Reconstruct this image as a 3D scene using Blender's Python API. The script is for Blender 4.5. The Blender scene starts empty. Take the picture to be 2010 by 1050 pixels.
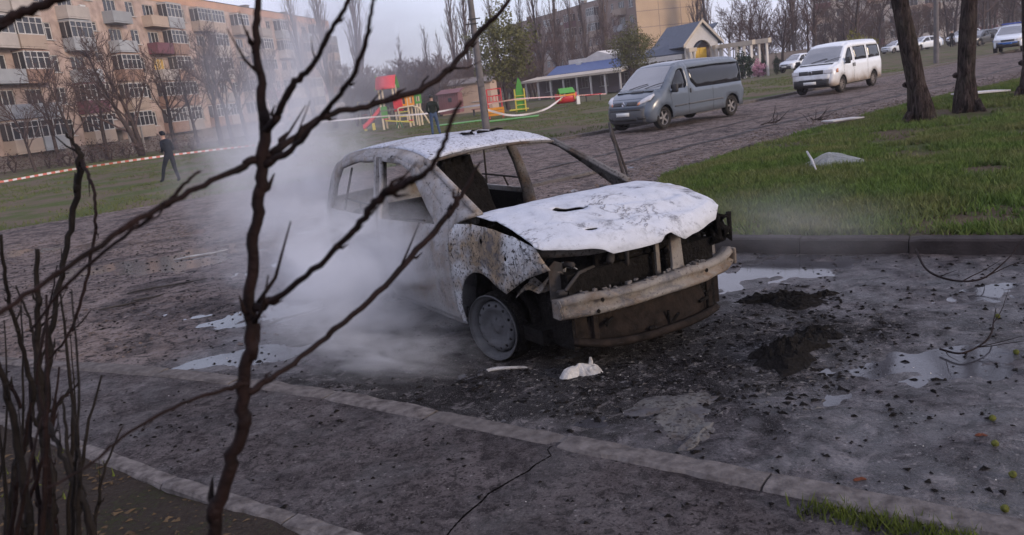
import bpy, bmesh, math, random
import numpy as np
from mathutils import Vector, Matrix
from mathutils.geometry import delaunay_2d_cdt

random.seed(7)
RNG = np.random.default_rng(11)
PI = math.pi
scene = bpy.context.scene
COL = scene.collection

# ------------------------------------------------------------------ camera
F, H, CX, CY = 1600.0, 1.88, 1005.0, 525.0
ROLL = math.atan(0.123)
PITCH = math.atan((CY - (171 - .123 * (CX - 950))) * math.cos(ROLL) / F)
fw = np.array([0, math.cos(PITCH), -math.sin(PITCH)])
r0 = np.array([1.0, 0, 0]); u0 = np.cross(r0, fw)
ex = math.cos(ROLL) * r0 - math.sin(ROLL) * u0
eu = math.sin(ROLL) * r0 + math.cos(ROLL) * u0
EYE = np.array([0, 0, H])
cd = bpy.data.cameras.new('camera'); cam = bpy.data.objects.new('camera', cd); COL.objects.link(cam)
cd.sensor_fit = 'HORIZONTAL'; cd.sensor_width = 36.0; cd.lens = F / 2010 * 36
cd.clip_start = 0.05; cd.clip_end = 2000
cd.dof.use_dof = True; cd.dof.focus_distance = 6.5; cd.dof.aperture_fstop = 6.3
cam.matrix_world = Matrix(((ex[0], eu[0], -fw[0], 0), (ex[1], eu[1], -fw[1], 0), (ex[2], eu[2], -fw[2], H), (0, 0, 0, 1)))
scene.camera = cam

# ------------------------------------------------------------------ sky, sun, exposure
SUN_AZ, SUN_EL = math.radians(128), math.radians(14)      # azimuth clockwise from +Y: behind the camera, to the right
w = bpy.data.worlds.new('World'); scene.world = w; w.use_nodes = True
wn = w.node_tree; wn.nodes.clear()
sky = wn.nodes.new('ShaderNodeTexSky'); sky.sky_type = 'NISHITA'; sky.sun_disc = False
sky.sun_elevation = SUN_EL; sky.sun_rotation = SUN_AZ; sky.altitude = 50
sky.air_density = 1.0; sky.dust_density = 1.5; sky.ozone_density = 2.0
tc = wn.nodes.new('ShaderNodeTexCoord')
mp = wn.nodes.new('ShaderNodeMapping'); mp.inputs['Scale'].default_value = (1, 1, 3.2)
cn = wn.nodes.new('ShaderNodeTexNoise'); cn.inputs['Scale'].default_value = 2.2; cn.inputs['Detail'].default_value = 6
cr = wn.nodes.new('ShaderNodeValToRGB'); cr.color_ramp.elements[0].position = .35; cr.color_ramp.elements[1].position = .72
cr.color_ramp.elements[0].color = (.60, .60, .60, 1); cr.color_ramp.elements[1].color = (.95, .95, .95, 1)
mx = wn.nodes.new('ShaderNodeMix'); mx.data_type = 'RGBA'
cloud_col = wn.nodes.new('ShaderNodeRGB'); cloud_col.outputs[0].default_value = (6.6, 6.65, 8.5, 1)   # thin lavender overcast
bg = wn.nodes.new('ShaderNodeBackground'); bg.inputs['Strength'].default_value = 0.12
wo = wn.nodes.new('ShaderNodeOutputWorld')
wn.links.new(tc.outputs['Generated'], mp.inputs['Vector']); wn.links.new(mp.outputs[0], cn.inputs['Vector'])
wn.links.new(cn.outputs['Fac'], cr.inputs['Fac'])
wn.links.new(cr.outputs['Color'], mx.inputs['Factor'])
wn.links.new(sky.outputs[0], mx.inputs['A']); wn.links.new(cloud_col.outputs[0], mx.inputs['B'])
wn.links.new(mx.outputs['Result'], bg.inputs['Color']); wn.links.new(bg.outputs[0], wo.inputs[0])
sl = bpy.data.lights.new('sun', 'SUN'); sl.energy = 1.6; sl.angle = math.radians(12); sl.color = (1, .80, .62)
so = bpy.data.objects.new('sun', sl); COL.objects.link(so)
sd = Vector((math.sin(SUN_AZ) * math.cos(SUN_EL), math.cos(SUN_AZ) * math.cos(SUN_EL), math.sin(SUN_EL)))
so.rotation_euler = sd.to_track_quat('Z', 'Y').to_euler(); so.location = (20, -20, 30)
vs = scene.view_settings; vs.view_transform = 'Standard'; vs.look = 'None'; vs.gamma = 1; vs.use_curve_mapping = False
vs.exposure = 0.32
scene.cycles.use_denoising = True
scene.cycles.max_bounces = 8; scene.cycles.volume_bounces = 4; scene.cycles.volume_max_steps = 256
scene.cycles.volume_step_rate = 1.0; scene.cycles.use_adaptive_sampling = True; scene.cycles.adaptive_threshold = .02

# ------------------------------------------------------------------ where a line of sight meets the ground or a depth
def ray(px, py):
    v = fw * F + ex * (px - CX) + eu * (CY - py); return v / np.linalg.norm(v)
def gnd(px, py, z=0.0):
    v = ray(px, py); return Vector(EYE + v * ((z - H) / v[2]))
def aty(px, py, Y):
    v = ray(px, py); return Vector(EYE + v * (Y / v[1]))

# ------------------------------------------------------------------ materials
def new_mat(name):
    m = bpy.data.materials.new(name); m.use_nodes = True
    nt = m.node_tree; b = nt.nodes['Principled BSDF']
    return m, nt, b
def N(nt, t, **kw):
    n = nt.nodes.new(t)
    for k, v in kw.items():
        if k.startswith('i_'): n.inputs[k[2:].replace('_', ' ')].default_value = v
        else: setattr(n, k, v)
    return n
def noise(nt, vec, scale, detail=5, rough=.55, dist=0):
    n = N(nt, 'ShaderNodeTexNoise'); n.inputs['Scale'].default_value = scale; n.inputs['Detail'].default_value = detail
    n.inputs['Roughness'].default_value = rough; n.inputs['Distortion'].default_value = dist
    nt.links.new(vec, n.inputs['Vector']); return n.outputs['Fac']
def ramp(nt, fac, stops):
    r = N(nt, 'ShaderNodeValToRGB'); e = r.color_ramp.elements
    while len(e) < len(stops): e.new(.5)
    for q, (p, c) in zip(e, stops):
        q.position = p
        if not hasattr(c, '__len__'): c = (c, c, c)
        q.color = (*c[:3], 1)
    nt.links.new(fac, r.inputs['Fac']); return r.outputs['Color']
def mix(nt, fac, a, b, blend='MIX'):
    m = N(nt, 'ShaderNodeMix', data_type='RGBA', blend_type=blend)
    for s, v in (('Factor', fac), ('A', a), ('B', b)):
        if hasattr(v, 'links'): nt.links.new(v, m.inputs[s])
        elif s == 'Factor': m.inputs[s].default_value = v
        else: m.inputs[s].default_value = (*v, 1)
    return m.outputs['Result']
def math_(nt, op, a, b=None, clamp=False):
    m = N(nt, 'ShaderNodeMath', operation=op, use_clamp=clamp)
    for i, v in enumerate((a, b)):
        if v is None: continue
        if hasattr(v, 'links'): nt.links.new(v, m.inputs[i])
        else: m.inputs[i].default_value = v
    return m.outputs[0]
def bump(nt, b, h, strength=.3, dist=.02):
    n = N(nt, 'ShaderNodeBump'); n.inputs['Strength'].default_value = strength; n.inputs['Distance'].default_value = dist
    nt.links.new(h, n.inputs['Height']); nt.links.new(n.outputs[0], b.inputs['Normal'])
def objco(nt):
    return N(nt, 'ShaderNodeTexCoord').outputs['Object']
_mc = {}
def pm(name, c1, c2=None, scale=3.0, rough=.8, metal=0.0, bmp=.0, bscale=None, spec=.5, vary=0.0, bdist=.02, detail=6):
    """plain procedural surface: two colours through noise, bump, optional random tint for each object"""
    if name in _mc: return _mc[name]
    m, nt, b = new_mat(name); co = objco(nt)
    c2 = c2 or tuple(x * .8 for x in c1)
    f = noise(nt, co, scale, detail)
    c = ramp(nt, f, [(.3, c1), (.7, c2)])
    if vary:
        oi = N(nt, 'ShaderNodeObjectInfo')
        c = mix(nt, math_(nt, 'MULTIPLY', oi.outputs['Random'], vary), c, tuple(x * .45 for x in c1))
    nt.links.new(c, b.inputs['Base Color'])
    b.inputs['Roughness'].default_value = rough; b.inputs['Metallic'].default_value = metal
    b.inputs['Specular IOR Level'].default_value = spec if rough < .7 else min(spec, .12)
    if bmp: bump(nt, b, noise(nt, co, bscale or scale * 6, 5), bmp, bdist)
    _mc[name] = m; return m

# ------------------------------------------------------------------ mesh building
class MB:
    def __init__(s): s.v = []; s.f = []; s.m = []; s.mi = 0
    def add(s, vs, fs):
        o = len(s.v); s.v += [tuple(map(float, p)) for p in vs]
        s.f += [tuple(i + o for i in f) for f in fs]; s.m += [s.mi] * len(fs); return s
    def box(s, c, d, rz=0.0, M=None, taper=1.0):
        hx, hy, hz = d[0] / 2, d[1] / 2, d[2] / 2; cs, sn = math.cos(rz), math.sin(rz); vs = []
        for z in (-1, 1):
            t = taper if z > 0 else 1
            for x, y in ((-1, -1), (1, -1), (1, 1), (-1, 1)):
                X, Y, Z = x * hx * t, y * hy * t, z * hz
                p = Vector((X * cs - Y * sn, X * sn + Y * cs, Z))
                if M is not None: p = M @ p
                vs.append((p.x + c[0], p.y + c[1], p.z + c[2]))
        return s.add(vs, [(3, 2, 1, 0), (4, 5, 6, 7), (0, 1, 5, 4), (1, 2, 6, 5), (2, 3, 7, 6), (3, 0, 4, 7)])
    def cbox(s, c, d, b=.02, M=None):
        """box with cut edges"""
        hx, hy, hz = d[0] / 2, d[1] / 2, d[2] / 2; b = min(b, hx * .9, hy * .9, hz * .9); bm = bmesh.new()
        bmesh.ops.create_cube(bm, size=2)
        for v in bm.verts: v.co = Vector((v.co.x * hx, v.co.y * hy, v.co.z * hz))
        bmesh.ops.bevel(bm, geom=bm.edges[:], offset=b, segments=2, affect='EDGES', profile=.5)
        if M is not None: bmesh.ops.transform(bm, matrix=M, verts=bm.verts)
        vs = [(v.co.x + c[0], v.co.y + c[1], v.co.z + c[2]) for v in bm.verts]
        fs = [tuple(v.index for v in f.verts) for f in bm.faces]; bm.free(); return s.add(vs, fs)
    def tube(s, pts, rad, n=6, cap=True, flat=1.0):
        pts = [Vector(p) for p in pts]; k = len(pts)
        if not hasattr(rad, '__len__'): rad = [rad] * k
        vs = []; fs = []; t0 = (pts[1] - pts[0]).normalized()
        up = Vector((0, 0, 1)) if abs(t0.z) < .9 else Vector((1, 0, 0))
        a = t0.cross(up).normalized()
        for i, p in enumerate(pts):
            t = (pts[min(i + 1, k - 1)] - pts[max(i - 1, 0)])
            t = t.normalized() if t.length > 1e-9 else t0
            a = a - t * a.dot(t)
            a = a.normalized() if a.length > 1e-6 else t.orthogonal().normalized()
            b = t.cross(a)
            for j in range(n):
                q = 2 * PI * j / n
                vs.append(p + a * (math.cos(q) * rad[i]) + b * (math.sin(q) * rad[i] * flat))
        for i in range(k - 1):
            for j in range(n):
                j2 = (j + 1) % n
                fs.append((i * n + j, i * n + j2, (i + 1) * n + j2, (i + 1) * n + j))
        if cap: fs += [tuple(reversed(range(n))), tuple(range((k - 1) * n, k * n))]
        return s.add(vs, fs)
    def lathe(s, prof, n=20, axis='z', c=(0, 0, 0), cap=False):
        vs = []; fs = []
        for r, h in prof:
            for j in range(n):
                q = 2 * PI * j / n; a, b = math.cos(q) * r, math.sin(q) * r
                p = (a, b, h) if axis == 'z' else ((h, a, b) if axis == 'x' else (a, h, b))
                vs.append((p[0] + c[0], p[1] + c[1], p[2] + c[2]))
        for i in range(len(prof) - 1):
            for j in range(n):
                j2 = (j + 1) % n; fs.append((i * n + j, i * n + j2, (i + 1) * n + j2, (i + 1) * n + j))
        if cap: fs += [tuple(range(n)), tuple(range((len(prof) - 1) * n, len(prof) * n))]
        return s.add(vs, fs)
    def prism(s, poly, h0, h1, axis='z'):
        """closed polygon pushed through along an axis"""
        n = len(poly); vs = []
        for h in (h0, h1):
            for a, b in poly: vs.append((a, b, h) if axis == 'z' else ((h, a, b) if axis == 'x' else (a, h, b)))
        fs = [tuple(reversed(range(n))), tuple(range(n, 2 * n))]
        fs += [(i, (i + 1) % n, n + (i + 1) % n, n + i) for i in range(n)]
        return s.add(vs, fs)
    def grid(s, rows):
        nr, nc = len(rows), len(rows[0])
        return s.add([p for r in rows for p in r], [(i * nc + j, i * nc + j + 1, (i + 1) * nc + j + 1, (i + 1) * nc + j) for i in range(nr - 1) for j in range(nc - 1)])
    def mesh(s, name, mats, smooth=False):
        me = bpy.data.meshes.new(name); me.from_pydata(s.v, [], s.f); 
        for m in (mats if isinstance(mats, (list, tuple)) else [mats]): me.materials.append(m)
        if any(s.m): me.polygons.foreach_set('material_index', s.m)
        if smooth: me.polygons.foreach_set('use_smooth', [True] * len(me.polygons))
        me.update(); return me
    def build(s, name, mats, parent=None, smooth=False, fix=True, thick=None, bev=None):
        me = s.mesh(name, mats, smooth)
        if fix:
            bm = bmesh.new(); bm.from_mesh(me); bmesh.ops.recalc_face_normals(bm, faces=bm.faces); bm.to_mesh(me); bm.free()
        o = bpy.data.objects.new(name, me); COL.objects.link(o)
        if parent is not None: o.parent = parent
        if thick:
            md = o.modifiers.new('thickness', 'SOLIDIFY'); md.thickness = thick; md.offset = -1
        if bev:
            md = o.modifiers.new('edges', 'BEVEL'); md.width = bev; md.segments = 2; md.limit_method = 'ANGLE'
        return o
def empty(name, loc=(0, 0, 0), rz=0.0):
    o = bpy.data.objects.new(name, None); COL.objects.link(o); o.location = loc; o.rotation_euler = (0, 0, rz); o.empty_display_size = .2; return o
def tag(o, label=None, cat=None, group=None, kind=None):
    for k, v in (('label', label), ('category', cat), ('group', group), ('kind', kind)):
        if v: o[k] = v
    return o
def copy_tree(o, parent=None):
    c = o.copy(); COL.objects.link(c); c.parent = parent
    for ch in o.children: copy_tree(ch, c)
    return c
def inst(me, name, parent=None, loc=(0, 0, 0), rot=(0, 0, 0), sc=(1, 1, 1)):
    o = bpy.data.objects.new(name, me); COL.objects.link(o); o.parent = parent; o.location = loc; o.rotation_euler = rot; o.scale = sc; return o

def catmull(pts, per=6):
    pts = [np.array(p, float) for p in pts]; out = []
    for i in range(len(pts) - 1):
        p0 = pts[max(i - 1, 0)]; p1 = pts[i]; p2 = pts[i + 1]; p3 = pts[min(i + 2, len(pts) - 1)]
        for k in range(per):
            t = k / per
            out.append(.5 * ((2 * p1) + (-p0 + p2) * t + (2 * p0 - 5 * p1 + 4 * p2 - p3) * t * t + (-p0 + 3 * p1 - 3 * p2 + p3) * t ** 3))
    out.append(pts[-1]); return out
def resample(poly, sp, closed=True):
    out = []; n = len(poly)
    for i in range(n if closed else n - 1):
        a = np.array(poly[i], float); b = np.array(poly[(i + 1) % n], float); k = max(1, int(round(np.linalg.norm(b - a) / sp)))
        for j in range(k): out.append(a + (b - a) * j / k)
    if not closed: out.append(np.array(poly[-1], float))
    return np.array(out)
def inside(P, poly):
    P = np.asarray(P); x, y = P[:, 0], P[:, 1]; r = np.zeros(len(P), bool); q = np.asarray(poly); n = len(q); j = n - 1
    for i in range(n):
        xi, yi = q[i]; xj, yj = q[j]
        c = ((yi > y) != (yj > y)) & (x < (xj - xi) * (y - yi) / (yj - yi + 1e-30) + xi)
        r ^= c; j = i
    return r
def segdist(P, line, closed=True):
    P = np.asarray(P, float); line = np.asarray(line, float); d = np.full(len(P), 1e9); n = len(line)
    for i in range(n if closed else n - 1):
        a = line[i]; b = line[(i + 1) % n]; ab = b - a; t = np.clip(((P - a) @ ab) / (ab @ ab + 1e-12), 0, 1)
        d = np.minimum(d, np.linalg.norm(P - (a + t[:, None] * ab), axis=1))
    return d
def tri2d(outline, holes=(), sp=.1, bsp=None):
    """triangulated flat region with holes: (points, triangles)"""
    bsp = bsp or sp; loops = [resample(outline, bsp)] + [resample(h, bsp) for h in holes]
    o = np.array(outline); mn, mxx = o.min(0), o.max(0)
    gx, gy = np.meshgrid(np.arange(mn[0] + sp * .5, mxx[0], sp), np.arange(mn[1] + sp * .5, mxx[1], sp))
    G = np.stack([gx.ravel(), gy.ravel()], 1)
    if len(G):
        G = G + (RNG.random(G.shape) - .5) * sp * .25
        k = inside(G, loops[0])
        for h in loops[1:]: k &= ~inside(G, h)
        G = G[k]
        for lp in loops:
            if len(G): G = G[segdist(G, lp) > sp * .35]
    V = []; E = []
    for lp in loops:
        b = len(V); V += [Vector(p) for p in lp]; E += [(b + i, b + (i + 1) % len(lp)) for i in range(len(lp))]
    V += [Vector(p) for p in G]
    v2, e2, f2, *_ = delaunay_2d_cdt(V, E, [], 0, 1e-6)
    P = np.array([(p.x, p.y) for p in v2]); T = np.array([f for f in f2 if len(f) == 3])
    cen = P[T].mean(1); k = inside(cen, loops[0])
    for h in loops[1:]: k &= ~inside(cen, h)
    return P, T[k]
def panel(name, outline, holes, fn, mat, parent, sp=.08, bsp=None, thick=.006, smooth=True, sub=None):
    P, T = tri2d(outline, holes, sp, bsp); mb = MB(); mb.add(fn(P), T.tolist())
    o = mb.build(name, mat, parent, smooth, thick=thick); return o
# ------------------------------------------------------------------ numeric noise and ground height
def _h(i, j, s):
    n = (i.astype(np.int64) * 374761393 + j.astype(np.int64) * 668265263 + s * 1442695041) & 0x7fffffff
    n = (n ^ (n >> 13)) * 1274126177 & 0x7fffffff
    return ((n ^ (n >> 16)) & 0xffff) / 65535.0
def vnoise(x, y, s=0):
    xi, yi = np.floor(x), np.floor(y); fx, fy = x - xi, y - yi; fx = fx * fx * (3 - 2 * fx); fy = fy * fy * (3 - 2 * fy)
    a, b, c, d = _h(xi, yi, s), _h(xi + 1, yi, s), _h(xi, yi + 1, s), _h(xi + 1, yi + 1, s)
    return a + (b - a) * fx + (c - a) * fy + (a - b - c + d) * fx * fy
def fbm(x, y, o=4, s=0):
    r = 0; a = .5
    for k in range(o): r = r + a * vnoise(x * 2 ** k + 17.3 * k, y * 2 ** k - 9.1 * k, s + k); a *= .5
    return r
def sstep(a, b, x):
    t = np.clip((np.asarray(x, float) - a) / (b - a), 0, 1); return t * t * (3 - 2 * t)
def ground_z(x, y):
    return -.5 * sstep(60, 95, y) * sstep(-8, -25, np.asarray(x) - .62 * np.asarray(y))
def road_h(x, y):
    h = (fbm(x * 1.1, y * 1.1, 3, 3) - .45) * .030 + (fbm(x * 5, y * 5, 3, 9) - .45) * .030 + (vnoise(x * 23, y * 23, 5) - .5) * .004
    for cx, cy, rx, ry, dz in PUDDLE_DIPS:
        h = h - dz * np.exp(-((x - cx) / rx) ** 2 - ((y - cy) / ry) ** 2)
    return h - .004
PUDDLE_DIPS = [(-5.2, 11.6, 1.9, .75, .024), (-2.55, 6.35, .55, .28, .020), (-2.3, 7.6, .9, .4, .02), (2.35, 7.1, .6, .4, .02),
               (2.35, 4.5, .55, .28, .02), (1.7, 4.15, .4, .15, .012), (3.4, 5.6, .5, .35, .016), (.3, 4.25, .4, .12, .014), (-9.5, 14.6, 2.0, .5, .022), (3.2, 4.1, .4, .3, .014)]

# ------------------------------------------------------------------ surface materials
def mat_road():
    m, nt, b = new_mat('road_asphalt'); co = objco(nt)
    big = noise(nt, co, .35, 5); mid = noise(nt, co, 2.2, 6); fine = noise(nt, co, 55, 4); grit = noise(nt, co, 160, 2)
    dry = ramp(nt, mid, [(.3, (.155, .118, .105)), (.55, (.22, .172, .155)), (.75, (.29, .235, .21))])
    wet = ramp(nt, mid, [(.32, (.040, .036, .039)), (.55, (.075, .067, .072)), (.8, (.115, .104, .110))])
    # water and soot spread round the burnt car, with a ragged edge
    sep = N(nt, 'ShaderNodeSeparateXYZ'); nt.links.new(co, sep.inputs[0])
    dx = math_(nt, 'DIVIDE', math_(nt, 'SUBTRACT', sep.outputs[0], .6), 5.2); dy = math_(nt, 'DIVIDE', math_(nt, 'SUBTRACT', sep.outputs[1], 5.6), 3.9)
    rr = math_(nt, 'SQRT', math_(nt, 'ADD', math_(nt, 'MULTIPLY', dx, dx), math_(nt, 'MULTIPLY', dy, dy)))
    rr = math_(nt, 'ADD', rr, math_(nt, 'MULTIPLY', math_(nt, 'SUBTRACT', big, .5), 1.3))
    wetm = ramp(nt, rr, [(.75, 1), (1.15, 0)])
    col = mix(nt, wetm, dry, wet)
    sx = math_(nt, 'DIVIDE', math_(nt, 'SUBTRACT', sep.outputs[0], .35), 2.7); sy = math_(nt, 'DIVIDE', math_(nt, 'SUBTRACT', sep.outputs[1], 5.25), 1.45)
    sr = math_(nt, 'SQRT', math_(nt, 'ADD', math_(nt, 'MULTIPLY', sx, sx), math_(nt, 'MULTIPLY', sy, sy)))
    sr = math_(nt, 'ADD', sr, math_(nt, 'MULTIPLY', math_(nt, 'SUBTRACT', math_(nt, 'ADD', math_(nt, 'MULTIPLY', mid, .5), math_(nt, 'MULTIPLY', noise(nt, co, 5, 8, .7), .5)), .5), 2.4))
    soot = ramp(nt, sr, [(.6, 1), (1.05, 0)])
    col = mix(nt, math_(nt, 'MULTIPLY', soot, .92), col, (.008, .007, .007))
    lump = noise(nt, co, 8, 10, .78, .6)
    big2 = noise(nt, co, 1.1, 8, .7, 1.0)
    col = mix(nt, ramp(nt, big2, [(.40, .6), (.50, 0)]), col, (.022, .020, .023))
    col = mix(nt, ramp(nt, lump, [(.42, .92), (.495, 0)]), col, (.011, .010, .011))
    col = mix(nt, ramp(nt, lump, [(.535, 0), (.62, .55)]), col, (.22, .20, .20))
    vo = N(nt, 'ShaderNodeTexVoronoi'); vo.inputs['Scale'].default_value = 34; nt.links.new(co, vo.inputs['Vector']); vsep = N(nt, 'ShaderNodeSeparateColor'); nt.links.new(vo.outputs['Color'], vsep.inputs[0])
    col = mix(nt, math_(nt, 'MULTIPLY', ramp(nt, vsep.outputs[0], [(.72, 0), (.80, .75)]), ramp(nt, vo.outputs['Distance'], [(.30, 1), (.42, 0)])), col, (.015, .013, .014))
    col = mix(nt, math_(nt, 'MULTIPLY', ramp(nt, vsep.outputs[1], [(.88, 0), (.93, .7)]), ramp(nt, vo.outputs['Distance'], [(.20, 1), (.32, 0)])), col, (.26, .24, .235))
    col = mix(nt, ramp(nt, grit, [(.60, 0), (.68, .8)]), col, (.20, .19, .20))
    col = mix(nt, ramp(nt, fine, [(.30, .8), (.42, 0)]), col, (.02, .018, .02))
    nt.links.new(col, b.inputs['Base Color'])
    rgh = mix(nt, wetm, (.9, .9, .9), ramp(nt, noise(nt, co, 3.1, 5), [(.35, (.22,) * 3), (.65, (.55,) * 3)]))
    rgh = mix(nt, soot, rgh, (.85, .85, .85))
    nt.links.new(rgh, b.inputs['Roughness'])
    sheen = ramp(nt, noise(nt, co, 1.6, 7, .65, .8), [(.42, (.10,) * 3), (.56, (.75,) * 3)])            # films of water left by the hoses
    sheen = mix(nt, wetm, (.08, .08, .08), sheen); sheen = mix(nt, math_(nt, 'MULTIPLY', soot, .7), sheen, (.10, .10, .10))
    nt.links.new(sheen, b.inputs['Specular IOR Level'])
    bump(nt, b, math_(nt, 'ADD', math_(nt, 'MULTIPLY', lump, 1.6), math_(nt, 'ADD', fine, math_(nt, 'MULTIPLY', grit, .5))), .85, .02)
    return m
def mat_pavement(name='pavement_asphalt', lo=(.058, .049, .050), hi=(.125, .108, .110)):
    m, nt, b = new_mat(name); co = objco(nt)
    mid = noise(nt, co, 1.8, 6); fine = noise(nt, co, 70, 4); grit = noise(nt, co, 190, 2)
    col = ramp(nt, mid, [(.3, lo), (.7, hi)])
    lump = noise(nt, co, 14, 10, .8, .7)
    vo = N(nt, 'ShaderNodeTexVoronoi'); vo.inputs['Scale'].default_value = 42; nt.links.new(co, vo.inputs['Vector']); vsep = N(nt, 'ShaderNodeSeparateColor'); nt.links.new(vo.outputs['Color'], vsep.inputs[0])
    col = mix(nt, math_(nt, 'MULTIPLY', ramp(nt, vsep.outputs[0], [(.68, 0), (.76, .8)]), ramp(nt, vo.outputs['Distance'], [(.30, 1), (.44, 0)])), col, (.017, .014, .015))
    col = mix(nt, math_(nt, 'MULTIPLY', ramp(nt, vsep.outputs[1], [(.86, 0), (.92, .7)]), ramp(nt, vo.outputs['Distance'], [(.22, 1), (.34, 0)])), col, (.28, .255, .25))
    big2 = noise(nt, co, 1.4, 8, .7, 1.0)
    col = mix(nt, ramp(nt, big2, [(.40, .55), (.52, 0)]), col, (.028, .025, .029))
    col = mix(nt, ramp(nt, lump, [(.42, .85), (.50, 0)]), col, (.018, .015, .016))
    col = mix(nt, ramp(nt, lump, [(.54, 0), (.64, .5)]), col, (.20, .18, .178))
    col = mix(nt, ramp(nt, fine, [(.34, .75), (.46, 0)]), col, (.018, .016, .018))
    col = mix(nt, ramp(nt, grit, [(.62, 0), (.7, .7)]), col, (.24, .22, .22))
    nt.links.new(col, b.inputs['Base Color'])
    nt.links.new(ramp(nt, noise(nt, co, 2.7, 5), [(.35, (.45,) * 3), (.65, (.85,) * 3)]), b.inputs['Roughness'])
    nt.links.new(ramp(nt, noise(nt, co, 2.1, 7, .65, .6), [(.46, (.06,) * 3), (.66, (.42,) * 3)]), b.inputs['Specular IOR Level'])
    bump(nt, b, math_(nt, 'ADD', math_(nt, 'MULTIPLY', lump, 1.5), math_(nt, 'ADD', fine, math_(nt, 'MULTIPLY', grit, .4))), .9, .02)
    return m
def mat_soil(name, c, g, amt, sc=1.0):
    """earth with patches of low green growth"""
    m, nt, b = new_mat(name); co = objco(nt)
    a = noise(nt, co, .22 * sc, 6); f = noise(nt, co, 9 * sc, 5); ff = noise(nt, co, 45, 4)
    earth = ramp(nt, f, [(.3, tuple(x * .6 for x in c)), (.7, c)]); green = ramp(nt, f, [(.3, tuple(x * .55 for x in g)), (.7, g)])
    k = math_(nt, 'ADD', a, math_(nt, 'MULTIPLY', math_(nt, 'SUBTRACT', f, .5), .35))
    nt.links.new(mix(nt, ramp(nt, k, [(amt, 0), (amt + .12, 1)]), earth, green), b.inputs['Base Color'])
    b.inputs['Roughness'].default_value = .95; b.inputs['Specular IOR Level'].default_value = .06
    bump(nt, b, math_(nt, 'ADD', f, math_(nt, 'MULTIPLY', ff, .4)), .9, .04)
    return m
M_ROAD = mat_road(); M_PAVE = mat_pavement()
M_KERB = pm('kerb_concrete', (.20, .18, .172), (.055, .047, .046), 16, .9, bmp=.9, bscale=60, bdist=.01, vary=.5)
M_LAWN = mat_soil('lawn_earth', (.17, .135, .10), (.105, .13, .048), .47, 2.2)
M_VERGE = mat_soil('verge_earth', (.115, .088, .064), (.070, .090, .032), .46, 2.5)
M_SOIL = mat_soil('bed_soil', (.050, .040, .034), (.035, .042, .018), .56, 4)
M_WATER = None
def mat_water():
    m, nt, b = new_mat('puddle_water'); co = objco(nt)
    nt.links.new(ramp(nt, noise(nt, co, 2.5, 5), [(.35, (.035, .034, .038)), (.7, (.085, .085, .095))]), b.inputs['Base Color'])
    b.inputs['Roughness'].default_value = .09; b.inputs['Specular IOR Level'].default_value = .55
    bump(nt, b, noise(nt, co, 14, 3), .05, .01); return m
M_WATER = mat_water()

# ------------------------------------------------------------------ ground, road, pavement
def sheet(name, outline, z, mat, sp, fn=None, holes=()):
    P, T = tri2d(outline, holes, sp); zz = np.full(len(P), z) + (fn(P[:, 0], P[:, 1]) if fn else 0)
    mb = MB(); mb.add(np.column_stack([P, zz]), T.tolist()); o = mb.build(name, mat, None, True, fix=False)
    bm = bmesh.new(); bm.from_mesh(o.data)
    for f in bm.faces:
        if f.normal.z < 0: f.normal_flip()
    bm.to_mesh(o.data); bm.free()
    o['kind'] = 'structure'; return o
xs = np.unique(np.concatenate([np.linspace(-1500, -150, 10), np.linspace(-150, 150, 61), np.linspace(150, 1500, 10)]))
ys = np.unique(np.concatenate([np.linspace(-600, -30, 8), np.linspace(-30, 200, 47), np.linspace(200, 1500, 10)]))
mb = MB(); mb.grid([[(x, y, float(ground_z(x, y)) - .07) for x in xs] for y in ys])
tag(mb.build('ground', M_LAWN, None, True, fix=False), kind='structure')

K1 = [(-12.5, 10.8), (-8.0, 8.75), (-4.07, 6.82), (-1.86, 5.57), (.04, 4.11), (1.01, 3.36), (1.79, 2.75), (5.0, .3)]
K2 = [(-6.0, 7.0), (-4.4, 6.02), (-2.92, 4.89), (-1.93, 4.09), (-.99, 3.39), (.5, 2.27), (4.0, -.4)]
FAR = [(-42, 3), (-30, 9), (-20, 14.2), (-11.8, 19.2), (-8.6, 21.1), (-4, 23.3), (0, 24.9), (3.26, 26.4), (9.92, 32.9), (34.3, 54.6), (60, 78), (120, 132)]
NEAR = [(124, 122), (60, 66), (34, 43.2), (18.5, 28.7), (10.5, 22.4), (5.5, 17.6), (2.74, 14.3), (1.75, 11.4), (1.42, 9.7), (1.55, 8.75), (2.27, 7.94), (4.28, 6.58), (8.5, 3.7)]
sheet('road', FAR + NEAR + list(reversed(K1)) + [(-42, -2)], -.030, M_ROAD, 2.0)
# the near stretch of road in fine relief
nx, ny = 430, 330
gx, gy = np.meshgrid(np.linspace(-14, 7.0, nx), np.linspace(2.0, 18.5, ny)); hh = road_h(gx, gy)
nearpoly = [(-14, 18.5), (-14, 11.4)] + K1[1:] + [(7, -.5), (8.5, 3.7), (4.28, 6.62), (2.27, 7.98), (1.6, 8.8), (1.45, 9.7), (1.8, 11.4), (2.9, 14.3), (5.5, 17.7), (6.3, 18.5)]
cenx = .25 * (gx[:-1, :-1] + gx[1:, :-1] + gx[:-1, 1:] + gx[1:, 1:]); ceny = .25 * (gy[:-1, :-1] + gy[1:, :-1] + gy[:-1, 1:] + gy[1:, 1:])
keep = inside(np.column_stack([cenx.ravel(), ceny.ravel()]), nearpoly).reshape(cenx.shape)
edge = np.minimum.reduce([sstep(-14, -12.5, gx), sstep(18.5, 17, gy)]); hh = hh * edge - .024 * (1 - edge)
I, J = np.where(keep); a = I * nx + J
me = bpy.data.meshes.new('road_surface'); me.from_pydata(np.column_stack([gx.ravel(), gy.ravel(), hh.ravel()]).tolist(), [], np.column_stack([a, a + 1, a + nx + 1, a + nx]).tolist())
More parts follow.
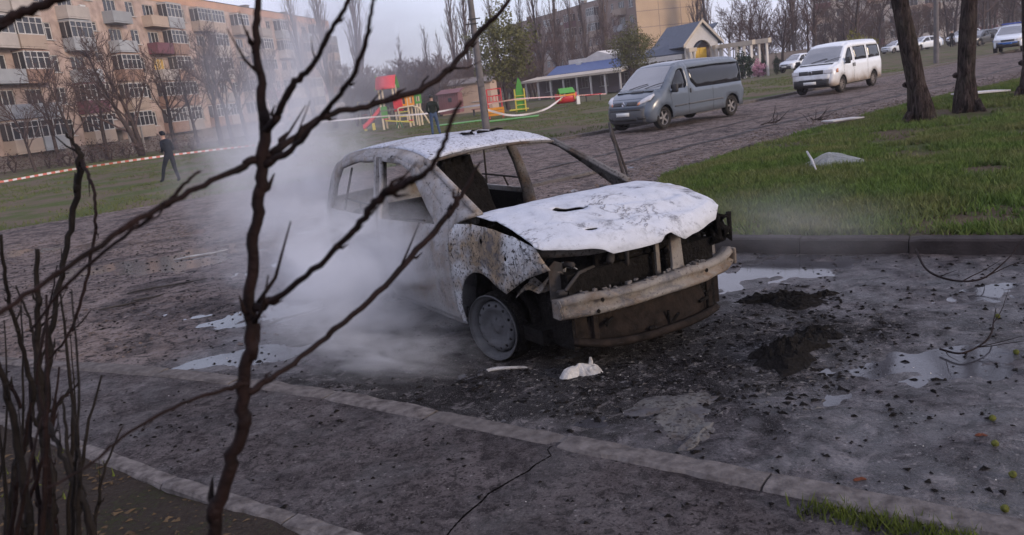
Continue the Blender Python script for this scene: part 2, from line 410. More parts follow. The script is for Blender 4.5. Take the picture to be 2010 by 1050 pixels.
bm = bmesh.new(); bm.from_mesh(me); bmesh.ops.delete(bm, geom=[v for v in bm.verts if not v.link_faces], context='VERTS'); bm.to_mesh(me); bm.free()
me.materials.append(M_ROAD); me.polygons.foreach_set('use_smooth', [True] * len(me.polygons))
o = bpy.data.objects.new('road_surface', me); COL.objects.link(o); o['kind'] = 'structure'
sheet('puddle_water', [(-12.2, 16.4), (-12.2, 11.2), (-7.9, 9.0), (-4.05, 6.95), (-1.8, 5.68), (.1, 4.22), (1.1, 3.45), (1.85, 2.85), (4.5, 1.0), (6.5, 4.6), (4.2, 6.5), (2.2, 7.85), (1.5, 8.7), (1.38, 9.7), (1.7, 11.4), (2.7, 14.3), (3.6, 15.6), (3.6, 16.4)], -.0165, M_WATER, 1.0)

def wobble(pts, n, amp, s):
    """a polyline with small random sideways shifts"""
    r = resample(pts, n, False); r = r + (np.column_stack([vnoise(r[:, 0] * 3, r[:, 1] * 3, s), vnoise(r[:, 0] * 3, r[:, 1] * 3, s + 1)]) - .5) * amp; return [tuple(p) for p in r]
crack_mid = [(.10, 4.02), (.055, 3.95), (.075, 3.88), (.0, 3.80), (-.03, 3.74), (-.09, 3.69), (-.16, 3.63), (-.24, 3.56), (-.27, 3.49), (-.33, 3.40), (-.40, 3.27), (-.47, 3.12), (-.50, 3.05)]
crack_mid = wobble(crack_mid, .018, .045, 4)
nrm = Vector((.80, -.60))
wdt = [.002 + .006 * abs(math.sin(i * 1.7)) * (1 - abs(i / len(crack_mid) - .45)) for i in range(len(crack_mid))]
crack = [(p[0] - nrm.x * q, p[1] - nrm.y * q) for p, q in zip(crack_mid, wdt)] + [(p[0] + nrm.x * q, p[1] + nrm.y * q) for p, q in reversed(list(zip(crack_mid, wdt)))]
sheet('pavement', [K1[0]] + K1[1:] + [(4.0, -.4)] + list(reversed(K2[:-1])) + [(-10.5, 9.9)], .0, M_PAVE, .25, lambda x, y: (fbm(x * 2, y * 2, 4, 21) - .45) * .02, [crack])
sheet('planting_bed', list(K2) + [(4, -12), (-30, -12), (-30, 9), (-12, 9.6), (-8.5, 8.0)], -.012, M_SOIL, .35, lambda x, y: (fbm(x * 1.5, y * 1.5, 4, 31) - .45) * .08)
sheet('pavement_bed', [(-11, 10.2)] + K1[1:] + [(3.9, -.6)] + list(reversed(K2[:-1])), -.035, M_SOIL, 1.5)
verge_poly = list(reversed(NEAR)) + [(135, 100), (60, 20), (20, -4)]
def verge_h(x, y): return (fbm(x * .35, y * .35, 3, 41) - .4) * .12 + (fbm(x * 2.2, y * 2.2, 3, 43) - .45) * .05
near_line = np.array(NEAR)
def verge_z(x, y):
    P = np.column_stack([np.ravel(x), np.ravel(y)]); d = segdist(P, near_line, False)
    k = sstep(3.5, 9.5, P[:, 1])                                  # kerbed stretch in front, soft edge along the road
    front = (1 - sstep(9.2, 12.5, P[:, 1]))
    return (.115 * front + (-.02 + .10 * sstep(0, 1.6, d)) * (1 - front)) + verge_h(P[:, 0], P[:, 1]) * sstep(.1, 1.2, d)
sheet('verge', [p for p in verge_poly], 0, M_VERGE, .8, verge_z)

# kerbstones: each stone its own piece
def kerb(name, line, width, top, bottom, length, mat, seed):
    root = empty(name); root['kind'] = 'structure'; rr = random.Random(seed)
    pts = resample(catmull(line, 4), .05, False); acc = np.concatenate([[0], np.cumsum(np.linalg.norm(np.diff(pts, axis=0), axis=1))])
    s = 0
    while s < acc[-1] - .2:
        L = length * rr.uniform(.85, 1.1); e = min(s + L - .012, acc[-1])
        k = max(2, int((e - s) / .09)); mbk = MB(); rows = []
        dz = rr.uniform(-.006, .006); tilt = rr.uniform(-.008, .008)
        for i in range(k + 1):
            q = s + (e - s) * i / k; p = np.array([np.interp(q, acc, pts[:, 0]), np.interp(q, acc, pts[:, 1])])
            t = np.array([np.interp(q + .05, acc, pts[:, 0]) - np.interp(q - .05, acc, pts[:, 0]), np.interp(q + .05, acc, pts[:, 1]) - np.interp(q - .05, acc, pts[:, 1])]); t /= np.linalg.norm(t) + 1e-9
            n2 = np.array([-t[1], t[0]]); ed = .3 if i in (0, k) else 1
            j = lambda a: rr.uniform(-a, a)
            chip = rr.choice((.004, .008)) if rr.random() < .2 else 0
            jj = .003 + .008 * (rr.random() < .15)
            prof = [(-width / 2, bottom), (-width / 2 + j(jj), top - .018 - chip), (-width / 2 + .016 + j(.006) + chip, top - .003), (-.01, top + j(.003)), (width / 2 - .018 + j(.006), top - .003 - chip), (width / 2 + j(.004), top - .022), (width / 2, bottom)]
            rows.append([(p[0] + n2[0] * a, p[1] + n2[1] * a, z + (dz + tilt * a / width if z > bottom else 0) - (.006 if ed < 1 and z > bottom else 0)) for a, z in prof])
        mbk.grid(rows); n = len(rows[0]); tot = len(mbk.v)
        mbk.f += [tuple(range(n)), tuple(range(tot - n, tot))]; mbk.m += [0, 0]
        mbk.build('kerbstone', mat, root, False); s += L
    return root
M_KERBWET = pm('kerb_wet_concrete', (.060, .050, .050), (.026, .022, .022), 6, .72, bmp=.7, bscale=50, bdist=.01, vary=.4)
kerb('kerb', K1[1:], .165, .018, -.06, 1.0, M_KERB, 1)
kerb('kerb', K2[:-1], .12, .014, -.06, 1.0, M_KERB, 2)
kerb('kerb', [(8.3, 3.8), (4.28, 6.58), (2.27, 7.94), (1.62, 8.6), (1.45, 9.3)], .16, .14, -.06, 1.0, M_KERBWET, 3)
kerb('kerb', [(-3.0, 24.1), (0, 25.2), (3.3, 26.75), (9.9, 33.25), (20, 42.2), (34.3, 55), (46, 65.6)], .18, .07, -.08, 2.4, M_KERB, 4)

# wheel ruts of dark mud along the road, and a pale kerb piece lying beyond the car
M_MUD = mat_pavement('rut_mud', (.045, .036, .034), (.085, .070, .066))
for off, wd in ((.9, .22), (2.7, .16)):
    ln = resample(catmull([(2.2, 14.8), (5.0, 18.2), (10.0, 23.0), (18.0, 30.0), (34.0, 45.0), (58, 66)], 5), .6, False); t = np.gradient(ln, axis=0); t /= np.linalg.norm(t, axis=1)[:, None]; nn = np.column_stack([-t[:, 1], t[:, 0]])
    jit = (vnoise(ln[:, 0] * 1.3, ln[:, 1] * 1.3, 6)[:, None] - .5) * .25
    a_, b_ = ln + nn * (off + jit), ln + nn * (off + wd + jit * .6)
    mb = MB(); mb.grid([[(p[0], p[1], -.022 if p[1] > 18.5 else -.004), (q[0], q[1], -.022 if p[1] > 18.5 else -.004)] for p, q in zip(a_, b_)]); tag(mb.build('wheel_rut', M_MUD, None, True, fix=False), kind='structure')
kerb('kerb', [(-3.0, 12.9), (-.6, 14.3), (2.0, 16.0)], .14, .06, -.06, 1.1, M_KERB, 7)
# ------------------------------------------------------------------ burnt car
def burnt(name, ash=(.60, .62, .66), rust=(.25, .185, .13), rk=.56, soot=.5, rscale=2.0, fleck=.58, smear=.57, vk=.52):
    if name in _mc: return _mc[name]
    m, nt, b = new_mat(name); co = objco(nt)
    n1 = noise(nt, co, rscale, 7, .62, .5); n2 = noise(nt, co, 11, 8, .65, .3); n3 = noise(nt, co, 46, 5, .6); n4 = noise(nt, co, 3.4, 6, .6, .5)
    k = math_(nt, 'ADD', math_(nt, 'MULTIPLY', n1, .75), math_(nt, 'MULTIPLY', n2, .25))
    rc = ramp(nt, n2, [(.3, tuple(x * .45 for x in rust)), (.5, rust), (.72, tuple(min(1, x * 1.7) for x in rust))])
    ac = ramp(nt, n2, [(.25, tuple(x * .62 for x in ash)), (.45, tuple(x * .9 for x in ash)), (.7, ash)])
    col = mix(nt, ramp(nt, k, [(rk - .03, 0), (rk + .10, 1)]), ac, rc)
    col = mix(nt, ramp(nt, n3, [(fleck, 0), (fleck + .07, soot)]), col, (.035, .030, .028))     # flakes of burnt paint
    vein = math_(nt, 'ABSOLUTE', math_(nt, 'SUBTRACT', n4, .5))
    few = ramp(nt, noise(nt, co, 1.3, 3), [(vk, 0), (vk + .08, 1)])
    vf = math_(nt, 'MULTIPLY', ramp(nt, vein, [(.0, soot * .85), (.017, 0)]), few)
    col = mix(nt, vf, col, (.07, .065, .065))         # curled edges of the paint film
    sm = noise(nt, co, 3.6, 10, .78, .25)
    col = mix(nt, ramp(nt, sm, [(smear, 0), (smear + .08, soot * .8)]), col, (.085, .085, .095))       # soot smears
    nt.links.new(col, b.inputs['Base Color'])
    b.inputs['Roughness'].default_value = .82; b.inputs['Specular IOR Level'].default_value = .12
    bump(nt, b, math_(nt, 'ADD', math_(nt, 'ADD', n2, math_(nt, 'MULTIPLY', n3, .5)), math_(nt, 'MULTIPLY', ramp(nt, vein, [(0, 1), (.03, 0)]), few)), .5, .010)
    _mc[name] = m; return m
B_HOOD = burnt('burnt_hood_paint', (.54, .56, .61), (.26, .22, .185), .60, .95, 1.6, .655, .555, .44)
B_FEND = burnt('burnt_fender_paint', (.50, .51, .53), (.19, .145, .10), .46, .95, 1.9, .54, .54)
B_DOOR = burnt('burnt_door_paint', (.34, .33, .33), (.155, .125, .10), .51, .75, 1.6, .585)
B_ROOF = burnt('burnt_roof_paint', (.52, .54, .60), (.22, .19, .17), .58, .95, 2.2, .565)
B_RUST = burnt('scorched_steel', (.235, .215, .195), (.12, .088, .064), .47, .85, 2.6, .60, .52)
B_RUSTD = pm('dark_rusted_steel', (.026, .019, .016), (.008, .0065, .006), 13, .92, bmp=.9, bscale=45, bdist=.01)
B_DARK = burnt('sooty_steel', (.055, .051, .050), (.040, .028, .022), .5, .7, 3, .55)
B_GREY = burnt('ashen_inner_steel', (.15, .14, .135), (.075, .055, .042), .50, .8, 3, .55)
M_CHAR = pm('charred_remains', (.005, .0045, .0045), (.015, .013, .012), 22, .95, bmp=.9, bscale=40, bdist=.03)

CAR_O = (.502, 5.939, 0.0); CAR_YAW = math.radians(-60)
car = empty('burnt_car', CAR_O, CAR_YAW)
tag(car, 'burnt-out white hatchback with stripped front end and bare steel wheels, smoking', 'car')
ZW = [(.10, .76), (.16, .785), (.3, .825), (.55, .845), (.75, .84), (.88, .82), (.95, .80), (1.1, .765), (1.25, .73), (1.38, .695), (1.52, .66)]
def W(x, z):
    x = np.asarray(x, float); z = np.asarray(z, float)
    y = np.interp(z, [a for a, b in ZW], [b for a, b in ZW])
    return y - .13 * np.clip((x - .15) / .75, 0, 2) ** 2 - .13 * np.clip((-2.9 - x) / .75, 0, 2) ** 2
SIL = np.array(catmull([(-.16, 1.022), (-.62, 1.20), (-1.08, 1.368), (-1.4, 1.435), (-1.8, 1.465), (-2.3, 1.460), (-2.75, 1.425), (-3.10, 1.355), (-3.32, 1.18), (-3.45, .95), (-3.49, .70), (-3.43, .42)], 5))
R_F = .10
def side_fn(sgn, off=0.0, dent=0.0):
    def fn(P):
        x, z = P[:, 0], P[:, 1]; d = np.minimum(segdist(P, SIL, False), R_F)
        y = W(x, z) - R_F + np.sqrt(np.maximum(R_F ** 2 - (R_F - d) ** 2, 0)) + off
        y = y + dent * (fbm(x * 3.1 + 5, z * 3.3, 3, 77) - .45)
        return np.column_stack([x, sgn * y, z])
    return fn
DOOR_F = [(-.475, .19), (-.455, .60), (-.46, .88), (-.50, .985), (-1.12, 1.325), (-1.50, 1.385), (-1.925, 1.395), (-1.855, .88), (-1.80, .19)]
WIN_F = [(-.70, .915), (-1.20, 1.285), (-1.44, 1.352), (-1.855, 1.360), (-1.79, .872)]
DOOR_R = [(-1.812, .19), (-1.867, .88), (-1.937, 1.395), (-2.5, 1.385), (-2.90, 1.315), (-3.09, 1.06), (-3.17, .90), (-3.05, .68), (-2.70, .64), (-2.40, .48), (-2.34, .19)]
WIN_R = [(-1.925, .872), (-2.0, 1.358), (-2.45, 1.348), (-2.84, 1.278), (-3.02, 1.03), (-3.10, .882)]
def arch(cx, cz, r, a0, a1, n=12): return [(cx + r * math.cos(math.radians(a0 + (a1 - a0) * i / n)), cz + r * math.sin(math.radians(a0 + (a1 - a0) * i / n))) for i in range(n + 1)]
FENDER = [(-.462, .17), (-.447, .60), (-.452, .87), (-.36, .945), (-.10, .962), (.20, .952), (.45, .918), (.64, .868), (.70, .80), (.765, .735), (.55, .66), (.335, .535)] + arch(0, .25, .385, 52, 178, 14)[1:] + [(-.395, .17)]
low = [tuple(p) for p in SIL]
SIDE = low + [(-3.38, .30), (-3.12, .26)] + arch(-2.72, .25, .40, 0, 180, 14) + [(-2.25, .15), (-.48, .15), (-.47, .20), (-.44, .6), (-.445, .885), (-.345, .952)]
# front edge of the near window is part of the frame: pillars, roof rails, sill and rear quarter
def grow(poly, d):
    c = np.mean(poly, 0); return [tuple(c + (np.array(p) - c) * (1 + d / max(.2, np.linalg.norm(np.array(p) - c)))) for p in poly]
for sgn in (-1, 1):
    panel('body_side', SIDE, [grow(DOOR_F, -.045 if sgn < 0 else -.015), grow(DOOR_R, -.045)], side_fn(sgn, -.012), B_DOOR if sgn < 0 else B_GREY, car, .07, .05, .02)
    panel('front_fender', FENDER, [arch(.36, .775, .016, 0, 360, 8)[:-1], arch(.04, .86, .020, 0, 360, 8)[:-1]] if sgn < 0 else [], side_fn(sgn, .0, .02), B_FEND, car, .05, .03, .004)
    rd = panel('rear_door', DOOR_R, [WIN_R], side_fn(sgn, .0, .02), B_DOOR, car, .06, .04, .03)
    bar = MB(); 
    bar.tube([(-2.53, sgn * .72, 1.29), (-2.70, sgn * .80, .89)], [.011, .012], 6); bar.build('window_divider', B_DARK, rd)
    bar = MB(); bar.tube([(-1.98, sgn * .78, .975), (-2.40, sgn * .775, .985), (-2.72, sgn * .77, .99)], .010, 5); bar.tube([(-2.30, sgn * .778, .985), (-2.26, sgn * .80, .88)], .010, 5)
    bar.build('window_regulator', B_DARK, rd)
# near front door shut; the far one stands open, hinged at its front edge
fd = panel('front_door', DOOR_F, [WIN_F], side_fn(-1, .0, .025), B_DOOR, car, .06, .04, .03)
fdl = MB(); fdl.tube([(-.86, -.81, .93), (-1.24, -.805, .915), (-1.55, -.805, .92)], .009, 5); fdl.build('window_regulator', B_DARK, fd)
def open_door(P):
    q = side_fn(1, .0, .02)(P); hx, hy = -.47, .80; a = math.radians(38.6)
    X, Y = q[:, 0] - hx, q[:, 1] - hy
    return np.column_stack([hx + X * math.cos(a) + Y * math.sin(a) * 1.0, hy + .10 - X * math.sin(a) + Y * math.cos(a), q[:, 2]])
od = panel('front_door', DOOR_F, [WIN_F], open_door, B_DARK, car, .06, .04, .02)
od['label'] = 'far front door standing open'
# inner faces behind the outer skins, sooty
# roof
def strip(SILp, i0, i1, nlat=14, crown=.035, shrink=0.0, zoff=0.0, bumpy=.0, seed=5):
    rows = []
    for x, z in SILp[i0:i1 + 1]:
        Wr = float(W(x, z)) - R_F - shrink; row = []
        for j in range(nlat + 1):
            v = -1 + 2 * j / nlat; yy = v * Wr
            zz = z + crown * (1 - v * v) + zoff + (bumpy * (float(fbm(np.array(x * 2.4 + 3), np.array(yy * 2.4), 3, seed)) - .45) if abs(v) < .99 else 0)
            row.append((x, yy, zz))
        rows.append(row)
    return rows
i_ws = 10; i_rt = 37
fine = [SIL[0]]
SILF = np.array(resample(SIL, .06, False)); kx = SILF[:, 0]
ia = int(np.argmin(abs(SILF[:, 0] + 1.09) + (SILF[:, 1] < 1.2) * 9)); ib = int(np.argmin(abs(SILF[:, 0] + 3.10) + (SILF[:, 1] < 1.2) * 9))
mb = MB(); mb.grid(strip(SILF, ia, ib, 20, .045, bumpy=.05)); roof = mb.build('roof', B_ROOF, car, True, thick=.012)
mb = MB(); rr_ = random.Random(3)
for _ in range(9):
    x, y = rr_.uniform(-1.75, -1.45), rr_.uniform(.0, .3); mb.tube([(x, y, 1.496), (x + rr_.uniform(-.08, .08), y + rr_.uniform(-.08, .08), 1.503), (x + rr_.uniform(-.1, .1), y + rr_.uniform(-.1, .1), 1.496)], [.008, .012, .005], 5)
mb.build('charred_flakes', M_CHAR, roof)['kind'] = 'stuff'
hdr = SILF[ia]
mb = MB(); Wr = float(W(*hdr)) - R_F
mb.tube([(hdr[0] + .02, v * Wr * 1.08, hdr[1] + .045 * (1 - v * v) - .022) for v in np.linspace(-1, 1, 15)], .021, 6, flat=.7)
mb.build('windscreen_header', B_GREY, car, True)
# windscreen pillars: inner box section
for s in (-1, 1):
    mb = MB(); pts = []
    for t in np.linspace(0, 1, 8):
        x = -.20 + (-1.10 + .20) * t; z = np.interp(-x, -SIL[:30, 0], SIL[:30, 1]) - .012; y = float(W(x, z)) - R_F + .012
        pts.append((x, s * y, z))
    mb.tube(pts, [.030, .030, .028, .028, .027, .027, .027, .03], 6, flat=.8); mb.build('windscreen_pillar', B_GREY if s > 0 else B_DOOR, car, True)
    mb = MB(); mb.tube([(-1.93, s * .655, 1.38), (-1.88, s * .715, 1.15), (-1.84, s * .765, .88), (-1.80, s * .77, .5), (-1.80, s * .77, .18)], [.05, .055, .065, .075, .075], 8, flat=.8); mb.build('centre_pillar', B_GREY, car, True)
    # bulkhead corner plates
    mb = MB(); mb.cbox((-.40, s * .66, .95), (.26, .05, .06), .02); mb.build('pillar_gusset', B_GREY, car)
# tailgate
mb = MB(); rows = strip(SILF, ib, len(SILF) - 1, 14, .03)
nb = len(rows); mb.grid([r for r in rows if True][:3]); up = mb.build('tailgate_top', B_DOOR, car, True, thick=.02)
gate = MB(); kz = next(i for i, r in enumerate(rows) if r[0][2] < .98); gate.grid(rows[kz:]); tg = gate.build('tailgate', B_DOOR, car, True, thick=.03)
for s in (-1, 1):
    mb = MB(); mb.tube([(rows[i][0 if s < 0 else -1][0], rows[i][0 if s < 0 else -1][1], rows[i][0][2]) for i in range(2, kz + 1)], .035, 6); mb.build('rear_window_frame', B_DOOR, tg)

# bonnet: warped sheet with its burnt-through hole and torn front lip
FRONT = [(-.80, .668, .878), (-.76, .712, .859), (-.64, .793, .847), (-.535, .857, .838), (-.436, .906, .820), (-.379, .929, .784), (-.213, .978, .791), (-.042, 1.0, .801), (-.013, 1.001, .838), (.039, 1.0, .846), (.092, .996, .810), (.163, .987, .775), (.344, .941, .786), (.618, .809, .80), (.70, .76, .885)]
fv = np.array([p[0] for p in FRONT]); fx_ = np.array([p[1] for p in FRONT]); fz_ = np.array([p[2] for p in FRONT])
def hood_edge(u):
    """half-width of the bonnet at u (0 rear, 1 front)"""
    return .69 + .085 * np.sin(np.clip(u, 0, 1) * PI * .62)
def hood_fn(P):
    u, v = P[:, 0], P[:, 1]                      # v -1..1
    y = v * np.where(v < 0, np.interp(u, [0, .4, 1], [.70, .725, .79]), np.interp(u, [0, .5, 1], [.72, .73, .70]))
    xr = -.235 + .12 * y + .03 * (1 - v * v); xf = np.interp(y, fv, fx_); zf = np.interp(y, fv, fz_)
    x = xr + (xf - xr) * u
    zr = 1.0 + .022 * y + .018 * (1 - v * v)
    uu = np.clip(u, 0, 1)
    zf_s = np.interp(y, [-.8, -.4, 0, .4, .7], [.885, .875, .868, .875, .905])       # smooth nose line, the lip hangs under it
    z = zr + (zf_s - zr) * (uu ** 2.0) + .050 * np.sin(PI * uu) * (1 - .6 * v * v) + .012 * v * v * 0
    lip = sstep(.93, 1.0, uu); z = z + (zf - zf_s) * lip
    z = z + .016 * np.sin(PI * uu) * np.exp(-((np.abs(v) - .62) / .1) ** 2)          # pressed creases
    z = z + (fbm(u * 3.2, v * 2.6, 3, 51) - .45) * .055 * np.sin(PI * uu) + (fbm(u * 9, v * 8, 2, 52) - .4) * .012
    for (a0, b0), (a1, b1), dep, wd in (((.18, -.75), (.62, -.05), .022, .05), ((.55, -.2), (.70, .65), .018, .05), ((.66, -.75), (.80, -.15), .016, .04), ((.25, .1), (.62, .35), .014, .06), ((.80, .1), (.9, .75), .012, .05)):
        A_ = np.array([a0, b0]); d_ = np.array([a1, b1]) - A_; L2 = d_ @ d_; tt = np.clip(((np.column_stack([u, v]) - A_) @ d_) / L2, 0, 1); q_ = np.column_stack([u, v]) - A_ - tt[:, None] * d_
        dd = np.hypot(q_[:, 0], q_[:, 1] * .8) + .03 * (fbm(u * 7, v * 7, 2, 58) - .4); sd = np.sign(q_[:, 0] * d_[1] - q_[:, 1] * d_[0])
        z = z - dep * np.exp(-(dd / wd) ** 2) + .6 * dep * np.exp(-((dd - wd * 1.4) / wd) ** 2) * (sd > 0)            # buckles
    return np.column_stack([x, y, z])
hole1 = [(.52 + .075 * math.cos(a) * (1 + .2 * math.sin(3 * a)), -.40 + .13 * math.sin(a) + .05 * math.cos(a)) for a in np.linspace(0, 2 * PI, 14)[:-1]]
hole2 = [(.86 + .012 * math.cos(a), -.52 + .055 * math.sin(a)) for a in np.linspace(0, 2 * PI, 10)[:-1]]
ol = [(0, -1), (1, -1), (1, 1), (0, 1)]
hood = panel('bonnet', ol, [hole1, hole2], hood_fn, B_HOOD, car, .028, .02, .005)
# engine bay
mb = MB()
mb.box((.25, 0, .42), (1.0, 1.25, .5)); mb.build('engine_block', M_CHAR, car)
mb = MB(); rr_ = random.Random(9)
for _ in range(26):
    c = (rr_.uniform(.3, .78), rr_.uniform(-.6, .6), rr_.uniform(.45, .78)); a = Vector((rr_.uniform(-1, 1), rr_.uniform(-1, 1), rr_.uniform(-.4, .4))).normalized() * rr_.uniform(.05, .16)
    mb.tube([Vector(c) - a, Vector(c) + Vector((0, 0, rr_.uniform(-.04, .04))), Vector(c) + a], [rr_.uniform(.01, .03)] * 3, 6)
mb.build('engine_remains', B_DARK, car, True)['kind'] = 'stuff'
mb = MB(); mb.box((.70, .03, .62), (.03, .80, .34)); mb.build('radiator', M_CHAR, car)
mb = MB()   # upper rail of the front panel
mb.tube([(.50, -.72, .80), (.62, -.60, .80), (.72, -.42, .79), (.78, -.1, .785), (.79, .2, .785), (.73, .48, .79), (.6, .66, .80)], .03, 6, flat=1.2); mb.build('slam_panel', B_GREY, car, True)
mb = MB(); mb.prism([(-.07, .50), (.085, .50), (.045, .58), (.03, .80), (-.06, .80), (-.055, .60)], .845, .87, 'x'); lp = mb.build('latch_post', B_RUST, car, bev=.006)
lp.location = (0, .20, -.01)
mb = MB(); mb.tube([(.872, .19, .755), (.876, .19, .755)], .014, 10); mb.build('bolt_hole', M_CHAR, lp).location = (0, 0, 0)
mb = MB(); mb.box((.80, .075, .66), (.02, .03, .30)); mb.build('latch_stay', B_RUST, car)
for s, yy in ((-1, -.42), (1, .56)):
    mb = MB(); mb.prism([(-.05, .50), (.06, .48), (.05, .74), (.0, .76), (-.045, .72)], .66, .675, 'x'); p_ = mb.build('headlight_carrier', B_DARK if s < 0 else B_GREY, car, bev=.004)
    p_.location = (.03 if s < 0 else -.06, yy, 0); p_.rotation_euler = (0, 0, s * .35)
mb = MB(); mb.grid([[(.36 + .30 * a_ + .03 * math.sin(9 * b_ + 5 * a_), -.78 + .22 * b_ + .10 * a_, .50 + .12 * a_ + .07 * b_ + .035 * math.sin(7 * a_ + 3 * b_) + .03 * math.sin(11 * b_)) for b_ in np.linspace(0, 1, 9)] for a_ in np.linspace(0, 1, 11)]); mb.build('crumpled_liner', B_FEND, car, False, thick=.006)
mb = MB()
for k in range(14): mb.tube([(rr_.uniform(.62, .82), rr_.uniform(.62, .76), rr_.uniform(.62, .86)) for _ in range(3)], [.02, .03, .012], 5)
mb.build('melted_lamp', M_CHAR, car, True)
# bumper beam: bent pressed-steel channel
BT = [(-.705, .774, .524), (-.562, .845, .546), (-.408, .905, .541), (-.237, .949, .547), (-.041, .97, .556), (.195, .955, .560), (.42, .90, .540), (.58, .82, .52), (.70, .80, .535), (.80, .77, .56)]
BB = [.397, .398, .408, .418, .430, .426, .412, .40, .405, .44]
mb = MB(); rows = []
cb = catmull([(p[1], p[0], p[2], q) for p, q in zip(BT, BB)], 4)
for i, (x, y, zt, zb) in enumerate(cb):
    e = .35 if i in (0, len(cb) - 1) else 1; h = zt - zb; j = .006 * math.sin(i * 1.3)
    rows.append([(x - .10, y, zt - .004), (x - .02, y, zt + .006), (x, y, zt - .012), (x + .008, y, zb + h * .74), (x - .030 * e, y, zb + h * .62 + j), (x - .030 * e, y, zb + h * .40 + j), (x + .008, y, zb + h * .28), (x, y, zb + .012), (x - .02, y, zb), (x - .10, y, zb + .004)])
mb.grid(rows); beam = mb.build('bumper_beam', B_RUST, car, True, thick=.006)
mb = MB(); mb.add([(p[0], p[1] - .002, p[2]) for p in rows[0]], [tuple(range(10))]); mb.build('beam_end', B_RUST, beam, thick=.005)
mb = MB(); mb.cbox((.745, .80, .50), (.09, .03, .12), .012, Matrix.Rotation(.3, 4, 'Z')); mb.build('beam_end', B_RUST, beam)
for y0 in (-.47, -.50, .40):
    mb = MB(); q = np.interp(y0, [p[0] for p in BT], [p[1] for p in BT]); mb.lathe([(.0001, .004), (.014, .004), (.014, 0)], 10, 'x', (q + .008, y0, .50 if y0 > -.48 else .43)); mb.build('bolt_hole', M_CHAR, beam)
mb = MB(); rr_ = random.Random(4)
for _ in range(34):
    y0 = rr_.uniform(-.6, .45); x0 = np.interp(y0, [p[0] for p in BT], [p[1] for p in BT]); z0 = np.interp(y0, [p[0] for p in BT], [p[2] for p in BT])
    mb.cbox((x0 - rr_.uniform(.02, .1), y0, z0 + .008), (rr_.uniform(.01, .035), rr_.uniform(.01, .045), rr_.uniform(.008, .025)), .006, Matrix.Rotation(rr_.uniform(0, 3), 4, 'Z'))
mb.build('ash_crumbs', B_GREY, beam)['kind'] = 'stuff'
# lower crossmember and its uprights
LO = [(-.62, .76, .21), (-.41, .853, .165), (-.12, .915, .155), (.20, .904, .15), (.45, .84, .14), (.63, .76, .135)]
mb = MB(); mb.tube([(x - .02, y, z + .02) for y, x, z in [(p[0], p[1], p[2]) for p in catmull(LO, 4)]], .032, 6, flat=.9); mb.build('lower_crossmember', B_RUSTD, car, True)
mb = MB(); mb.grid([[(x - .05, y, z), (x - .055, y, z + .09), (x - .075, y, z + .20), (x - .085, y, z + .30)] for y, x, z in catmull(LO, 4)]); mb.build('lower_grille_panel', B_RUSTD, car, True, thick=.01)
for y0, ww in ((-.56, .10), (-.47, .04), (.56, .05), (.66, .045)):
    q = np.interp(y0, [p[0] for p in LO], [p[1] for p in LO]); mb = MB(); mb.cbox((q - .045, y0, .30), (.03, ww, .24), .006); mb.build('crossmember_bracket', B_RUSTD, car)
mb = MB(); rr_ = random.Random(14)
for _ in range(5):
    y0 = rr_.uniform(-.5, .6); q = np.interp(y0, [p[0] for p in LO], [p[1] for p in LO])
    mb.tube([(q - .03 + rr_.uniform(-.02, .02), y0 + rr_.uniform(-.07, .07), rr_.uniform(.17, .36)) for _ in range(3)], [.010, .016, .010], 6)
mb.build('burnt_wiring', M_CHAR, car)['kind'] = 'stuff'
# floor, bulkhead, seats, facia
mb = MB(); mb.box((-1.45, 0, .22), (3.9, 1.40, .10)); mb.build('floor_pan', M_CHAR, car)
mb = MB(); mb.box((-.34, 0, .60), (.06, 1.36, .72)); mb.build('bulkhead', M_CHAR, car)
mb = MB(); mb.tube([(-.62, -.70, .84), (-.60, -.2, .87), (-.60, .3, .86), (-.62, .70, .84)], .045, 7); mb.tube([(-.62, .34, .82), (-.78, .34, .86), (-.84, .34, .87)], .025, 6)
dash = mb.build('facia_crossbeam', B_DARK, car, True)
def seat(y0, x0, w_):
    st = MB(); rows = []
    for i, t in enumerate(np.linspace(0, 1, 9)):
        x = x0 - .30 * t - .04 * math.sin(t * 3); z = .48 + .86 * t; ww = w_ * (1 - .25 * t * t) * (1 if t < .78 else .72)
        rows.append([(x + .05 * abs(v) ** 2 + .02 * math.sin(9 * v + 7 * t), y0 + v * ww, z) for v in np.linspace(-1, 1, 9)])
    st.grid(rows); o = st.build('seat_back', M_CHAR, car, True, thick=.05)
    c = MB(); c.cbox((x0 + .22, y0, .42), (.52, w_ * 2, .16), .05); c.build('seat_cushion', M_CHAR, car, True)
    fr = MB(); fr.tube([(x0, y0 - w_, .5), (x0 - .28, y0 - w_ * .8, 1.22), (x0 - .33, y0 - .1, 1.32), (x0 - .33, y0 + .1, 1.32), (x0 - .28, y0 + w_ * .8, 1.22), (x0, y0 + w_, .5)], .016, 6); fr.build('seat_frame', B_GREY, o, True)
seat(-.28, -1.00, .27)
fr = MB(); fr.tube([(-1.15, .12, .45), (-1.22, .14, .72), (-1.22, .56, .72), (-1.15, .6, .45)], .016, 6); fr.build('collapsed_seat_frame', B_DARK, car, True)
mb = MB(); mb.cbox((-2.5, 0, .46), (.5, 1.3, .2), .06); mb.cbox((-2.88, 0, .64), (.12, 1.3, .42), .05, Matrix.Rotation(-.2, 4, 'Y')); mb.build('rear_bench', M_CHAR, car, True)
mb = MB(); rr_ = random.Random(23)
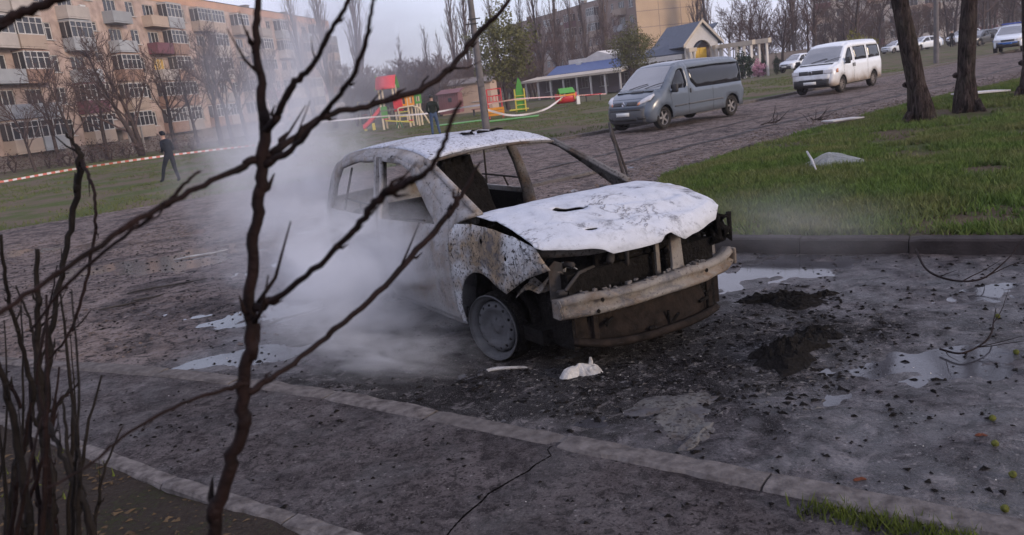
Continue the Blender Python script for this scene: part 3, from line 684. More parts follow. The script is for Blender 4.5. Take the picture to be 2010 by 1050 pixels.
for _ in range(30):
    c_ = Vector((rr_.uniform(-2.3, -.7), rr_.uniform(-.55, .55), rr_.uniform(.35, .75))); a_ = Vector((rr_.uniform(-1, 1), rr_.uniform(-1, 1), rr_.uniform(-.3, .6))).normalized() * rr_.uniform(.08, .25)
    mb.tube([c_ - a_, c_ + Vector((0, 0, rr_.uniform(0, .06))), c_ + a_], [rr_.uniform(.006, .02)] * 3, 5)
mb.build('cabin_wreckage', B_DARK, car)['kind'] = 'stuff'
# inner linings of the far side doors
mb = MB(); mb.box((-2.3, .765, .54), (.9, .03, .58)); mb.build('inner_door_lining', M_CHAR, car)
# wheels: bare steel rims
M_RIM = burnt('burnt_rim_steel', (.085, .086, .092), (.05, .045, .042), .58, .5, 5, .60)
def wheel(x, y, s, steer, rad=.235):
    wl = empty('wheel', (x, y, rad), steer); wl.parent = car
    wl.rotation_euler = (0, 0, steer)
    prof = [(rad, .095), (rad + .004, .085), (rad - .012, .070), (rad - .03, .055), (rad - .045, .0), (rad - .05, -.06), (rad - .02, -.08), (rad, -.095)]
    mb = MB(); mb.lathe([(r, h * s) for r, h in prof], 40, 'y'); mb.build('rim', M_RIM, wl, True, thick=.005)
    disc = [(.187, .03), (.178, .052), (.165, .062), (.140, .066), (.128, .058), (.10, .040), (.080, .030), (.062, .034), (.045, .044), (.032, .046), (.0005, .046)]
    P, T = tri2d([(math.cos(a) * .187, math.sin(a) * .187) for a in np.linspace(0, 2 * PI, 41)[:-1]],
                 [[(math.cos(b) * .160 + math.cos(a) * .011, math.sin(b) * .160 + math.sin(a) * .011) for a in np.linspace(0, 2 * PI, 9)[:-1]] for b in np.linspace(0, 2 * PI, 15)[:-1]] +
                 [[(math.cos(b) * .052 + math.cos(a) * .007, math.sin(b) * .052 + math.sin(a) * .007) for a in np.linspace(0, 2 * PI, 7)[:-1]] for b in np.linspace(0, 2 * PI, 5)[:-1]], .018, .012)
    rr = np.hypot(P[:, 0], P[:, 1]); dd = np.array(disc)[::-1]; h = np.interp(rr, dd[:, 0], dd[:, 1])
    mb = MB(); mb.add(np.column_stack([P[:, 0], s * h, P[:, 1]]), T.tolist()); mb.build('wheel_disc', M_RIM, wl, True, thick=.004)
    mb = MB(); mb.lathe([(.001, -.02 * s), (.14, -.02 * s), (.14, -.035 * s), (.001, -.035 * s)], 24, 'y'); mb.build('brake_disc', B_DARK, wl)
    mb = MB(); rr_ = random.Random(int(x * 10))
    mb.lathe([(rad - .01, -.085 * s), (rad + .02, -.07 * s), (rad + .018, .02 * s), (rad - .005, .05 * s)], 26, 'y')
    o = mb.build('tyre_cord_remains', M_CHAR, wl, True); o.location = (0, 0, -.008)
for x, y, s, st in ((0.02, -.735, -1, math.radians(14)), (0.02, .735, 1, math.radians(14)), (-2.72, -.735, -1, 0), (-2.72, .735, 1, 0)): wheel(x, y, s, st)
# arches
for s in (-1, 1):
    for x0 in (0, -2.72):
        mb = MB(); mb.grid([[(x0 + .40 * math.cos(a), s * .70, .26 + .40 * math.sin(a)), (x0 + .40 * math.cos(a), s * .42, .26 + .40 * math.sin(a))] for a in np.linspace(.1, PI - .1, 12)]); mb.build('wheel_arch', M_CHAR, car, True)
for x0 in (0, -2.72):
    mb = MB(); mb.tube([(x0, -.7, .23), (x0, .7, .23)], .03, 6); mb.build('axle', B_DARK, car)
# ------------------------------------------------------------------ parked vehicles
def paint(name, c, rough=.28, dirt=(.16, .13, .11), dz=.45, damt=.6):
    if name in _mc: return _mc[name]
    m, nt, b = new_mat(name); co = objco(nt)
    sep = N(nt, 'ShaderNodeSeparateXYZ'); nt.links.new(co, sep.inputs[0])
    n = noise(nt, co, 2.5, 5)
    k = math_(nt, 'ADD', sep.outputs[2], math_(nt, 'MULTIPLY', math_(nt, 'SUBTRACT', n, .5), .5))
    d = ramp(nt, k, [(max(0, dz - .25), damt), (dz + .2, 0)])                # road dirt thrown up from the wheels
    nt.links.new(mix(nt, d, c, dirt), b.inputs['Base Color'])
    nt.links.new(mix(nt, d, (rough,) * 3, (.75,) * 3), b.inputs['Roughness'])
    b.inputs['Coat Weight'].default_value = .4; b.inputs['Coat Roughness'].default_value = .12
    _mc[name] = m; return m
M_GLASS = pm('tinted_glass', (.012, .013, .016), (.018, .019, .022), 1, .06, spec=.6)
M_SCREEN = pm('windscreen_glass', (.020, .024, .034), (.03, .036, .05), .8, .04, spec=1.0)
M_SCREEN.node_tree.nodes['Principled BSDF'].inputs['IOR'].default_value = 2.3
M_TYRE = pm('tyre_rubber', (.020, .019, .019), (.045, .040, .036), 6, .85, bmp=.3)
M_ALLOY = pm('wheel_alloy', (.32, .30, .29), (.20, .185, .18), 5, .45, metal=.6)
M_STEELW = pm('wheel_steel_dusty', (.22, .19, .17), (.14, .12, .11), 5, .65, metal=.2)
M_TRIM = pm('black_trim', (.022, .022, .024), (.04, .038, .038), 4, .6)
M_GREYTRIM = pm('grey_trim', (.07, .075, .085), (.09, .09, .095), 4, .55)
M_LAMP = pm('headlamp_glass', (.62, .60, .60), (.45, .45, .47), 9, .12, spec=.8)
M_AMBER = pm('amber_lens', (.65, .30, .18), (.5, .2, .1), 9, .2)
M_REDL = pm('tail_lamp_red', (.45, .02, .02), (.3, .02, .02), 9, .25)
M_PLATE = pm('number_plate_white', (.72, .72, .70), (.66, .66, .64), 3, .5)
M_INK = pm('black_ink', (.02, .02, .02), (.03, .03, .03), 3, .6)
M_CHROME = pm('badge_chrome', (.75, .75, .77), (.6, .6, .62), 6, .2, metal=.9)
M_BLUEPL = pm('plate_blue', (.03, .14, .45), (.03, .12, .4), 4, .4)
M_UNDER = pm('underbody_black', (.012, .012, .012), (.02, .02, .02), 3, .95)

_wheel_cache = {}
def road_wheel(parent, x, y, r, s, mat, spokes, width=.2):
    key = (round(r, 3), s, mat.name, spokes)
    if key not in _wheel_cache:
        t = MB(); t.lathe([(r * .64, -.09 * s), (r * .95, -.10 * s), (r, -.07 * s), (r, .07 * s), (r * .955, .098 * s), (r * .80, .104 * s), (r * .64, .09 * s)], 28, 'y')
        tm = t.mesh('tyre', M_TYRE, True)
        g = MB(); g.lathe([(r * .64, -.09 * s), (r * .64, .088 * s), (r * .60, .075 * s), (r * .57, -.02 * s)], 28, 'y')
        g.lathe([(.001, .072 * s), (r * .15, .07 * s), (r * .17, .03 * s)], 14, 'y')
        for k in range(spokes):
            a = 2 * PI * k / spokes; mtx = Matrix.Rotation(-a, 4, 'Y')
            g.box(mtx @ Vector((r * .36, .045 * s, 0)), (r * .48, .03, r * (.20 if spokes < 8 else .14)), 0, mtx)
        gm = g.mesh('rim', mat)
        bk = MB(); bk.lathe([(.001, .0), (r * .6, .0)], 20, 'y'); bm_ = bk.mesh('brake_shadow', M_UNDER)  # flat black disc painted in for the shade behind the spokes
        _wheel_cache[key] = (tm, gm, bm_)
    wl = empty('wheel', (x, y, r)); wl.parent = parent
    for me_, nm in zip(_wheel_cache[key], ('tyre', 'rim', 'brake_disc')): inst(me_, nm, wl)  # brake_disc here is the flat black shade disc
def vehicle(name, label, cat, loc, rz, S, group=None):
    """S: body strips along the side view, half-width curve, side windows, wheels"""
    root = empty(name, loc, rz); tag(root, label, cat, group)
    ax = S['axles']; wr = S['wr']; R = S.get('R', .12); zw = S['zw']
    front = S['front']; nose = S.get('nose', .16)
    strips = S['strips']; prof = [strips[0][1][0]]
    for st in strips: prof += st[1][1:]
    prof = np.array(prof); xmax = prof[:, 0].max(); xmin = prof[:, 0].min()
    def Wf(x, z):
        y = np.interp(z, [a for a, b in zw], [b for a, b in zw])
        return y - S.get('tf', .10) * np.clip((np.asarray(x) - (xmax - .9)) / .9, 0, 1) ** 2.2 - S.get('tr', .05) * np.clip(((xmin + .5) - np.asarray(x)) / .5, 0, 1) ** 2
    def bulge(x, yv, wv): return -nose * (np.abs(yv) / (wv + 1e-6)) ** 2.4 * np.clip((x - (xmax - 1.3)) / 1.3, 0, 1)
    def side(sgn, off=0.0):
        def fn(P):
            x, z = P[:, 0], P[:, 1]; d = np.minimum(segdist(P, prof, False), R)
            y = Wf(x, z) - R + np.sqrt(np.maximum(R * R - (R - d) ** 2, 0)) + off
            return np.column_stack([x + bulge(x, y, Wf(x, z)), sgn * y, z])
        return fn
    zb = S['zb']
    body_mat = S['paint']
    for nm, pts, mt in strips:
        pp = resample(pts, .08, False); rows = []
        for x, z in pp:
            wv = float(Wf(x, z)) - R
            rows.append([(x + float(bulge(np.array(x), np.array(v * wv), wv + R)), v * wv, z + S.get('crown', .02) * (1 - v * v) * (1 if z > 1.0 * S.get('cz', 1) else 0)) for v in np.linspace(-1, 1, 13)])
        mb = MB(); mb.grid(rows); mb.build(nm, mt or body_mat, root, True, thick=.01)
    # side with wheel openings
    ol = [tuple(p) for p in prof]
    bot = []
    for a in sorted(ax):                                  # from rear to front along the sill
        bot += [(a - wr * 1.16, zb)] + arch(a, wr, wr * 1.16, 180, 0, 14)[1:-1] + [(a + wr * 1.16, zb)]
    ol = ol + bot if prof[0][0] > prof[-1][0] else ol + bot[::-1]
    wins = S['windows']
    for s in (-1, 1):
        sp_ = panel('side_panel', ol, [wn_ for wn_ in wins], side(s), body_mat, root, .16, .07, .012)
        for wn_ in wins:
            panel('side_window', wn_, [], side(s, -.012), M_GLASS, root, .25, .12, .004)
        if 'trim' in S:
            for tr, mt in S['trim']: panel('side_trim', tr, [], side(s, .010), mt, sp_, .2, .1, .012)
        if 'seams' in S:
            for x0, z0, x1, z1 in S['seams']:
                panel('door_seam', [(x0 - .004, z0), (x0 + .004, z0), (x1 + .004, z1), (x1 - .004, z1)], [], side(s, .0035), M_TRIM, sp_, .3, .2, .003)
        for x0, z0 in S.get('handles', []):
            q = side(s)(np.array([[x0, z0]]))[0]; mb = MB(); mb.cbox((q[0], q[1] + s * .012, q[2]), S.get('hsize', (.05, .03, .14)), .01); mb.build('door_handle', M_TRIM, sp_)
        if 'mirror' in S:
            x0, z0 = S['mirror']; q = side(s)(np.array([[x0, z0]]))[0]
            mb = MB(); mb.cbox((q[0] + .02, q[1] + s * .13, q[2] + .05), (.11, .20, .26), .04); mb.tube([(q[0], q[1], q[2] - .05), (q[0], q[1] + s * .1, q[2] - .02)], .03, 6); mb.build('wing_mirror', M_TRIM, root, True)
        for a in ax: road_wheel(root, a, s * (S['track']), wr, s, S['rim'], S['spokes'])
        for nm, pts_, mt, off in S.get('lamps', []):
            panel(nm, pts_, [], side(s, off), mt, root, .1, .06, .02)
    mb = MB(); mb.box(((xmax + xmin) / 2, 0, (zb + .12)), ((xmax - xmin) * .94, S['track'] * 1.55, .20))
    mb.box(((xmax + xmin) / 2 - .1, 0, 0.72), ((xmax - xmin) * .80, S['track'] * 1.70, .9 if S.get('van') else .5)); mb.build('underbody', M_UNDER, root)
    def on_front(y, z):
        """x of the body front at a height and half-width"""
        i = prof[:, 0] > xmax - 1.2; pz = prof[i]; o_ = np.argsort(pz[:, 1]); x = float(np.interp(z, pz[o_, 1], pz[o_, 0]))
        return x + float(bulge(np.array(x), np.array(abs(y)), float(Wf(x, z))))
    def front_patch(nm, pts, off, mt, sp=.08, thick=.012, parent=None):
        def fn(P): return np.array([(on_front(y, z) + off, y, z) for y, z in P])
        return panel(nm, pts, [], fn, mt, parent or root, sp, sp, thick)
    return root, front_patch, on_front

def plate(root, fp, z0, w_=.52, h_=.112, y0=0.0, off=.03):
    pl = fp('number_plate', [(y0 - w_ / 2, z0), (y0 + w_ / 2, z0), (y0 + w_ / 2, z0 + h_), (y0 - w_ / 2, z0 + h_)], off, M_PLATE, .3, .006)
    return pl

P_GREY = paint('van_grey_blue_paint', (.105, .128, .162), .3, (.13, .12, .115), .38, .45)
P_WHITE = paint('van_white_paint', (.74, .77, .80), .35, (.30, .24, .19), .62, .95)
# grey minibus
gS = dict(axles=(-1.75, 1.75), wr=.335, track=.815, R=.13, zb=.30, van=True, paint=P_GREY, rim=M_ALLOY, spokes=5, front=2.58, nose=.22, tf=.10, crown=.035, cz=1.5,
  zw=[(.2, .90), (.35, .94), (.7, .955), (1.05, .955), (1.3, .94), (1.6, .875), (1.9, .80), (2.0, .78)],
  strips=[('bumper', [(2.40, .24), (2.52, .30), (2.58, .42), (2.59, .58), (2.56, .70)], M_GREYTRIM), ('nose_panel', [(2.56, .70), (2.52, .80), (2.44, .92), (2.38, .97)], None),
          ('bonnet', [(2.38, .97), (2.18, 1.07), (1.80, 1.21)], None), ('windscreen', [(1.80, 1.21), (1.40, 1.52), (.98, 1.83)], M_SCREEN),
          ('roof', [(.98, 1.83), (.78, 1.90), (.45, 1.935), (0, 1.945), (-1.2, 1.935), (-2.0, 1.91), (-2.3, 1.87)], None), ('tailgate', [(-2.3, 1.87), (-2.46, 1.70), (-2.52, 1.2), (-2.56, .75), (-2.52, .32)], None)],
  windows=[[(1.42, 1.155), (1.34, 1.30), (.98, 1.67), (.82, 1.73), (.66, 1.73), (.62, 1.20), (.70, 1.13)], [(.44, 1.72), (.40, 1.30), (.16, 1.09), (-1.0, 1.08), (-2.30, 1.08), (-2.34, 1.72), (-1.0, 1.74)]],
  trim=[([(1.28, .60), (.62, .60), (.62, .655), (1.24, .655)], M_GREYTRIM), ([(.58, .60), (-1.28, .60), (-1.24, .655), (.58, .655)], M_GREYTRIM)],
  seams=[(.535, .34, .545, 1.78), (1.36, .62, 1.50, 1.12), (-.72, .34, -.72, 1.05)], handles=[(.44, 1.02)], mirror=(1.34, 1.12))
g0, g1 = gnd(1298, 253), gnd(1434, 226)
rz = math.atan2((g0 - g1).y, (g0 - g1).x); dirv = (g0 - g1).normalized(); nv = Vector((-dirv.y, dirv.x, 0))
if nv.dot(Vector((0, 1, 0))) < 0: nv = -nv
c = (g0 + g1) / 2 + nv * .80; c.z = 0
van, fp, onf = vehicle('grey_minibus', 'grey minibus with blacked-out rear side windows parked at the road edge', 'van', c, rz, gS)
for s in (-1, 1):
    L_ = fp('headlight', [(s * .52, .80), (s * .86, .92), (s * .88, 1.05), (s * .80, 1.10), (s * .62, .98), (s * .50, .86)], .012, M_LAMP, .07, .02)
    fp('indicator', [(s * .50, .79), (s * .58, .825), (s * .56, .90), (s * .50, .86)], .018, M_AMBER, .06, .02, L_)
    fp('grille', [(s * .09, .80), (s * .48, .795), (s * .46, .90), (s * .10, .905)], .008, M_TRIM, .08, .02)
    fp('fog_recess', [(s * .50, .36), (s * .74, .37), (s * .74, .46), (s * .48, .46)], .006, M_TRIM, .08)
fp('lower_intake', [(-.44, .33), (.44, .33), (.46, .42), (-.46, .42)], .006, M_TRIM, .1)
fp('upper_intake', [(-.60, .645), (.60, .645), (.62, .70), (-.62, .70)], .006, M_TRIM, .1)
mb = MB(); xb = onf(0, .85); 
for s in (-1, 1): mb.tube([(xb + .05, 0, .78), (xb + .045, s * .05, .85), (xb + .04, 0, .92)], .013, 6)
mb.build('diamond_badge', M_CHROME, van)
plate(van, fp, .49)
mb = MB(); mb.box((1.98, .12, 1.165), (.10, .46, .02), 0, Matrix.Rotation(math.radians(21), 4, 'Y')); mb.build('bonnet_scoop', M_TRIM, van)
for y0 in (-.35, .28):
    mb = MB(); mb.tube([(1.80, y0, 1.245), (1.70, y0 + .35, 1.325), (1.63, y0 + .62, 1.37)], .012, 5); mb.build('wiper', M_TRIM, van)

# white van with muddy flanks
wS = dict(axles=(-1.46, 1.46), wr=.32, track=.79, R=.11, zb=.32, van=True, paint=P_WHITE, rim=M_STEELW, spokes=10, front=2.38, nose=.14, tf=.08, crown=.03, cz=1.5,
  zw=[(.2, .88), (.35, .915), (.7, .92), (1.05, .92), (1.3, .90), (1.6, .84), (1.9, .77), (2.0, .75)],
  strips=[('bumper', [(2.22, .28), (2.36, .34), (2.40, .46), (2.38, .60)], M_TRIM), ('nose_panel', [(2.38, .60), (2.34, .66), (2.29, .95), (2.26, .99)], None),
          ('bonnet', [(2.26, .99), (2.05, 1.07), (1.60, 1.20)], None), ('windscreen', [(1.60, 1.20), (1.27, 1.48), (.90, 1.77)], M_SCREEN),
          ('roof', [(.90, 1.77), (.70, 1.86), (.35, 1.91), (-.2, 1.93), (-1.5, 1.93), (-2.05, 1.90), (-2.18, 1.85)], None), ('tailgate', [(-2.18, 1.85), (-2.28, 1.65), (-2.36, 1.2), (-2.38, .75), (-2.34, .34)], None)],
  windows=[[(1.30, 1.20), (1.02, 1.50), (.80, 1.68), (.56, 1.70), (.54, 1.17)], [(.36, 1.70), (.34, 1.17), (-.78, 1.17), (-.78, 1.71)], [(-.94, 1.71), (-.94, 1.17), (-2.08, 1.19), (-2.02, 1.68)]],
  trim=[([(1.92, .80), (2.10, .80), (2.06, .94), (1.92, .96)], M_AMBER)],
  seams=[(.45, .36, .45, 1.76), (1.30, .7, 1.42, 1.14), (-.86, .36, -.86, 1.76)], handles=[(.38, 1.0), (.54, 1.0)], mirror=(1.24, 1.16))
g0, g1 = gnd(1649, 181), gnd(1727, 164.5)
rz = math.atan2((g0 - g1).y, (g0 - g1).x); dirv = (g0 - g1).normalized(); nv = Vector((-dirv.y, dirv.x, 0))
if nv.y < 0: nv = -nv
c = g0 - dirv * 1.46 + nv * .78; c.z = 0
van, fp, onf = vehicle('white_van', 'white van with mud-brown lower sides parked beyond the grey minibus', 'van', c, rz, wS)
for s in (-1, 1):
    fp('headlight', [(s * .52, .80), (s * .84, .80), (s * .84, .95), (s * .52, .95)], .012, M_LAMP, .08, .02)
fp('grille', [(-.50, .80), (.50, .80), (.50, .95), (-.50, .95)], .008, M_TRIM, .1, .02)
mb = MB(); mb.lathe([(.085, 0), (.085, .02), (.07, .025), (.07, 0)], 18, 'x', (onf(0, .87) + .03, 0, .875)); mb.build('round_badge', M_CHROME, van)
fp('lower_intake', [(-.50, .56), (.50, .56), (.48, .62), (-.48, .62)], .008, M_TRIM, .1)
plate(van, fp, .42)
mb = MB(); mb.box((.95, .0, 1.30), (.35, .5, .02)); mb.build('dashboard_papers', M_PLATE, van)
for y0 in (-.3, .25):
    mb = MB(); mb.tube([(1.60, y0, 1.23), (1.50, y0 + .35, 1.315), (1.44, y0 + .6, 1.36)], .012, 5); mb.build('wiper', M_TRIM, van)

# cars further off
def car_spec(col, h=1.48, L=4.3, hatch=True, rimm=M_STEELW, suv=False):
    k = h / 1.48; f_ = L / 2; zb = .24 if not suv else .34; wr = .31 if not suv else .36
    rear = [(-f_ + .55, 1.36 * k), (-f_ + .12, 1.0 * k)] if hatch else [(-f_ + 1.25, 1.36 * k), (-f_ + .75, 1.03 * k)]
    tail = [(-f_ + .12, 1.0 * k), (-f_ + .02, .75 * k), (-f_ + .05, zb + .05)] if hatch else [(-f_ + .75, 1.03 * k), (-f_ + .08, .97 * k), (-f_, .75 * k), (-f_ + .05, zb + .05)]
    xr = -f_ + (.55 if hatch else 1.25)
    return dict(axles=(-f_ + .80, f_ - .85), wr=wr, track=.76, R=.10, zb=zb, paint=col, rim=rimm, spokes=5, front=f_, nose=.25, tf=.12, crown=.03, cz=1.2,
      zw=[(.2, .82), (.4, .87), (.75 * k, .88), (.95 * k, .86), (1.2 * k, .74), (h, .62)],
      strips=[('bumper', [(f_ - .08, zb), (f_, .42 * k), (f_ - .01, .58 * k)], M_TRIM if suv else None), ('nose_panel', [(f_ - .01, .58 * k), (f_ - .06, .72 * k), (f_ - .14, .80 * k)], None), ('bonnet', [(f_ - .14, .80 * k), (f_ - .5, .90 * k), (f_ - 1.08, .985 * k)], None),
              ('windscreen', [(f_ - 1.08, .985 * k), (f_ - 1.45, 1.21 * k), (f_ - 1.82, 1.39 * k)], M_SCREEN), ('roof', [(f_ - 1.82, 1.39 * k), (f_ - 2.2, 1.46 * k), (f_ - 2.7, h), (xr + .5, 1.45 * k), (xr, 1.36 * k)], None),
              ('rear_window', rear, M_GLASS), ('tailgate', tail, None)],
      windows=[[(f_ - 1.25, .97 * k), (f_ - 1.85, 1.33 * k), (f_ - 2.28, 1.39 * k), (f_ - 2.30, .97 * k)], [(f_ - 2.40, .97 * k), (f_ - 2.38, 1.39 * k), (xr + .25, 1.36 * k), (xr - .05, 1.0 * k)]],
      seams=[(f_ - 1.28, .3, f_ - 1.26, .93), (f_ - 2.35, .3, f_ - 2.35, .95)], mirror=(f_ - 1.38, .95 * k))
def far_car(name, label, px, py, deg, spec, z=None, cat='car', plate_blue=False, grille=True, group=None, Y=None):
    p = gnd(px, py) if Y is None else aty(px, py, Y); p.z = float(ground_z(p.x, p.y)) if z is None else z
    root, fp, onf = vehicle(name, label, cat, p, math.radians(deg), spec, group); k = spec['strips'][2][1][0][1] / .80
    for s in (-1, 1): fp('headlight', [(s * .42, .64 * k), (s * .76, .66 * k), (s * .78, .76 * k), (s * .45, .73 * k)], .012, M_LAMP, .1, .02)
    fp('grille', [(-.38, .62 * k), (.38, .62 * k), (.40, .72 * k), (-.40, .72 * k)], .008, M_TRIM, .12, .02)
    fp('lower_intake', [(-.6, .36 * k), (.6, .36 * k), (.55, .45 * k), (-.55, .45 * k)], .008, M_TRIM, .12, .02)
    fp('number_plate', [(-.26, .47 * k), (.26, .47 * k), (.26, .56 * k), (-.26, .56 * k)], .02, M_BLUEPL if plate_blue else M_PLATE, .3, .01)
    return root, fp
P_SUV = paint('suv_white_paint', (.70, .74, .80), .3, (.3, .27, .25), .3, .4)
P_BLUE = paint('car_pale_blue_paint', (.45, .55, .70), .3, (.3, .27, .25), .3, .4)
P_DARK = paint('car_dark_paint', (.05, .055, .065), .3, (.2, .18, .17), .3, .4)
P_SILV = paint('car_silver_paint', (.42, .42, .45), .3, (.2, .18, .17), .3, .4)
far_car('white_crossover', 'white crossover behind the white van, nose to the camera', 1566, 134, 214, car_spec(P_SUV, 1.66, 4.35, True, M_ALLOY, True))
pc, fp = far_car('police_suv', 'white and blue patrol crossover with roof light bar at the right edge', 1985, 101, 232, car_spec(P_SUV, 1.72, 4.4, True, M_ALLOY, True), plate_blue=True)
M_LBAR = pm('light_bar_blue', (.05, .09, .35), (.05, .07, .25), 4, .2)
mb = MB(); mb.cbox((-.15, 0, 1.80), (.28, 1.15, .10), .03); mb.build('light_bar', M_LBAR, pc)
fp('blue_bonnet_stripe', [(-.55, .60), (.55, .60), (.55, .66), (-.55, .66)], .016, M_BLUEPL, .12)
for s in (-1, 1):
    mb = MB(); mb.box((0, s * .885, .78), (3.2, .012, .14)); mb.build('blue_side_stripe', M_BLUEPL, pc)
    mb = MB(); mb.tube([(.35, s * .58, 1.74), (-.1, s * .60, 1.77), (-1.2, s * .58, 1.72)], .02, 6); mb.build('roof_rail', M_TRIM, pc)
far_car('pale_blue_car', 'pale blue car left of the grey pole on the lawn edge', 1815, 97, 200, car_spec(P_BLUE, 1.48, 4.3))
far_car('white_car', 'white hatchback behind the pale blue car', 1812, 88, 196, car_spec(P_SUV, 1.5, 4.2), Y=97)
far_car('white_car', 'white car behind the person in dark clothes', 1892, 80, 198, car_spec(P_SUV, 1.75, 4.6, True, M_ALLOY, True), Y=101)
far_car('dark_car', 'dark estate car parked left of the patrol crossover', 1925, 78, 205, car_spec(P_DARK, 1.5, 4.4), Y=84)
far_car('silver_car', 'silver car behind the patrol crossover', 1960, 60, 205, car_spec(P_SILV, 1.5, 4.4), Y=100)
far_car('white_car', 'white hatchback seen at the left of the leaning tree', 1758, 92, 200, car_spec(P_SUV, 1.5, 4.0), Y=108)
far_car('dark_car', 'dark car farthest along the row by the flats', 1770, 86, 200, car_spec(P_DARK, 1.5, 4.3), Y=125)
# ------------------------------------------------------------------ buildings
M_BRICKL = pm('pink_beige_wall', (.55, .425, .365), (.27, .205, .18), .9, .9, bmp=.3, bscale=8)
M_BRICKO = pm('orange_brick_band', (.56, .33, .215), (.45, .265, .18), .5, .9, bmp=.3, bscale=8)
M_PARA = pm('balcony_parapet', (.53, .48, .44), (.40, .36, .335), .9, .85, vary=.55)
M_PARA2 = pm('balcony_parapet_tinted', (.50, .40, .32), (.42, .33, .27), .9, .85, vary=.5)
M_PARA3 = pm('balcony_brick', (.38, .25, .19), (.29, .19, .15), 1.5, .9, vary=.4)
M_PARA4 = pm('balcony_blue_grey', (.40, .42, .44), (.32, .33, .35), 1, .8, vary=.4)
M_MAROON = pm('maroon_cladding', (.19, .085, .10), (.15, .07, .085), .9, .8)
M_FRAME = pm('window_frame_white', (.66, .64, .62), (.52, .50, .48), 2, .6, vary=.5)
M_PANE = pm('window_pane', (.035, .036, .042), (.075, .072, .075), .7, .12, spec=.7, vary=.6)
M_CURT = pm('yellow_curtain_pane', (.58, .38, .10), (.5, .33, .1), 1.2, .5)
M_ROOFD = pm('roof_felt', (.09, .085, .085), (.06, .055, .055), 1, .9)
M_PLINTH = pm('plinth_render', (.23, .20, .185), (.15, .13, .12), .7, .9)
M_DARKW = pm('brown_brick_shaded_tone', (.30, .235, .20), (.235, .18, .155), .3, .9, bmp=.3, bscale=8)  # darker of the pair: facade shade put into the brown; joints use it too
M_LITW = pm('sunlit_tone_end_wall', (.50, .37, .255), (.42, .31, .215), .3, .9, bmp=.3, bscale=8)  # low sun on the gable end is painted into this ochre
M_CREAMW = pm('cream_panel_wall', (.56, .50, .45), (.46, .41, .37), .3, .9, bmp=.3, bscale=8)
M_AC = pm('ac_unit_white', (.6, .6, .58), (.5, .5, .48), 2, .5)
_win = {}
def win_meshes(w_, h_, kind):
    k = (w_, h_, kind)
    if k not in _win:
        f = MB(); t = .07; d = .06
        for x in (-w_ / 2 + t / 2, w_ / 2 - t / 2): f.box((x, .10, h_ / 2), (t, d, h_))
        for z in (t / 2, h_ - t / 2): f.box((0, .10, z), (w_ - 2 * t, d, t))
        for i in range(1, kind): f.box((-w_ / 2 + w_ * i / kind, .10, h_ / 2), (t * .9, d, h_ - 2 * t))
        if w_ < 1.7: f.box((w_ * .25 - .01, .10, h_ * .70), (w_ * .5 - t * 1.6, d * .8, t * .8))
        f.box((0, -.06, -.03), (w_ + .16, .20, .05))
        p = MB(); p.add([(-w_ / 2 + t, .11, t), (w_ / 2 - t, .11, t), (w_ / 2 - t, .11, h_ - t), (-w_ / 2 + t, .11, h_ - t)], [(0, 1, 2, 3)])
        p.box((0, .14, h_ / 2), (w_ - t, .02, h_ - t))
        _win[k] = (f.mesh('window', M_FRAME), p.mesh('pane', M_PANE), p.mesh('pane', M_CURT))
    return _win[k]
_bal = {}
def bal_meshes(w_, glazed, mat):
    k = (w_, glazed, mat.name)
    if k not in _bal:
        b = MB(); dp = 1.15
        b.box((0, -dp / 2, -.08), (w_, dp, .14)); b.box((0, -dp + .04, .50), (w_, .07, .98)); b.box((-w_ / 2 + .035, -dp / 2 + .04, .50), (.07, dp - .10, .98)); b.box((w_ / 2 - .035, -dp / 2 + .04, .50), (.07, dp - .10, .98))
        if glazed: b.box((0, -dp / 2, 2.52), (w_, dp, .10))
        g = MB(); n = 4
        if glazed:
            for i in range(n + 1): g.box((-w_ / 2 + .05 + (w_ - .1) * i / n, -dp + .05, 1.73), (.07, .06, 1.46))
            g.box((0, -dp + .05, 2.42), (w_ - .1, .055, .08)); g.box((0, -dp + .05, 1.03), (w_ - .1, .055, .07)); g.box((0, -dp + .05, 1.95), (w_ - .1, .05, .05))
            for s in (-1, 1): g.box((s * (w_ / 2 - .05), -dp / 2, 2.42), (.06, dp - .1, .08)); g.box((s * (w_ / 2 - .05), -dp / 2, 1.73), (.05, .06, 1.4))
        p = MB()
        if glazed:
            p.box((0, -dp + .075, 1.73), (w_ - .16, .012, 1.34))
            for s in (-1, 1): p.box((s * (w_ / 2 - .055), -dp / 2 + .02, 1.73), (.012, dp - .16, 1.34))
        _bal[k] = (b.mesh('balcony', mat), g.mesh('glazing_frame', M_FRAME) if glazed else None, p.mesh('pane', M_PANE) if glazed else None)
    return _bal[k]
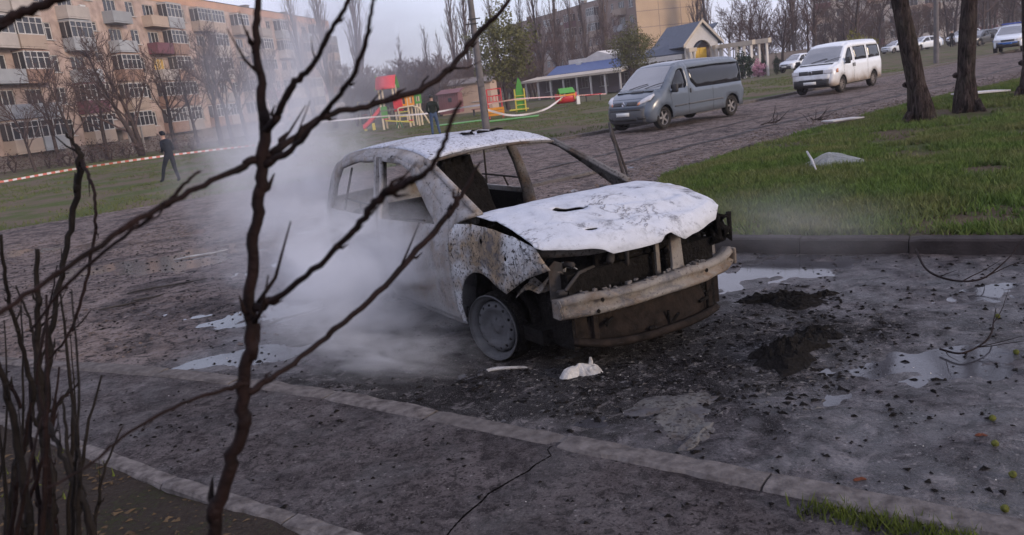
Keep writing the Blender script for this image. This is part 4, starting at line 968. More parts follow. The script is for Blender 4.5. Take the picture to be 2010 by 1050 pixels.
def block(name, label, loc, rz, L, D, nf, pattern, wall, band, seed, bw=3.2, fh=2.8, z0=1.3, end_wall=None, glaze=.6, ac=.12):
    root = empty(name, loc, rz); tag(root, label, 'building'); rr = random.Random(seed)
    nb = int(L / bw); L = nb * bw; Ht = z0 + nf * fh + .9
    wl = MB(); bandm = MB(); ent = 0
    wl.add([(0, 0, -2), (L, 0, -2), (L, 0, z0), (0, 0, z0)], [(0, 1, 2, 3)])
    wl.add([(0, 0, -2), (0, D, -2), (0, D, Ht), (0, 0, Ht), (L, 0, -2), (L, D, -2), (L, D, Ht), (L, 0, Ht)], [(0, 3, 2, 1), (1, 2, 6, 5)])
    for b in range(nb):
        ch = pattern[b % len(pattern)]
        for f in range(nf):
            x0, x1, za, zb = b * bw, (b + 1) * bw, z0 + f * fh, z0 + (f + 1) * fh
            xc = (x0 + x1) / 2
            if ch == 'w': w_, h_, zs = 1.45, 1.5, za + .85
            elif ch == 'n': w_, h_, zs = .95, 1.4, za + .9
            elif ch == 's': w_, h_, zs = 1.2, 1.1, za + 1.9
            else: w_, h_, zs = 2.1, 2.15, za + .12
            a0, a1 = xc - w_ / 2, xc + w_ / 2; zt = min(zs + h_, zb - .02)
            X = [x0, a0, a1, x1]; Z = [za, zs, zt, zb]
            for i in range(3):
                for j in range(3):
                    if i == 1 and j == 1: continue
                    wl.add([(X[i], 0, Z[j]), (X[i + 1], 0, Z[j]), (X[i + 1], 0, Z[j + 1]), (X[i], 0, Z[j + 1])], [(0, 1, 2, 3)])
            wl.add([(a0, 0, zs), (a1, 0, zs), (a1, 0, zt), (a0, 0, zt), (a0, .3, zs), (a1, .3, zs), (a1, .3, zt), (a0, .3, zt)], [(0, 1, 5, 4), (1, 2, 6, 5), (2, 3, 7, 6), (3, 0, 4, 7), (4, 5, 6, 7)])
            fm, pmh, cm = win_meshes(round(w_, 2), round(zt - zs, 2), 3 if w_ > 1.7 else 2)
            wo = inst(fm, 'window', root, (xc, 0, zs)); inst(cm if rr.random() < .035 else pmh, 'pane', wo)
            if ch == 'b':
                gl = rr.random() < glaze; mt = rr.choice([M_PARA, M_PARA, M_PARA, M_PARA2, M_PARA2, M_PARA3, M_PARA4, M_MAROON])
                bmn, gm, pm_ = bal_meshes(round(bw * .94, 2), gl, mt)
                bo = inst(bmn, 'balcony', root, (xc, 0, za + .02))
                if gl: inst(gm, 'glazing_frame', bo); inst(pm_, 'pane', bo)
            elif rr.random() < ac:
                q = MB(); q.cbox((x0 + .35, -.2, za + 1.1), (.75, .30, .52), .03); q.build('air_conditioner', M_AC, root)
    wl.build('wall', wall, root, fix=False)
    zt = z0 + nf * fh
    q = MB(); q.box((L / 2, -.005, zt + .47), (L + .05, .10, .94)); q.box((L + .02, D / 2, zt + .47), (.10, D, .94)); q.box((L / 2, D, zt + .47), (L + .05, .1, .94)); q.box((0, D / 2, zt + .47), (.1, D, .94)); q.build('parapet', band, root)
    q = MB(); q.box((L / 2, D / 2, zt + .1), (L - .1, D - .1, .2)); q.box((L / 2, -.02, Ht + .03), (L + .12, .22, .06)); q.build('roof', M_ROOFD, root)
    for i in range(int(L / 14)):
        q = MB(); q.box((7 + i * 14, 3, zt + 1.2), (1.1, .7, 1.6)); q.box((7 + i * 14, 3, zt + 2.03), (1.3, .9, .08)); q.build('chimney', M_PLINTH, root)
    q = MB(); q.box((L / 2, -.035, z0 * .5 - .6), (L, .07, z0 + 1.0)); q.build('plinth', M_PLINTH, root)
    for b in range(nb):
        if pattern[b % len(pattern)] == 's':
            q = MB(); q.box((b * bw + bw / 2, -1.0, 2.35), (2.2, 2.0, .15)); q.box((b * bw + .6, -1.9, 1.1), (.15, .15, 2.4)); q.box((b * bw + bw - .6, -1.9, 1.1), (.15, .15, 2.4)); q.build('entrance_canopy', M_PARA, root)
            q = MB(); q.box((b * bw + bw / 2, -.08, 1.05), (1.3, .1, 2.1)); q.build('door', M_PLINTH, root)
    if end_wall:
        q = MB(); q.box((L + .03, D / 2, Ht / 2 - 1.0), (.06, D - .02, Ht + 1.7)); ew = q.build('end_wall', end_wall, root)
        for zz in range(1, nf + 1):
            q = MB(); q.box((L + .065, D / 2, z0 + zz * fh - .1), (.03, D - .05, .12)); q.build('panel_joint', M_DARKW, ew)
        for dd in (D * .33, D * .66):
            q = MB(); q.box((L + .066, dd, Ht / 2 - 1), (.032, .10, Ht + 1.6)); q.build('panel_joint', M_DARKW, ew)
    # dark glass cellar openings between the balconies
    return root
d = Vector((.158, .987, 0)).normalized()
block('apartment_building', 'long pinkish five-storey block of flats with mixed balconies at far left', (-40.3, 60.0, -.1), math.atan2(d.y, d.x), 90, 12, 5, 'bwbbwbsbwb', M_BRICKL, M_BRICKO, 3, bw=3.4)
pA, pB = aty(1005, 150, 205), aty(1268, 130, 148); pA.z = pB.z = -.8
d = pB - pA
block('apartment_building', 'brown brick block of flats with end wall coloured as sunlit behind the blue-roofed building', pA, math.atan2(d.y, d.x), d.length, 14, 5, 'wbwnbw', M_DARKW, M_DARKW, 5, bw=3.3, end_wall=M_LITW, glaze=.5)
pA, pB = aty(1600, 95, 172), aty(2075, 45, 158); pA.z = pB.z = -.5; d = pB - pA
block('apartment_building', 'cream block of flats behind the bare trees at upper right', pA, math.atan2(d.y, d.x), d.length, 13, 6, 'bwnbwb', M_CREAMW, M_CREAMW, 8, bw=3.3, glaze=.7)

# low kindergarten with blue roof strip and colonnade
M_KW = pm('kindergarten_mauve_wall', (.26, .215, .225), (.21, .17, .18), .8, .9); M_KC = pm('cream_fascia', (.60, .52, .42), (.50, .43, .35), 1, .8)
M_KB = pm('blue_metal_roof', (.075, .125, .29), (.06, .10, .24), 2, .5); M_KS = pm('slate_blue_roof', (.075, .095, .135), (.055, .07, .10), 3, .6, bmp=.2)
M_KWH = pm('whitewash', (.68, .65, .62), (.58, .55, .52), 1.2, .8); M_YEL = pm('yellow_door', (.75, .46, .04), (.7, .42, .04), 2, .5)
A, B = aty(1031, 170, 108), aty(1222, 150, 94); A.z = B.z = -.5; d = B - A; LK = d.length
kg = empty('kindergarten', A, math.atan2(d.y, d.x)); tag(kg, 'low kindergarten with blue roof strip and white colonnade under a cream awning', 'building')
q = MB(); q.box((LK / 2, 5.4, 1.35), (LK + 1, 6, 2.7)); q.build('wall', M_KW, kg)
q = MB(); q.add([(-.3, -.4, 2.20), (LK + .3, -.4, 2.20), (LK + .3, 2.4, 2.62), (-.3, 2.4, 2.62), (-.3, -.4, 2.46), (LK + .3, -.4, 2.46), (LK + .3, 2.4, 2.80), (-.3, 2.4, 2.80)], [(0, 1, 2, 3), (4, 5, 6, 7), (0, 1, 5, 4), (1, 2, 6, 5), (2, 3, 7, 6), (3, 0, 4, 7)]); q.build('awning', M_KC, kg)
for i in range(8):
    q = MB(); q.box((.3 + i * (LK - .6) / 7, -.1, 1.08), (.17, .17, 2.2)); q.build('column', M_KWH, kg)
q = MB(); q.add([(1.8, 2.3, 2.72), (LK - 1.0, 2.3, 2.72), (LK - 1.0, 4.2, 3.75), (1.8, 4.2, 3.75)], [(0, 1, 2, 3)]); q.build('blue_roof_strip', M_KB, kg, thick=.12)
q = MB(); q.box((LK / 2 + 1.6, 6.2, 3.85), (LK - 5, 4, 1.1)); q.build('upper_storey', M_KWH, kg)
q = MB(); q.add([(LK * .42, 4.3, 4.42), (LK * .66, 4.3, 4.42), (LK * .54, 4.3, 5.0), (LK * .42, 8, 4.42), (LK * .66, 8, 4.42), (LK * .54, 8, 5.0)], [(0, 1, 2), (3, 4, 5), (0, 2, 5, 3), (1, 2, 5, 4)]); q.build('small_gable', M_KWH, kg)
q = MB(); q.cbox((LK * .36, 4.0, 3.7), (.9, .4, .6), .05); q.build('air_conditioner', M_AC, kg)
for i in range(5):
    fm, pmh, cm = win_meshes(1.2, 1.3, 2); wo = inst(fm, 'window', kg, (2 + i * (LK - 4) / 4, 2.30, .8)); inst(pmh, 'pane', wo)
# link wing and gabled porch
pl_ = aty(1230, 150, 94); pr = aty(1340, 150, 90); pl_.z = pr.z = -.5; d = pr - pl_
lk = empty('link_wing', pl_, math.atan2(d.y, d.x)); tag(lk, 'white link wing with slate blue roof between the colonnade and the porch', 'building')
Lk = d.length
q = MB(); q.box((Lk / 2, 3.5, 1.4), (Lk, 5, 2.8)); q.build('wall', M_KW, lk)
q = MB(); q.box((Lk / 2, .5, 3.05), (Lk + .4, 1.6, .5)); q.build('fascia', M_KWH, lk)
q = MB(); q.add([(1.6, .2, 3.32), (Lk + 1.2, .2, 3.32), (Lk + 2.6, 4.5, 6.1), (3.6, 4.5, 5.6)], [(0, 1, 2, 3)]); q.build('slate_roof', M_KS, lk, thick=.15)
q = MB(); q.box((Lk / 2 + 2, 4.6, 4.1), (Lk - 1, .1, 2.6)); q.build('rear_gable_wall', M_KWH, lk)
for i in range(4):
    q = MB(); q.box((Lk * .45 + i * .95, -.1, 1.4), (.2, .2, 2.8)); q.build('column', M_KWH, lk)
q = MB(); q.box((Lk * .88, .98, 1.2), (.9, .06, 2.0)); q.build('poster', pm('orange_poster', (.72, .30, .08), (.6, .25, .08), 2, .6), lk)
pc_ = aty(1381, 140, 90); pc_.z = -.5
po = empty('gabled_porch', pc_, math.radians(18)); po.scale = (1.0, 1.0, 1.13); tag(po, 'cream gabled porch with arched opening and yellow doors', 'building')
ga = [(-2.1, 3.75), (2.1, 3.75), (0, 5.7)]
P, T = tri2d([(-2.0, 0), (-1.15, 0), (-1.15, 3.0)] + [(-1.15 * math.cos(a), 3.0 + 1.0 * math.sin(a)) for a in np.linspace(.2, PI - .2, 9)] + [(1.15, 3.0), (1.15, 0), (2.0, 0), (2.0, 3.75), (0, 5.55), (-2.0, 3.75)], [], .5)
q = MB(); q.add(np.column_stack([P[:, 0], np.zeros(len(P)), P[:, 1]]), T.tolist()); q.build('gable_front', M_KWH, po, thick=.3)
for s in (-1, 1):
    q = MB(); q.add([(0, -.35, 5.72), (s * 2.45, -.35, 3.55), (s * 2.45, 7, 3.55), (0, 7, 5.72)], [(0, 1, 2, 3)]); q.build('roof_slope', M_KS, po, thick=.1)
    q = MB(); q.add([(0, -.42, 5.62), (s * 2.5, -.42, 3.40), (s * 2.5, -.42, 3.70), (0, -.42, 5.92)], [(0, 1, 2, 3)]); q.build('barge_board', M_KC, po, thick=.08)
    for k in (1.35, 1.85):
        q = MB(); q.lathe([(.19, 0), (.19, .2), (.14, .25), (.13, 2.7), (.2, 2.8), (.2, 3.0)], 10, 'z', (s * k, -.55, 0)); q.build('column', M_KWH, po, True)
    q = MB(); q.box((s * 1.6, -.5, 3.18), (.95, .6, .35)); q.build('capital_beam', M_KC, po)
    q = MB(); q.box((s * .42, .5, 1.65), (.8, .08, 3.3)); q.build('door', M_YEL, po)
q = MB(); q.box((0, 1.1, 2.2), (2.6, .06, 4.4)); q.build('inner_wall', M_KW, po)
q = MB(); q.box((0, 3.6, 1.8), (3.9, 6.6, 3.4)); q.build('hall', M_KW, po).location = (0, 1.2, 0)
# pergola to the right
pA, pB = aty(1418, 140, 90), aty(1478, 135, 84); pA.z = pB.z = -.4; d = pB - pA
pg = empty('pergola', pA, math.atan2(d.y, d.x)); tag(pg, 'cream pergola of slender columns right of the gabled porch', 'pergola'); Lp = d.length
q = MB(); q.box((Lp / 2, 0, 3.45), (Lp + .8, .35, .45)); q.build('beam', M_KC, pg)
q = MB(); q.box((Lp / 2, 1.8, 3.45), (Lp + .8, .35, .45)); q.build('beam', M_KC, pg)
for i in range(5):
    for yy in (0, 1.8):
        q = MB(); q.box((.2 + i * (Lp - .4) / 4, yy, 1.6), (.2, .2, 3.3)); q.build('column', M_KWH, pg)
# concrete panel fence at right
pA, pB = aty(1480, 120, 112), aty(1700, 100, 108); pA.z = pB.z = -.3; d = pB - pA
fn_ = empty('concrete_fence', pA, math.atan2(d.y, d.x)); tag(fn_, 'weathered concrete panel fence behind the trees at right', 'fence'); nF = int(d.length / 2.5)
M_FEN = pm('fence_concrete', (.34, .29, .26), (.25, .21, .19), 1, .9, vary=.4)
for i in range(nF):
    q = MB(); q.box((i * 2.5 + 1.25, 0, .95), (2.36, .09, 1.9)); q.box((i * 2.5 + 1.25, -.05, .95), (1.7, .05, 1.3)); q.build('panel', M_FEN, fn_)
    q = MB(); q.box((i * 2.5, 0, 1.05), (.14, .16, 2.1)); q.build('post', M_FEN, fn_)
# garden shed and small house by the playground
M_SHED = pm('faded_red_boards', (.26, .12, .125), (.21, .10, .10), 2, .85); pS = gnd(888, 222)
sh = empty('shed', pS, math.radians(-14)); tag(sh, 'small faded red shed behind the standing person', 'shed')
for i in range(9):
    q = MB(); q.box((-.8 + i * .2, -.7, .85), (.185, .05, 1.7)); q.build('board', M_SHED, sh)
q = MB(); q.box((0, .05, .85), (1.78, 1.4, 1.68)); q.build('wall', M_SHED, sh)
q = MB(); q.add([(-1.05, -.95, 1.66), (1.05, -.95, 1.66), (1.05, 1.0, 2.0), (-1.05, 1.0, 2.0)], [(0, 1, 2, 3)]); q.build('roof', M_SHED, sh, thick=.07)
q = MB(); q.box((.15, -.73, 1.15), (.3, .04, .35)); q.build('window', M_PANE, sh)
pS = aty(915, 195, 84); pS.z = -.3
hs = empty('cottage', pS, math.radians(-10)); tag(hs, 'small beige cottage partly hidden behind the utility pole', 'building')
q = MB(); q.box((0, 2, 1.3), (5.2, 4, 3.0)); q.build('wall', pm('beige_render', (.50, .37, .29), (.42, .31, .25), 1, .9), hs)
q = MB(); q.add([(-2.9, -.3, 2.75), (2.9, -.3, 2.75), (2.9, 2, 3.25), (-2.9, 2, 3.25)], [(0, 1, 2, 3)]); q.add([(-2.9, 4.3, 2.75), (2.9, 4.3, 2.75), (2.9, 2, 3.25), (-2.9, 2, 3.25)], [(0, 1, 2, 3)]); q.build('roof', M_PLINTH, hs, thick=.1)
for x0 in (-1.6, 1.2):
    fm, pmh, cm = win_meshes(.95, 1.4, 2); wo = inst(fm, 'window', hs, (x0, -.01, .9)); inst(pmh, 'pane', wo)
# ------------------------------------------------------------------ trees
M_BARK = pm('bark_grey_brown', (.085, .065, .060), (.045, .034, .032), 4, .95, bmp=.6, bscale=18)
def mat_bark():
    m, nt, b = new_mat('bark_dark_wet'); co = objco(nt); mpn = N(nt, 'ShaderNodeMapping'); mpn.inputs['Scale'].default_value = (1, 1, .22); nt.links.new(co, mpn.inputs['Vector'])
    r = noise(nt, mpn.outputs[0], 17, 8, .65, .8); f = noise(nt, co, 3, 5)
    c = ramp(nt, r, [(.38, (.010, .007, .007)), (.52, (.038, .028, .026)), (.68, (.085, .066, .060))])
    nt.links.new(mix(nt, ramp(nt, f, [(.5, 0), (.7, .5)]), c, (.055, .050, .038)), b.inputs['Base Color']); b.inputs['Roughness'].default_value = .95; b.inputs['Specular IOR Level'].default_value = .08
    bump(nt, b, r, 1.0, .05); return m
M_BARKD = mat_bark()
M_TWIG = pm('twig_purple_brown', (.125, .088, .080), (.075, .052, .050), 1, .95)
M_POPL = pm('poplar_twig', (.155, .115, .098), (.10, .073, .065), 1, .95)
M_LEAFO = pm('olive_young_leaf', (.15, .145, .06), (.095, .095, .04), 2, .8, vary=.2)
M_LEAFD = pm('dark_needle', (.022, .040, .022), (.014, .026, .014), 3, .85)
M_PINK = pm('pink_blossom', (.62, .33, .42), (.5, .25, .34), 3, .8)
M_YGRN = pm('yellow_green_leaf', (.22, .20, .04), (.15, .14, .03), 3, .8)
def rdir(rr, base, ang):
    o = base.orthogonal().normalized(); q = rr.uniform(0, 2 * PI); s = base.cross(o)
    a = (o * math.cos(q) + s * math.sin(q)); return (base * math.cos(ang) + a * math.sin(ang)).normalized()
def limb(mb, rr, p, d, L, r, n, sides, bend, up=0.0, r1=.3):
    pts = [p.copy()]; rad = [r]; c = p.copy()
    for i in range(n):
        d = (d + Vector((rr.uniform(-1, 1), rr.uniform(-1, 1), rr.uniform(-.6, .6))) * bend + Vector((0, 0, up))).normalized()
        c = c + d * (L / n); pts.append(c.copy()); rad.append(r * (1 - (1 - r1) * (i + 1) / n))
    mb.tube(pts, rad, sides, cap=False); return pts, rad
def bare_tree(seed, h=12, tr=.22, kind='broad', twig=M_TWIG, bark=M_BARK, stems=1, tw=.011, dens=1.0, fork=.32):
    rr = random.Random(seed); T = MB(); C = MB()
    pop = kind == 'poplar'
    for st in range(stems):
        d0 = Vector((rr.uniform(-.05, .05), rr.uniform(-.05, .05), 1)).normalized() if stems == 1 else rdir(rr, Vector((0, 0, 1)), rr.uniform(.12, .28))
        tp, tR = limb(T, rr, Vector((0, 0, -.2)), d0, h * (.92 if pop else .72), tr / (stems ** .4), 10, 8, .035 if pop else .09, .02, .16)
        n1 = int((26 if pop else 13) * dens)
        for k in range(n1):
            t = (fork if not pop else .12) + (1 - (fork if not pop else .12)) * (k + rr.random()) / n1; f = t * (len(tp) - 1); i = min(int(f), len(tp) - 2); p = tp[i].lerp(tp[i + 1], f - i)
            base = (tp[i + 1] - tp[i]).normalized()
            L1 = h * ((.30 if pop else .42) * (1.15 - .75 * t)) * rr.uniform(.7, 1.15); r1 = max(tR[i] * .48, tw * 1.6)
            a, ar = limb(C, rr, p, rdir(rr, base, rr.uniform(.16, .3) if pop else rr.uniform(.55, 1.0)), L1, r1, 6, 5, .06 if pop else .14, .10 if pop else .07, .25)
            for k2 in range(int((7 if pop else 8) * dens)):
                f2 = rr.uniform(.22, 1) * (len(a) - 1); i2 = min(int(f2), len(a) - 2); p2 = a[i2].lerp(a[i2 + 1], f2 - i2); b2 = (a[i2 + 1] - a[i2]).normalized()
                L2 = L1 * rr.uniform(.25, .5); r2 = max(ar[i2] * .45, tw)
                bb, br = limb(C, rr, p2, rdir(rr, b2, rr.uniform(.15, .35) if pop else rr.uniform(.4, .9)), L2, r2, 4, 3, .08 if pop else .18, .08 if pop else .05, .4)
                for k3 in range(int((3 if pop else 5) * dens)):
                    f3 = rr.uniform(.2, 1) * (len(bb) - 1); i3 = min(int(f3), len(bb) - 2); p3 = bb[i3].lerp(bb[i3 + 1], f3 - i3); b3 = (bb[i3 + 1] - bb[i3]).normalized()
                    limb(C, rr, p3, rdir(rr, b3, rr.uniform(.3, .8) if not pop else rr.uniform(.15, .3)), L2 * rr.uniform(.3, .6), tw * .8, 2, 3, .15, .05, .5)
    return T.mesh('trunk', bark, True), C.mesh('crown', twig, True)
def leaves(seed, n, fn, size):
    """loose leaf faces spread through a volume"""
    r = np.random.default_rng(seed); P = fn(r, n); a = r.normal(size=(n, 3)); a /= np.linalg.norm(a, axis=1)[:, None]; b = np.cross(a, r.normal(size=(n, 3))); b /= np.linalg.norm(b, axis=1)[:, None]
    s = size * r.uniform(.6, 1.3, (n, 1)); V = np.stack([P - a * s, P + b * s * .5, P + a * s, P - b * s * .5], 1).reshape(-1, 3)
    return V, np.arange(n * 4).reshape(-1, 4)
def leaf_mesh(name, seed, n, fn, size, mat):
    V, Fq = leaves(seed, n, fn, size); me = bpy.data.meshes.new(name); me.from_pydata(V.tolist(), [], Fq.tolist()); me.materials.append(mat); return me
def plant_tree(name, label, p, meshes, sc=1.0, rz=0.0, group=None, sz=None, cat='tree', lean=(0, 0)):
    o = empty(name, p, rz); o.scale = (sc, sc, sz or sc); o.rotation_euler = (lean[0], lean[1], rz); tag(o, label, cat, group)
    for m, nm in zip(meshes, ('trunk', 'crown', 'leaves')): inst(m, nm, o)
    return o
BROAD = [bare_tree(s, 12, .24, 'broad', tw=.022, dens=1.15) for s in (21, 22, 23)]
THICK = [bare_tree(s, 7, .14, 'broad', stems=3, tw=.022, fork=.15, twig=pm('thicket_twig', (.15, .10, .08), (.09, .06, .05), 1, .95)) for s in (61, 62)]
TWIN = bare_tree(31, 12, .30, 'broad', stems=2, tw=.022, dens=1.1, fork=.22)
POP = [bare_tree(s, 18, .30, 'poplar', M_POPL, tw=.02) for s in (41, 42)]
def at_px(px, py, Y):
    p = aty(px, py, Y); p.z = float(ground_z(p.x, p.y)) - .05; return p
rt = random.Random(77)
ORD = ('first', 'second', 'third', 'fourth', 'fifth', 'sixth', 'seventh', 'eighth', 'ninth', 'tenth', 'eleventh', 'twelfth', 'thirteenth')
# bare trees in front of the left block
plant_tree('bare_tree', 'twin-stemmed bare tree before the left block of flats', at_px(275, 280, 62), TWIN, .93, .4)
plant_tree('bare_tree', 'slim bare tree behind the walking person to his right', at_px(432, 265, 64), BROAD[0], .92, 1.0)
plant_tree('bare_tree', 'bare tree at far left reaching across the balconies', at_px(150, 300, 58), BROAD[1], .72, 2.0)
plant_tree('bare_tree', 'small bare tree half hidden by the left thicket', at_px(65, 312, 56), BROAD[2], .55, 4.0)
plant_tree('bare_tree', 'bare tree at the smoky end of the left block', at_px(560, 250, 80), BROAD[2], .8, 5.0)
for k, (px, Y, sc) in enumerate([(110, 64, .75), (205, 66, .8), (345, 70, .85), (390, 68, .7), (460, 66, .8), (490, 72, .9), (530, 74, .8)]):
    plant_tree('bare_tree', ORD[k] + ' thin leafless tree from the left along the left block', at_px(px, 285, Y), BROAD[k % 3], sc, px * .7, 'leafless trees along the left block')
# poplars
for px, Y, sc, j, lb in [(655, 92, 1.12, 0, 'tall poplar left of the pair behind the smoke'), (712, 96, 1.1, 1, 'tall poplar right of the pair behind the smoke'), (618, 110, 1.1, 1, 'tall poplar nearest the end of the left block')]:
    plant_tree('poplar', lb, at_px(px, 225, Y), POP[j], sc, px * .1)
for k, (px, Y, sc, j) in enumerate([(790, 190, .85, 0), (848, 175, .88, 1), (872, 180, .8, 0), (900, 140, 1.15, 1), (925, 130, 1.2, 0), (975, 150, 1.1, 1), (1032, 140, .98, 0), (1068, 138, 1.25, 1), (1098, 136, 1.2, 0), (1128, 150, 1.05, 1), (1158, 140, 1.0, 0), (1190, 132, 1.15, 1)]):
    plant_tree('poplar', ORD[k] + ' leafless poplar from the left in the far row behind the playground', at_px(px, 170, Y), POP[j], sc, px * .37, 'poplars in the far row behind the playground')
for k, (px, Y, sc, j) in enumerate([(1372, 150, 1.1, 0), (1398, 148, 1.25, 1), (1560, 118, 1.0, 1)]):
    plant_tree('poplar', ('poplar rising behind the left slope of the porch', 'poplar rising behind the porch ridge', 'poplar behind the white crossover')[k], at_px(px, 120, Y), POP[j], sc, px * .3)
for k in range(22):
    px = 1425 + k * 28 + rt.uniform(-9, 9); Y = rt.uniform(96, 135)
    if 1670 < px < 1870: continue
    plant_tree('bare_tree', 'fine-branched leafless tree in the wood behind the right-hand road', at_px(px, 110, Y), BROAD[k % 3], rt.uniform(.8, 1.15), rt.uniform(0, 6), 'wood behind the right-hand road')
for k in range(9):
    px = 1010 + k * 30 + rt.uniform(-9, 9); Y = rt.uniform(112, 128)
    plant_tree('bare_tree', 'leafless tree rising behind the blue-roofed kindergarten', at_px(px, 150, Y), BROAD[k % 3], rt.uniform(.7, 1.0), rt.uniform(0, 6), 'trees behind the kindergarten')
for k, (px, Y, sc, j) in enumerate([(1470, 92, .8, 0), (1500, 96, .95, 1), (1535, 92, .85, 2), (1600, 84, .95, 0), (1640, 125, .8, 1), (1678, 88, 1.0, 1), (1722, 110, 1.0, 2), (1770, 115, .9, 0), (1862, 118, .85, 1), (1918, 125, .8, 2), (1945, 118, .95, 0), (1985, 112, 1.0, 1), (2040, 112, .9, 2)]):
    plant_tree('bare_tree', ORD[k] + ' tall leafless tree from the left in the belt before the cream block', at_px(px, 110, Y), BROAD[j], sc, px * .23, 'leafless trees before the cream block')
for k in range(44):
    px = 690 + k * 8.5 + rt.uniform(-6, 6); Y = rt.uniform(80, 135) if px < 985 else rt.uniform(116, 140); j = k % 3
    plant_tree('bare_shrub_tree', 'low leafless tree in the brown thicket behind the playground', at_px(px, 200, Y), THICK[k % 2], rt.uniform(.75, 1.15), rt.uniform(0, 6), 'thicket behind the playground')
for k in range(18):
    px = 1480 + k * 32 + rt.uniform(-8, 8); Y = rt.uniform(130, 150)
    plant_tree('bare_shrub_tree', 'low leafless tree at the foot of the cream block', at_px(px, 110, Y), THICK[k % 2], rt.uniform(.9, 1.4), rt.uniform(0, 6), 'low trees at the foot of the cream block')
# young green willow and olive-crowned tree
def ell(cx, cy, cz, rx, ry, rz_):
    def fn(r, n):
        u = r.normal(size=(n, 3)); u /= np.linalg.norm(u, axis=1)[:, None]; q = r.uniform(.15, 1, (n, 1)) ** .45; k = 1 + .28 * np.sin(u[:, :1] * 5 + 1) * np.cos(u[:, 1:2] * 4) + .2 * np.sin(u[:, 2:] * 7)
        return u * q * k * np.array([rx, ry, rz_]) + np.array([cx, cy, cz])
    return fn
WIL = bare_tree(51, 8, .2, 'broad', tw=.014, dens=.9) + (leaf_mesh('leaves', 5, 6500, ell(0, 0, 5.0, 2.6, 2.6, 3.0), .12, M_LEAFO),)
OLV = bare_tree(52, 7, .18, 'broad', stems=3, tw=.014, dens=.9, fork=.4) + (leaf_mesh('leaves', 6, 7000, ell(0, 0, 4.6, 2.3, 2.3, 2.4), .10, M_LEAFO),)
plant_tree('willow', 'olive-green budding tree right of the utility pole', at_px(998, 205, 66), WIL, .98, .3)
plant_tree('budding_tree', 'round olive-brown budding tree before the link wing', at_px(1246, 150, 82), OLV, .92, .8)
SHB = leaf_mesh('leaves', 7, 1500, ell(0, 0, .9, .8, .8, .9), .09, M_LEAFD); SHP = leaf_mesh('leaves', 8, 900, ell(0, 0, .7, .6, .6, .7), .08, M_PINK); SHY = leaf_mesh('leaves', 9, 1400, ell(0, 0, 1.0, 1.6, 1.0, 1.0), .1, M_YGRN)
STM = MB(); 
for k in range(6): STM.tube([(0, 0, -.1), (rt.uniform(-.25, .25), rt.uniform(-.25, .25), .6), (rt.uniform(-.5, .5), rt.uniform(-.5, .5), 1.2)], [.04, .025, .01], 4)
STM = STM.mesh('stems', M_BARK)
def shrub(name, label, p, lf, sc, sz, group=None):
    o = empty(name, p, sc * 7); o.scale = (sc, sc, sz); tag(o, label, 'shrub', group); inst(STM, 'stem', o); inst(lf, 'foliage', o); return o
shrub('juniper', 'dark juniper behind the rear of the grey minibus', at_px(1457, 138, 82), SHB, 1.25, 1.5)
shrub('blossom_shrub', 'pink flowering shrub beside the dark juniper', at_px(1488, 138, 84), SHP, 1.1, 1.15)
for px, lb in ((1498, 'narrow dark conifer just right of the pink shrub'), (1525, 'narrow dark conifer left of the white crossover')): shrub('conifer', lb, at_px(px, 136, 86), SHB, .45, 1.1)
shrub('yellow_green_shrub', 'yellow-green shrub above the white van roof', at_px(1680, 98, 86), SHY, 1.2, 1.5)
for k, px in enumerate((20, 90, 130, 180, 215, 250, 330, 380)):
    shrub('leafless_shrub', ORD[k] + ' dusty brown shrub from the left at the foot of the left block', at_px(px, 305, 60), leaf_mesh('leaves', 100 + k, 500, ell(0, 0, .6, 1.1, 1.0, .7), .06, M_TWIG), rt.uniform(.9, 1.5), rt.uniform(.9, 1.3), 'shrubs at the foot of the left block')
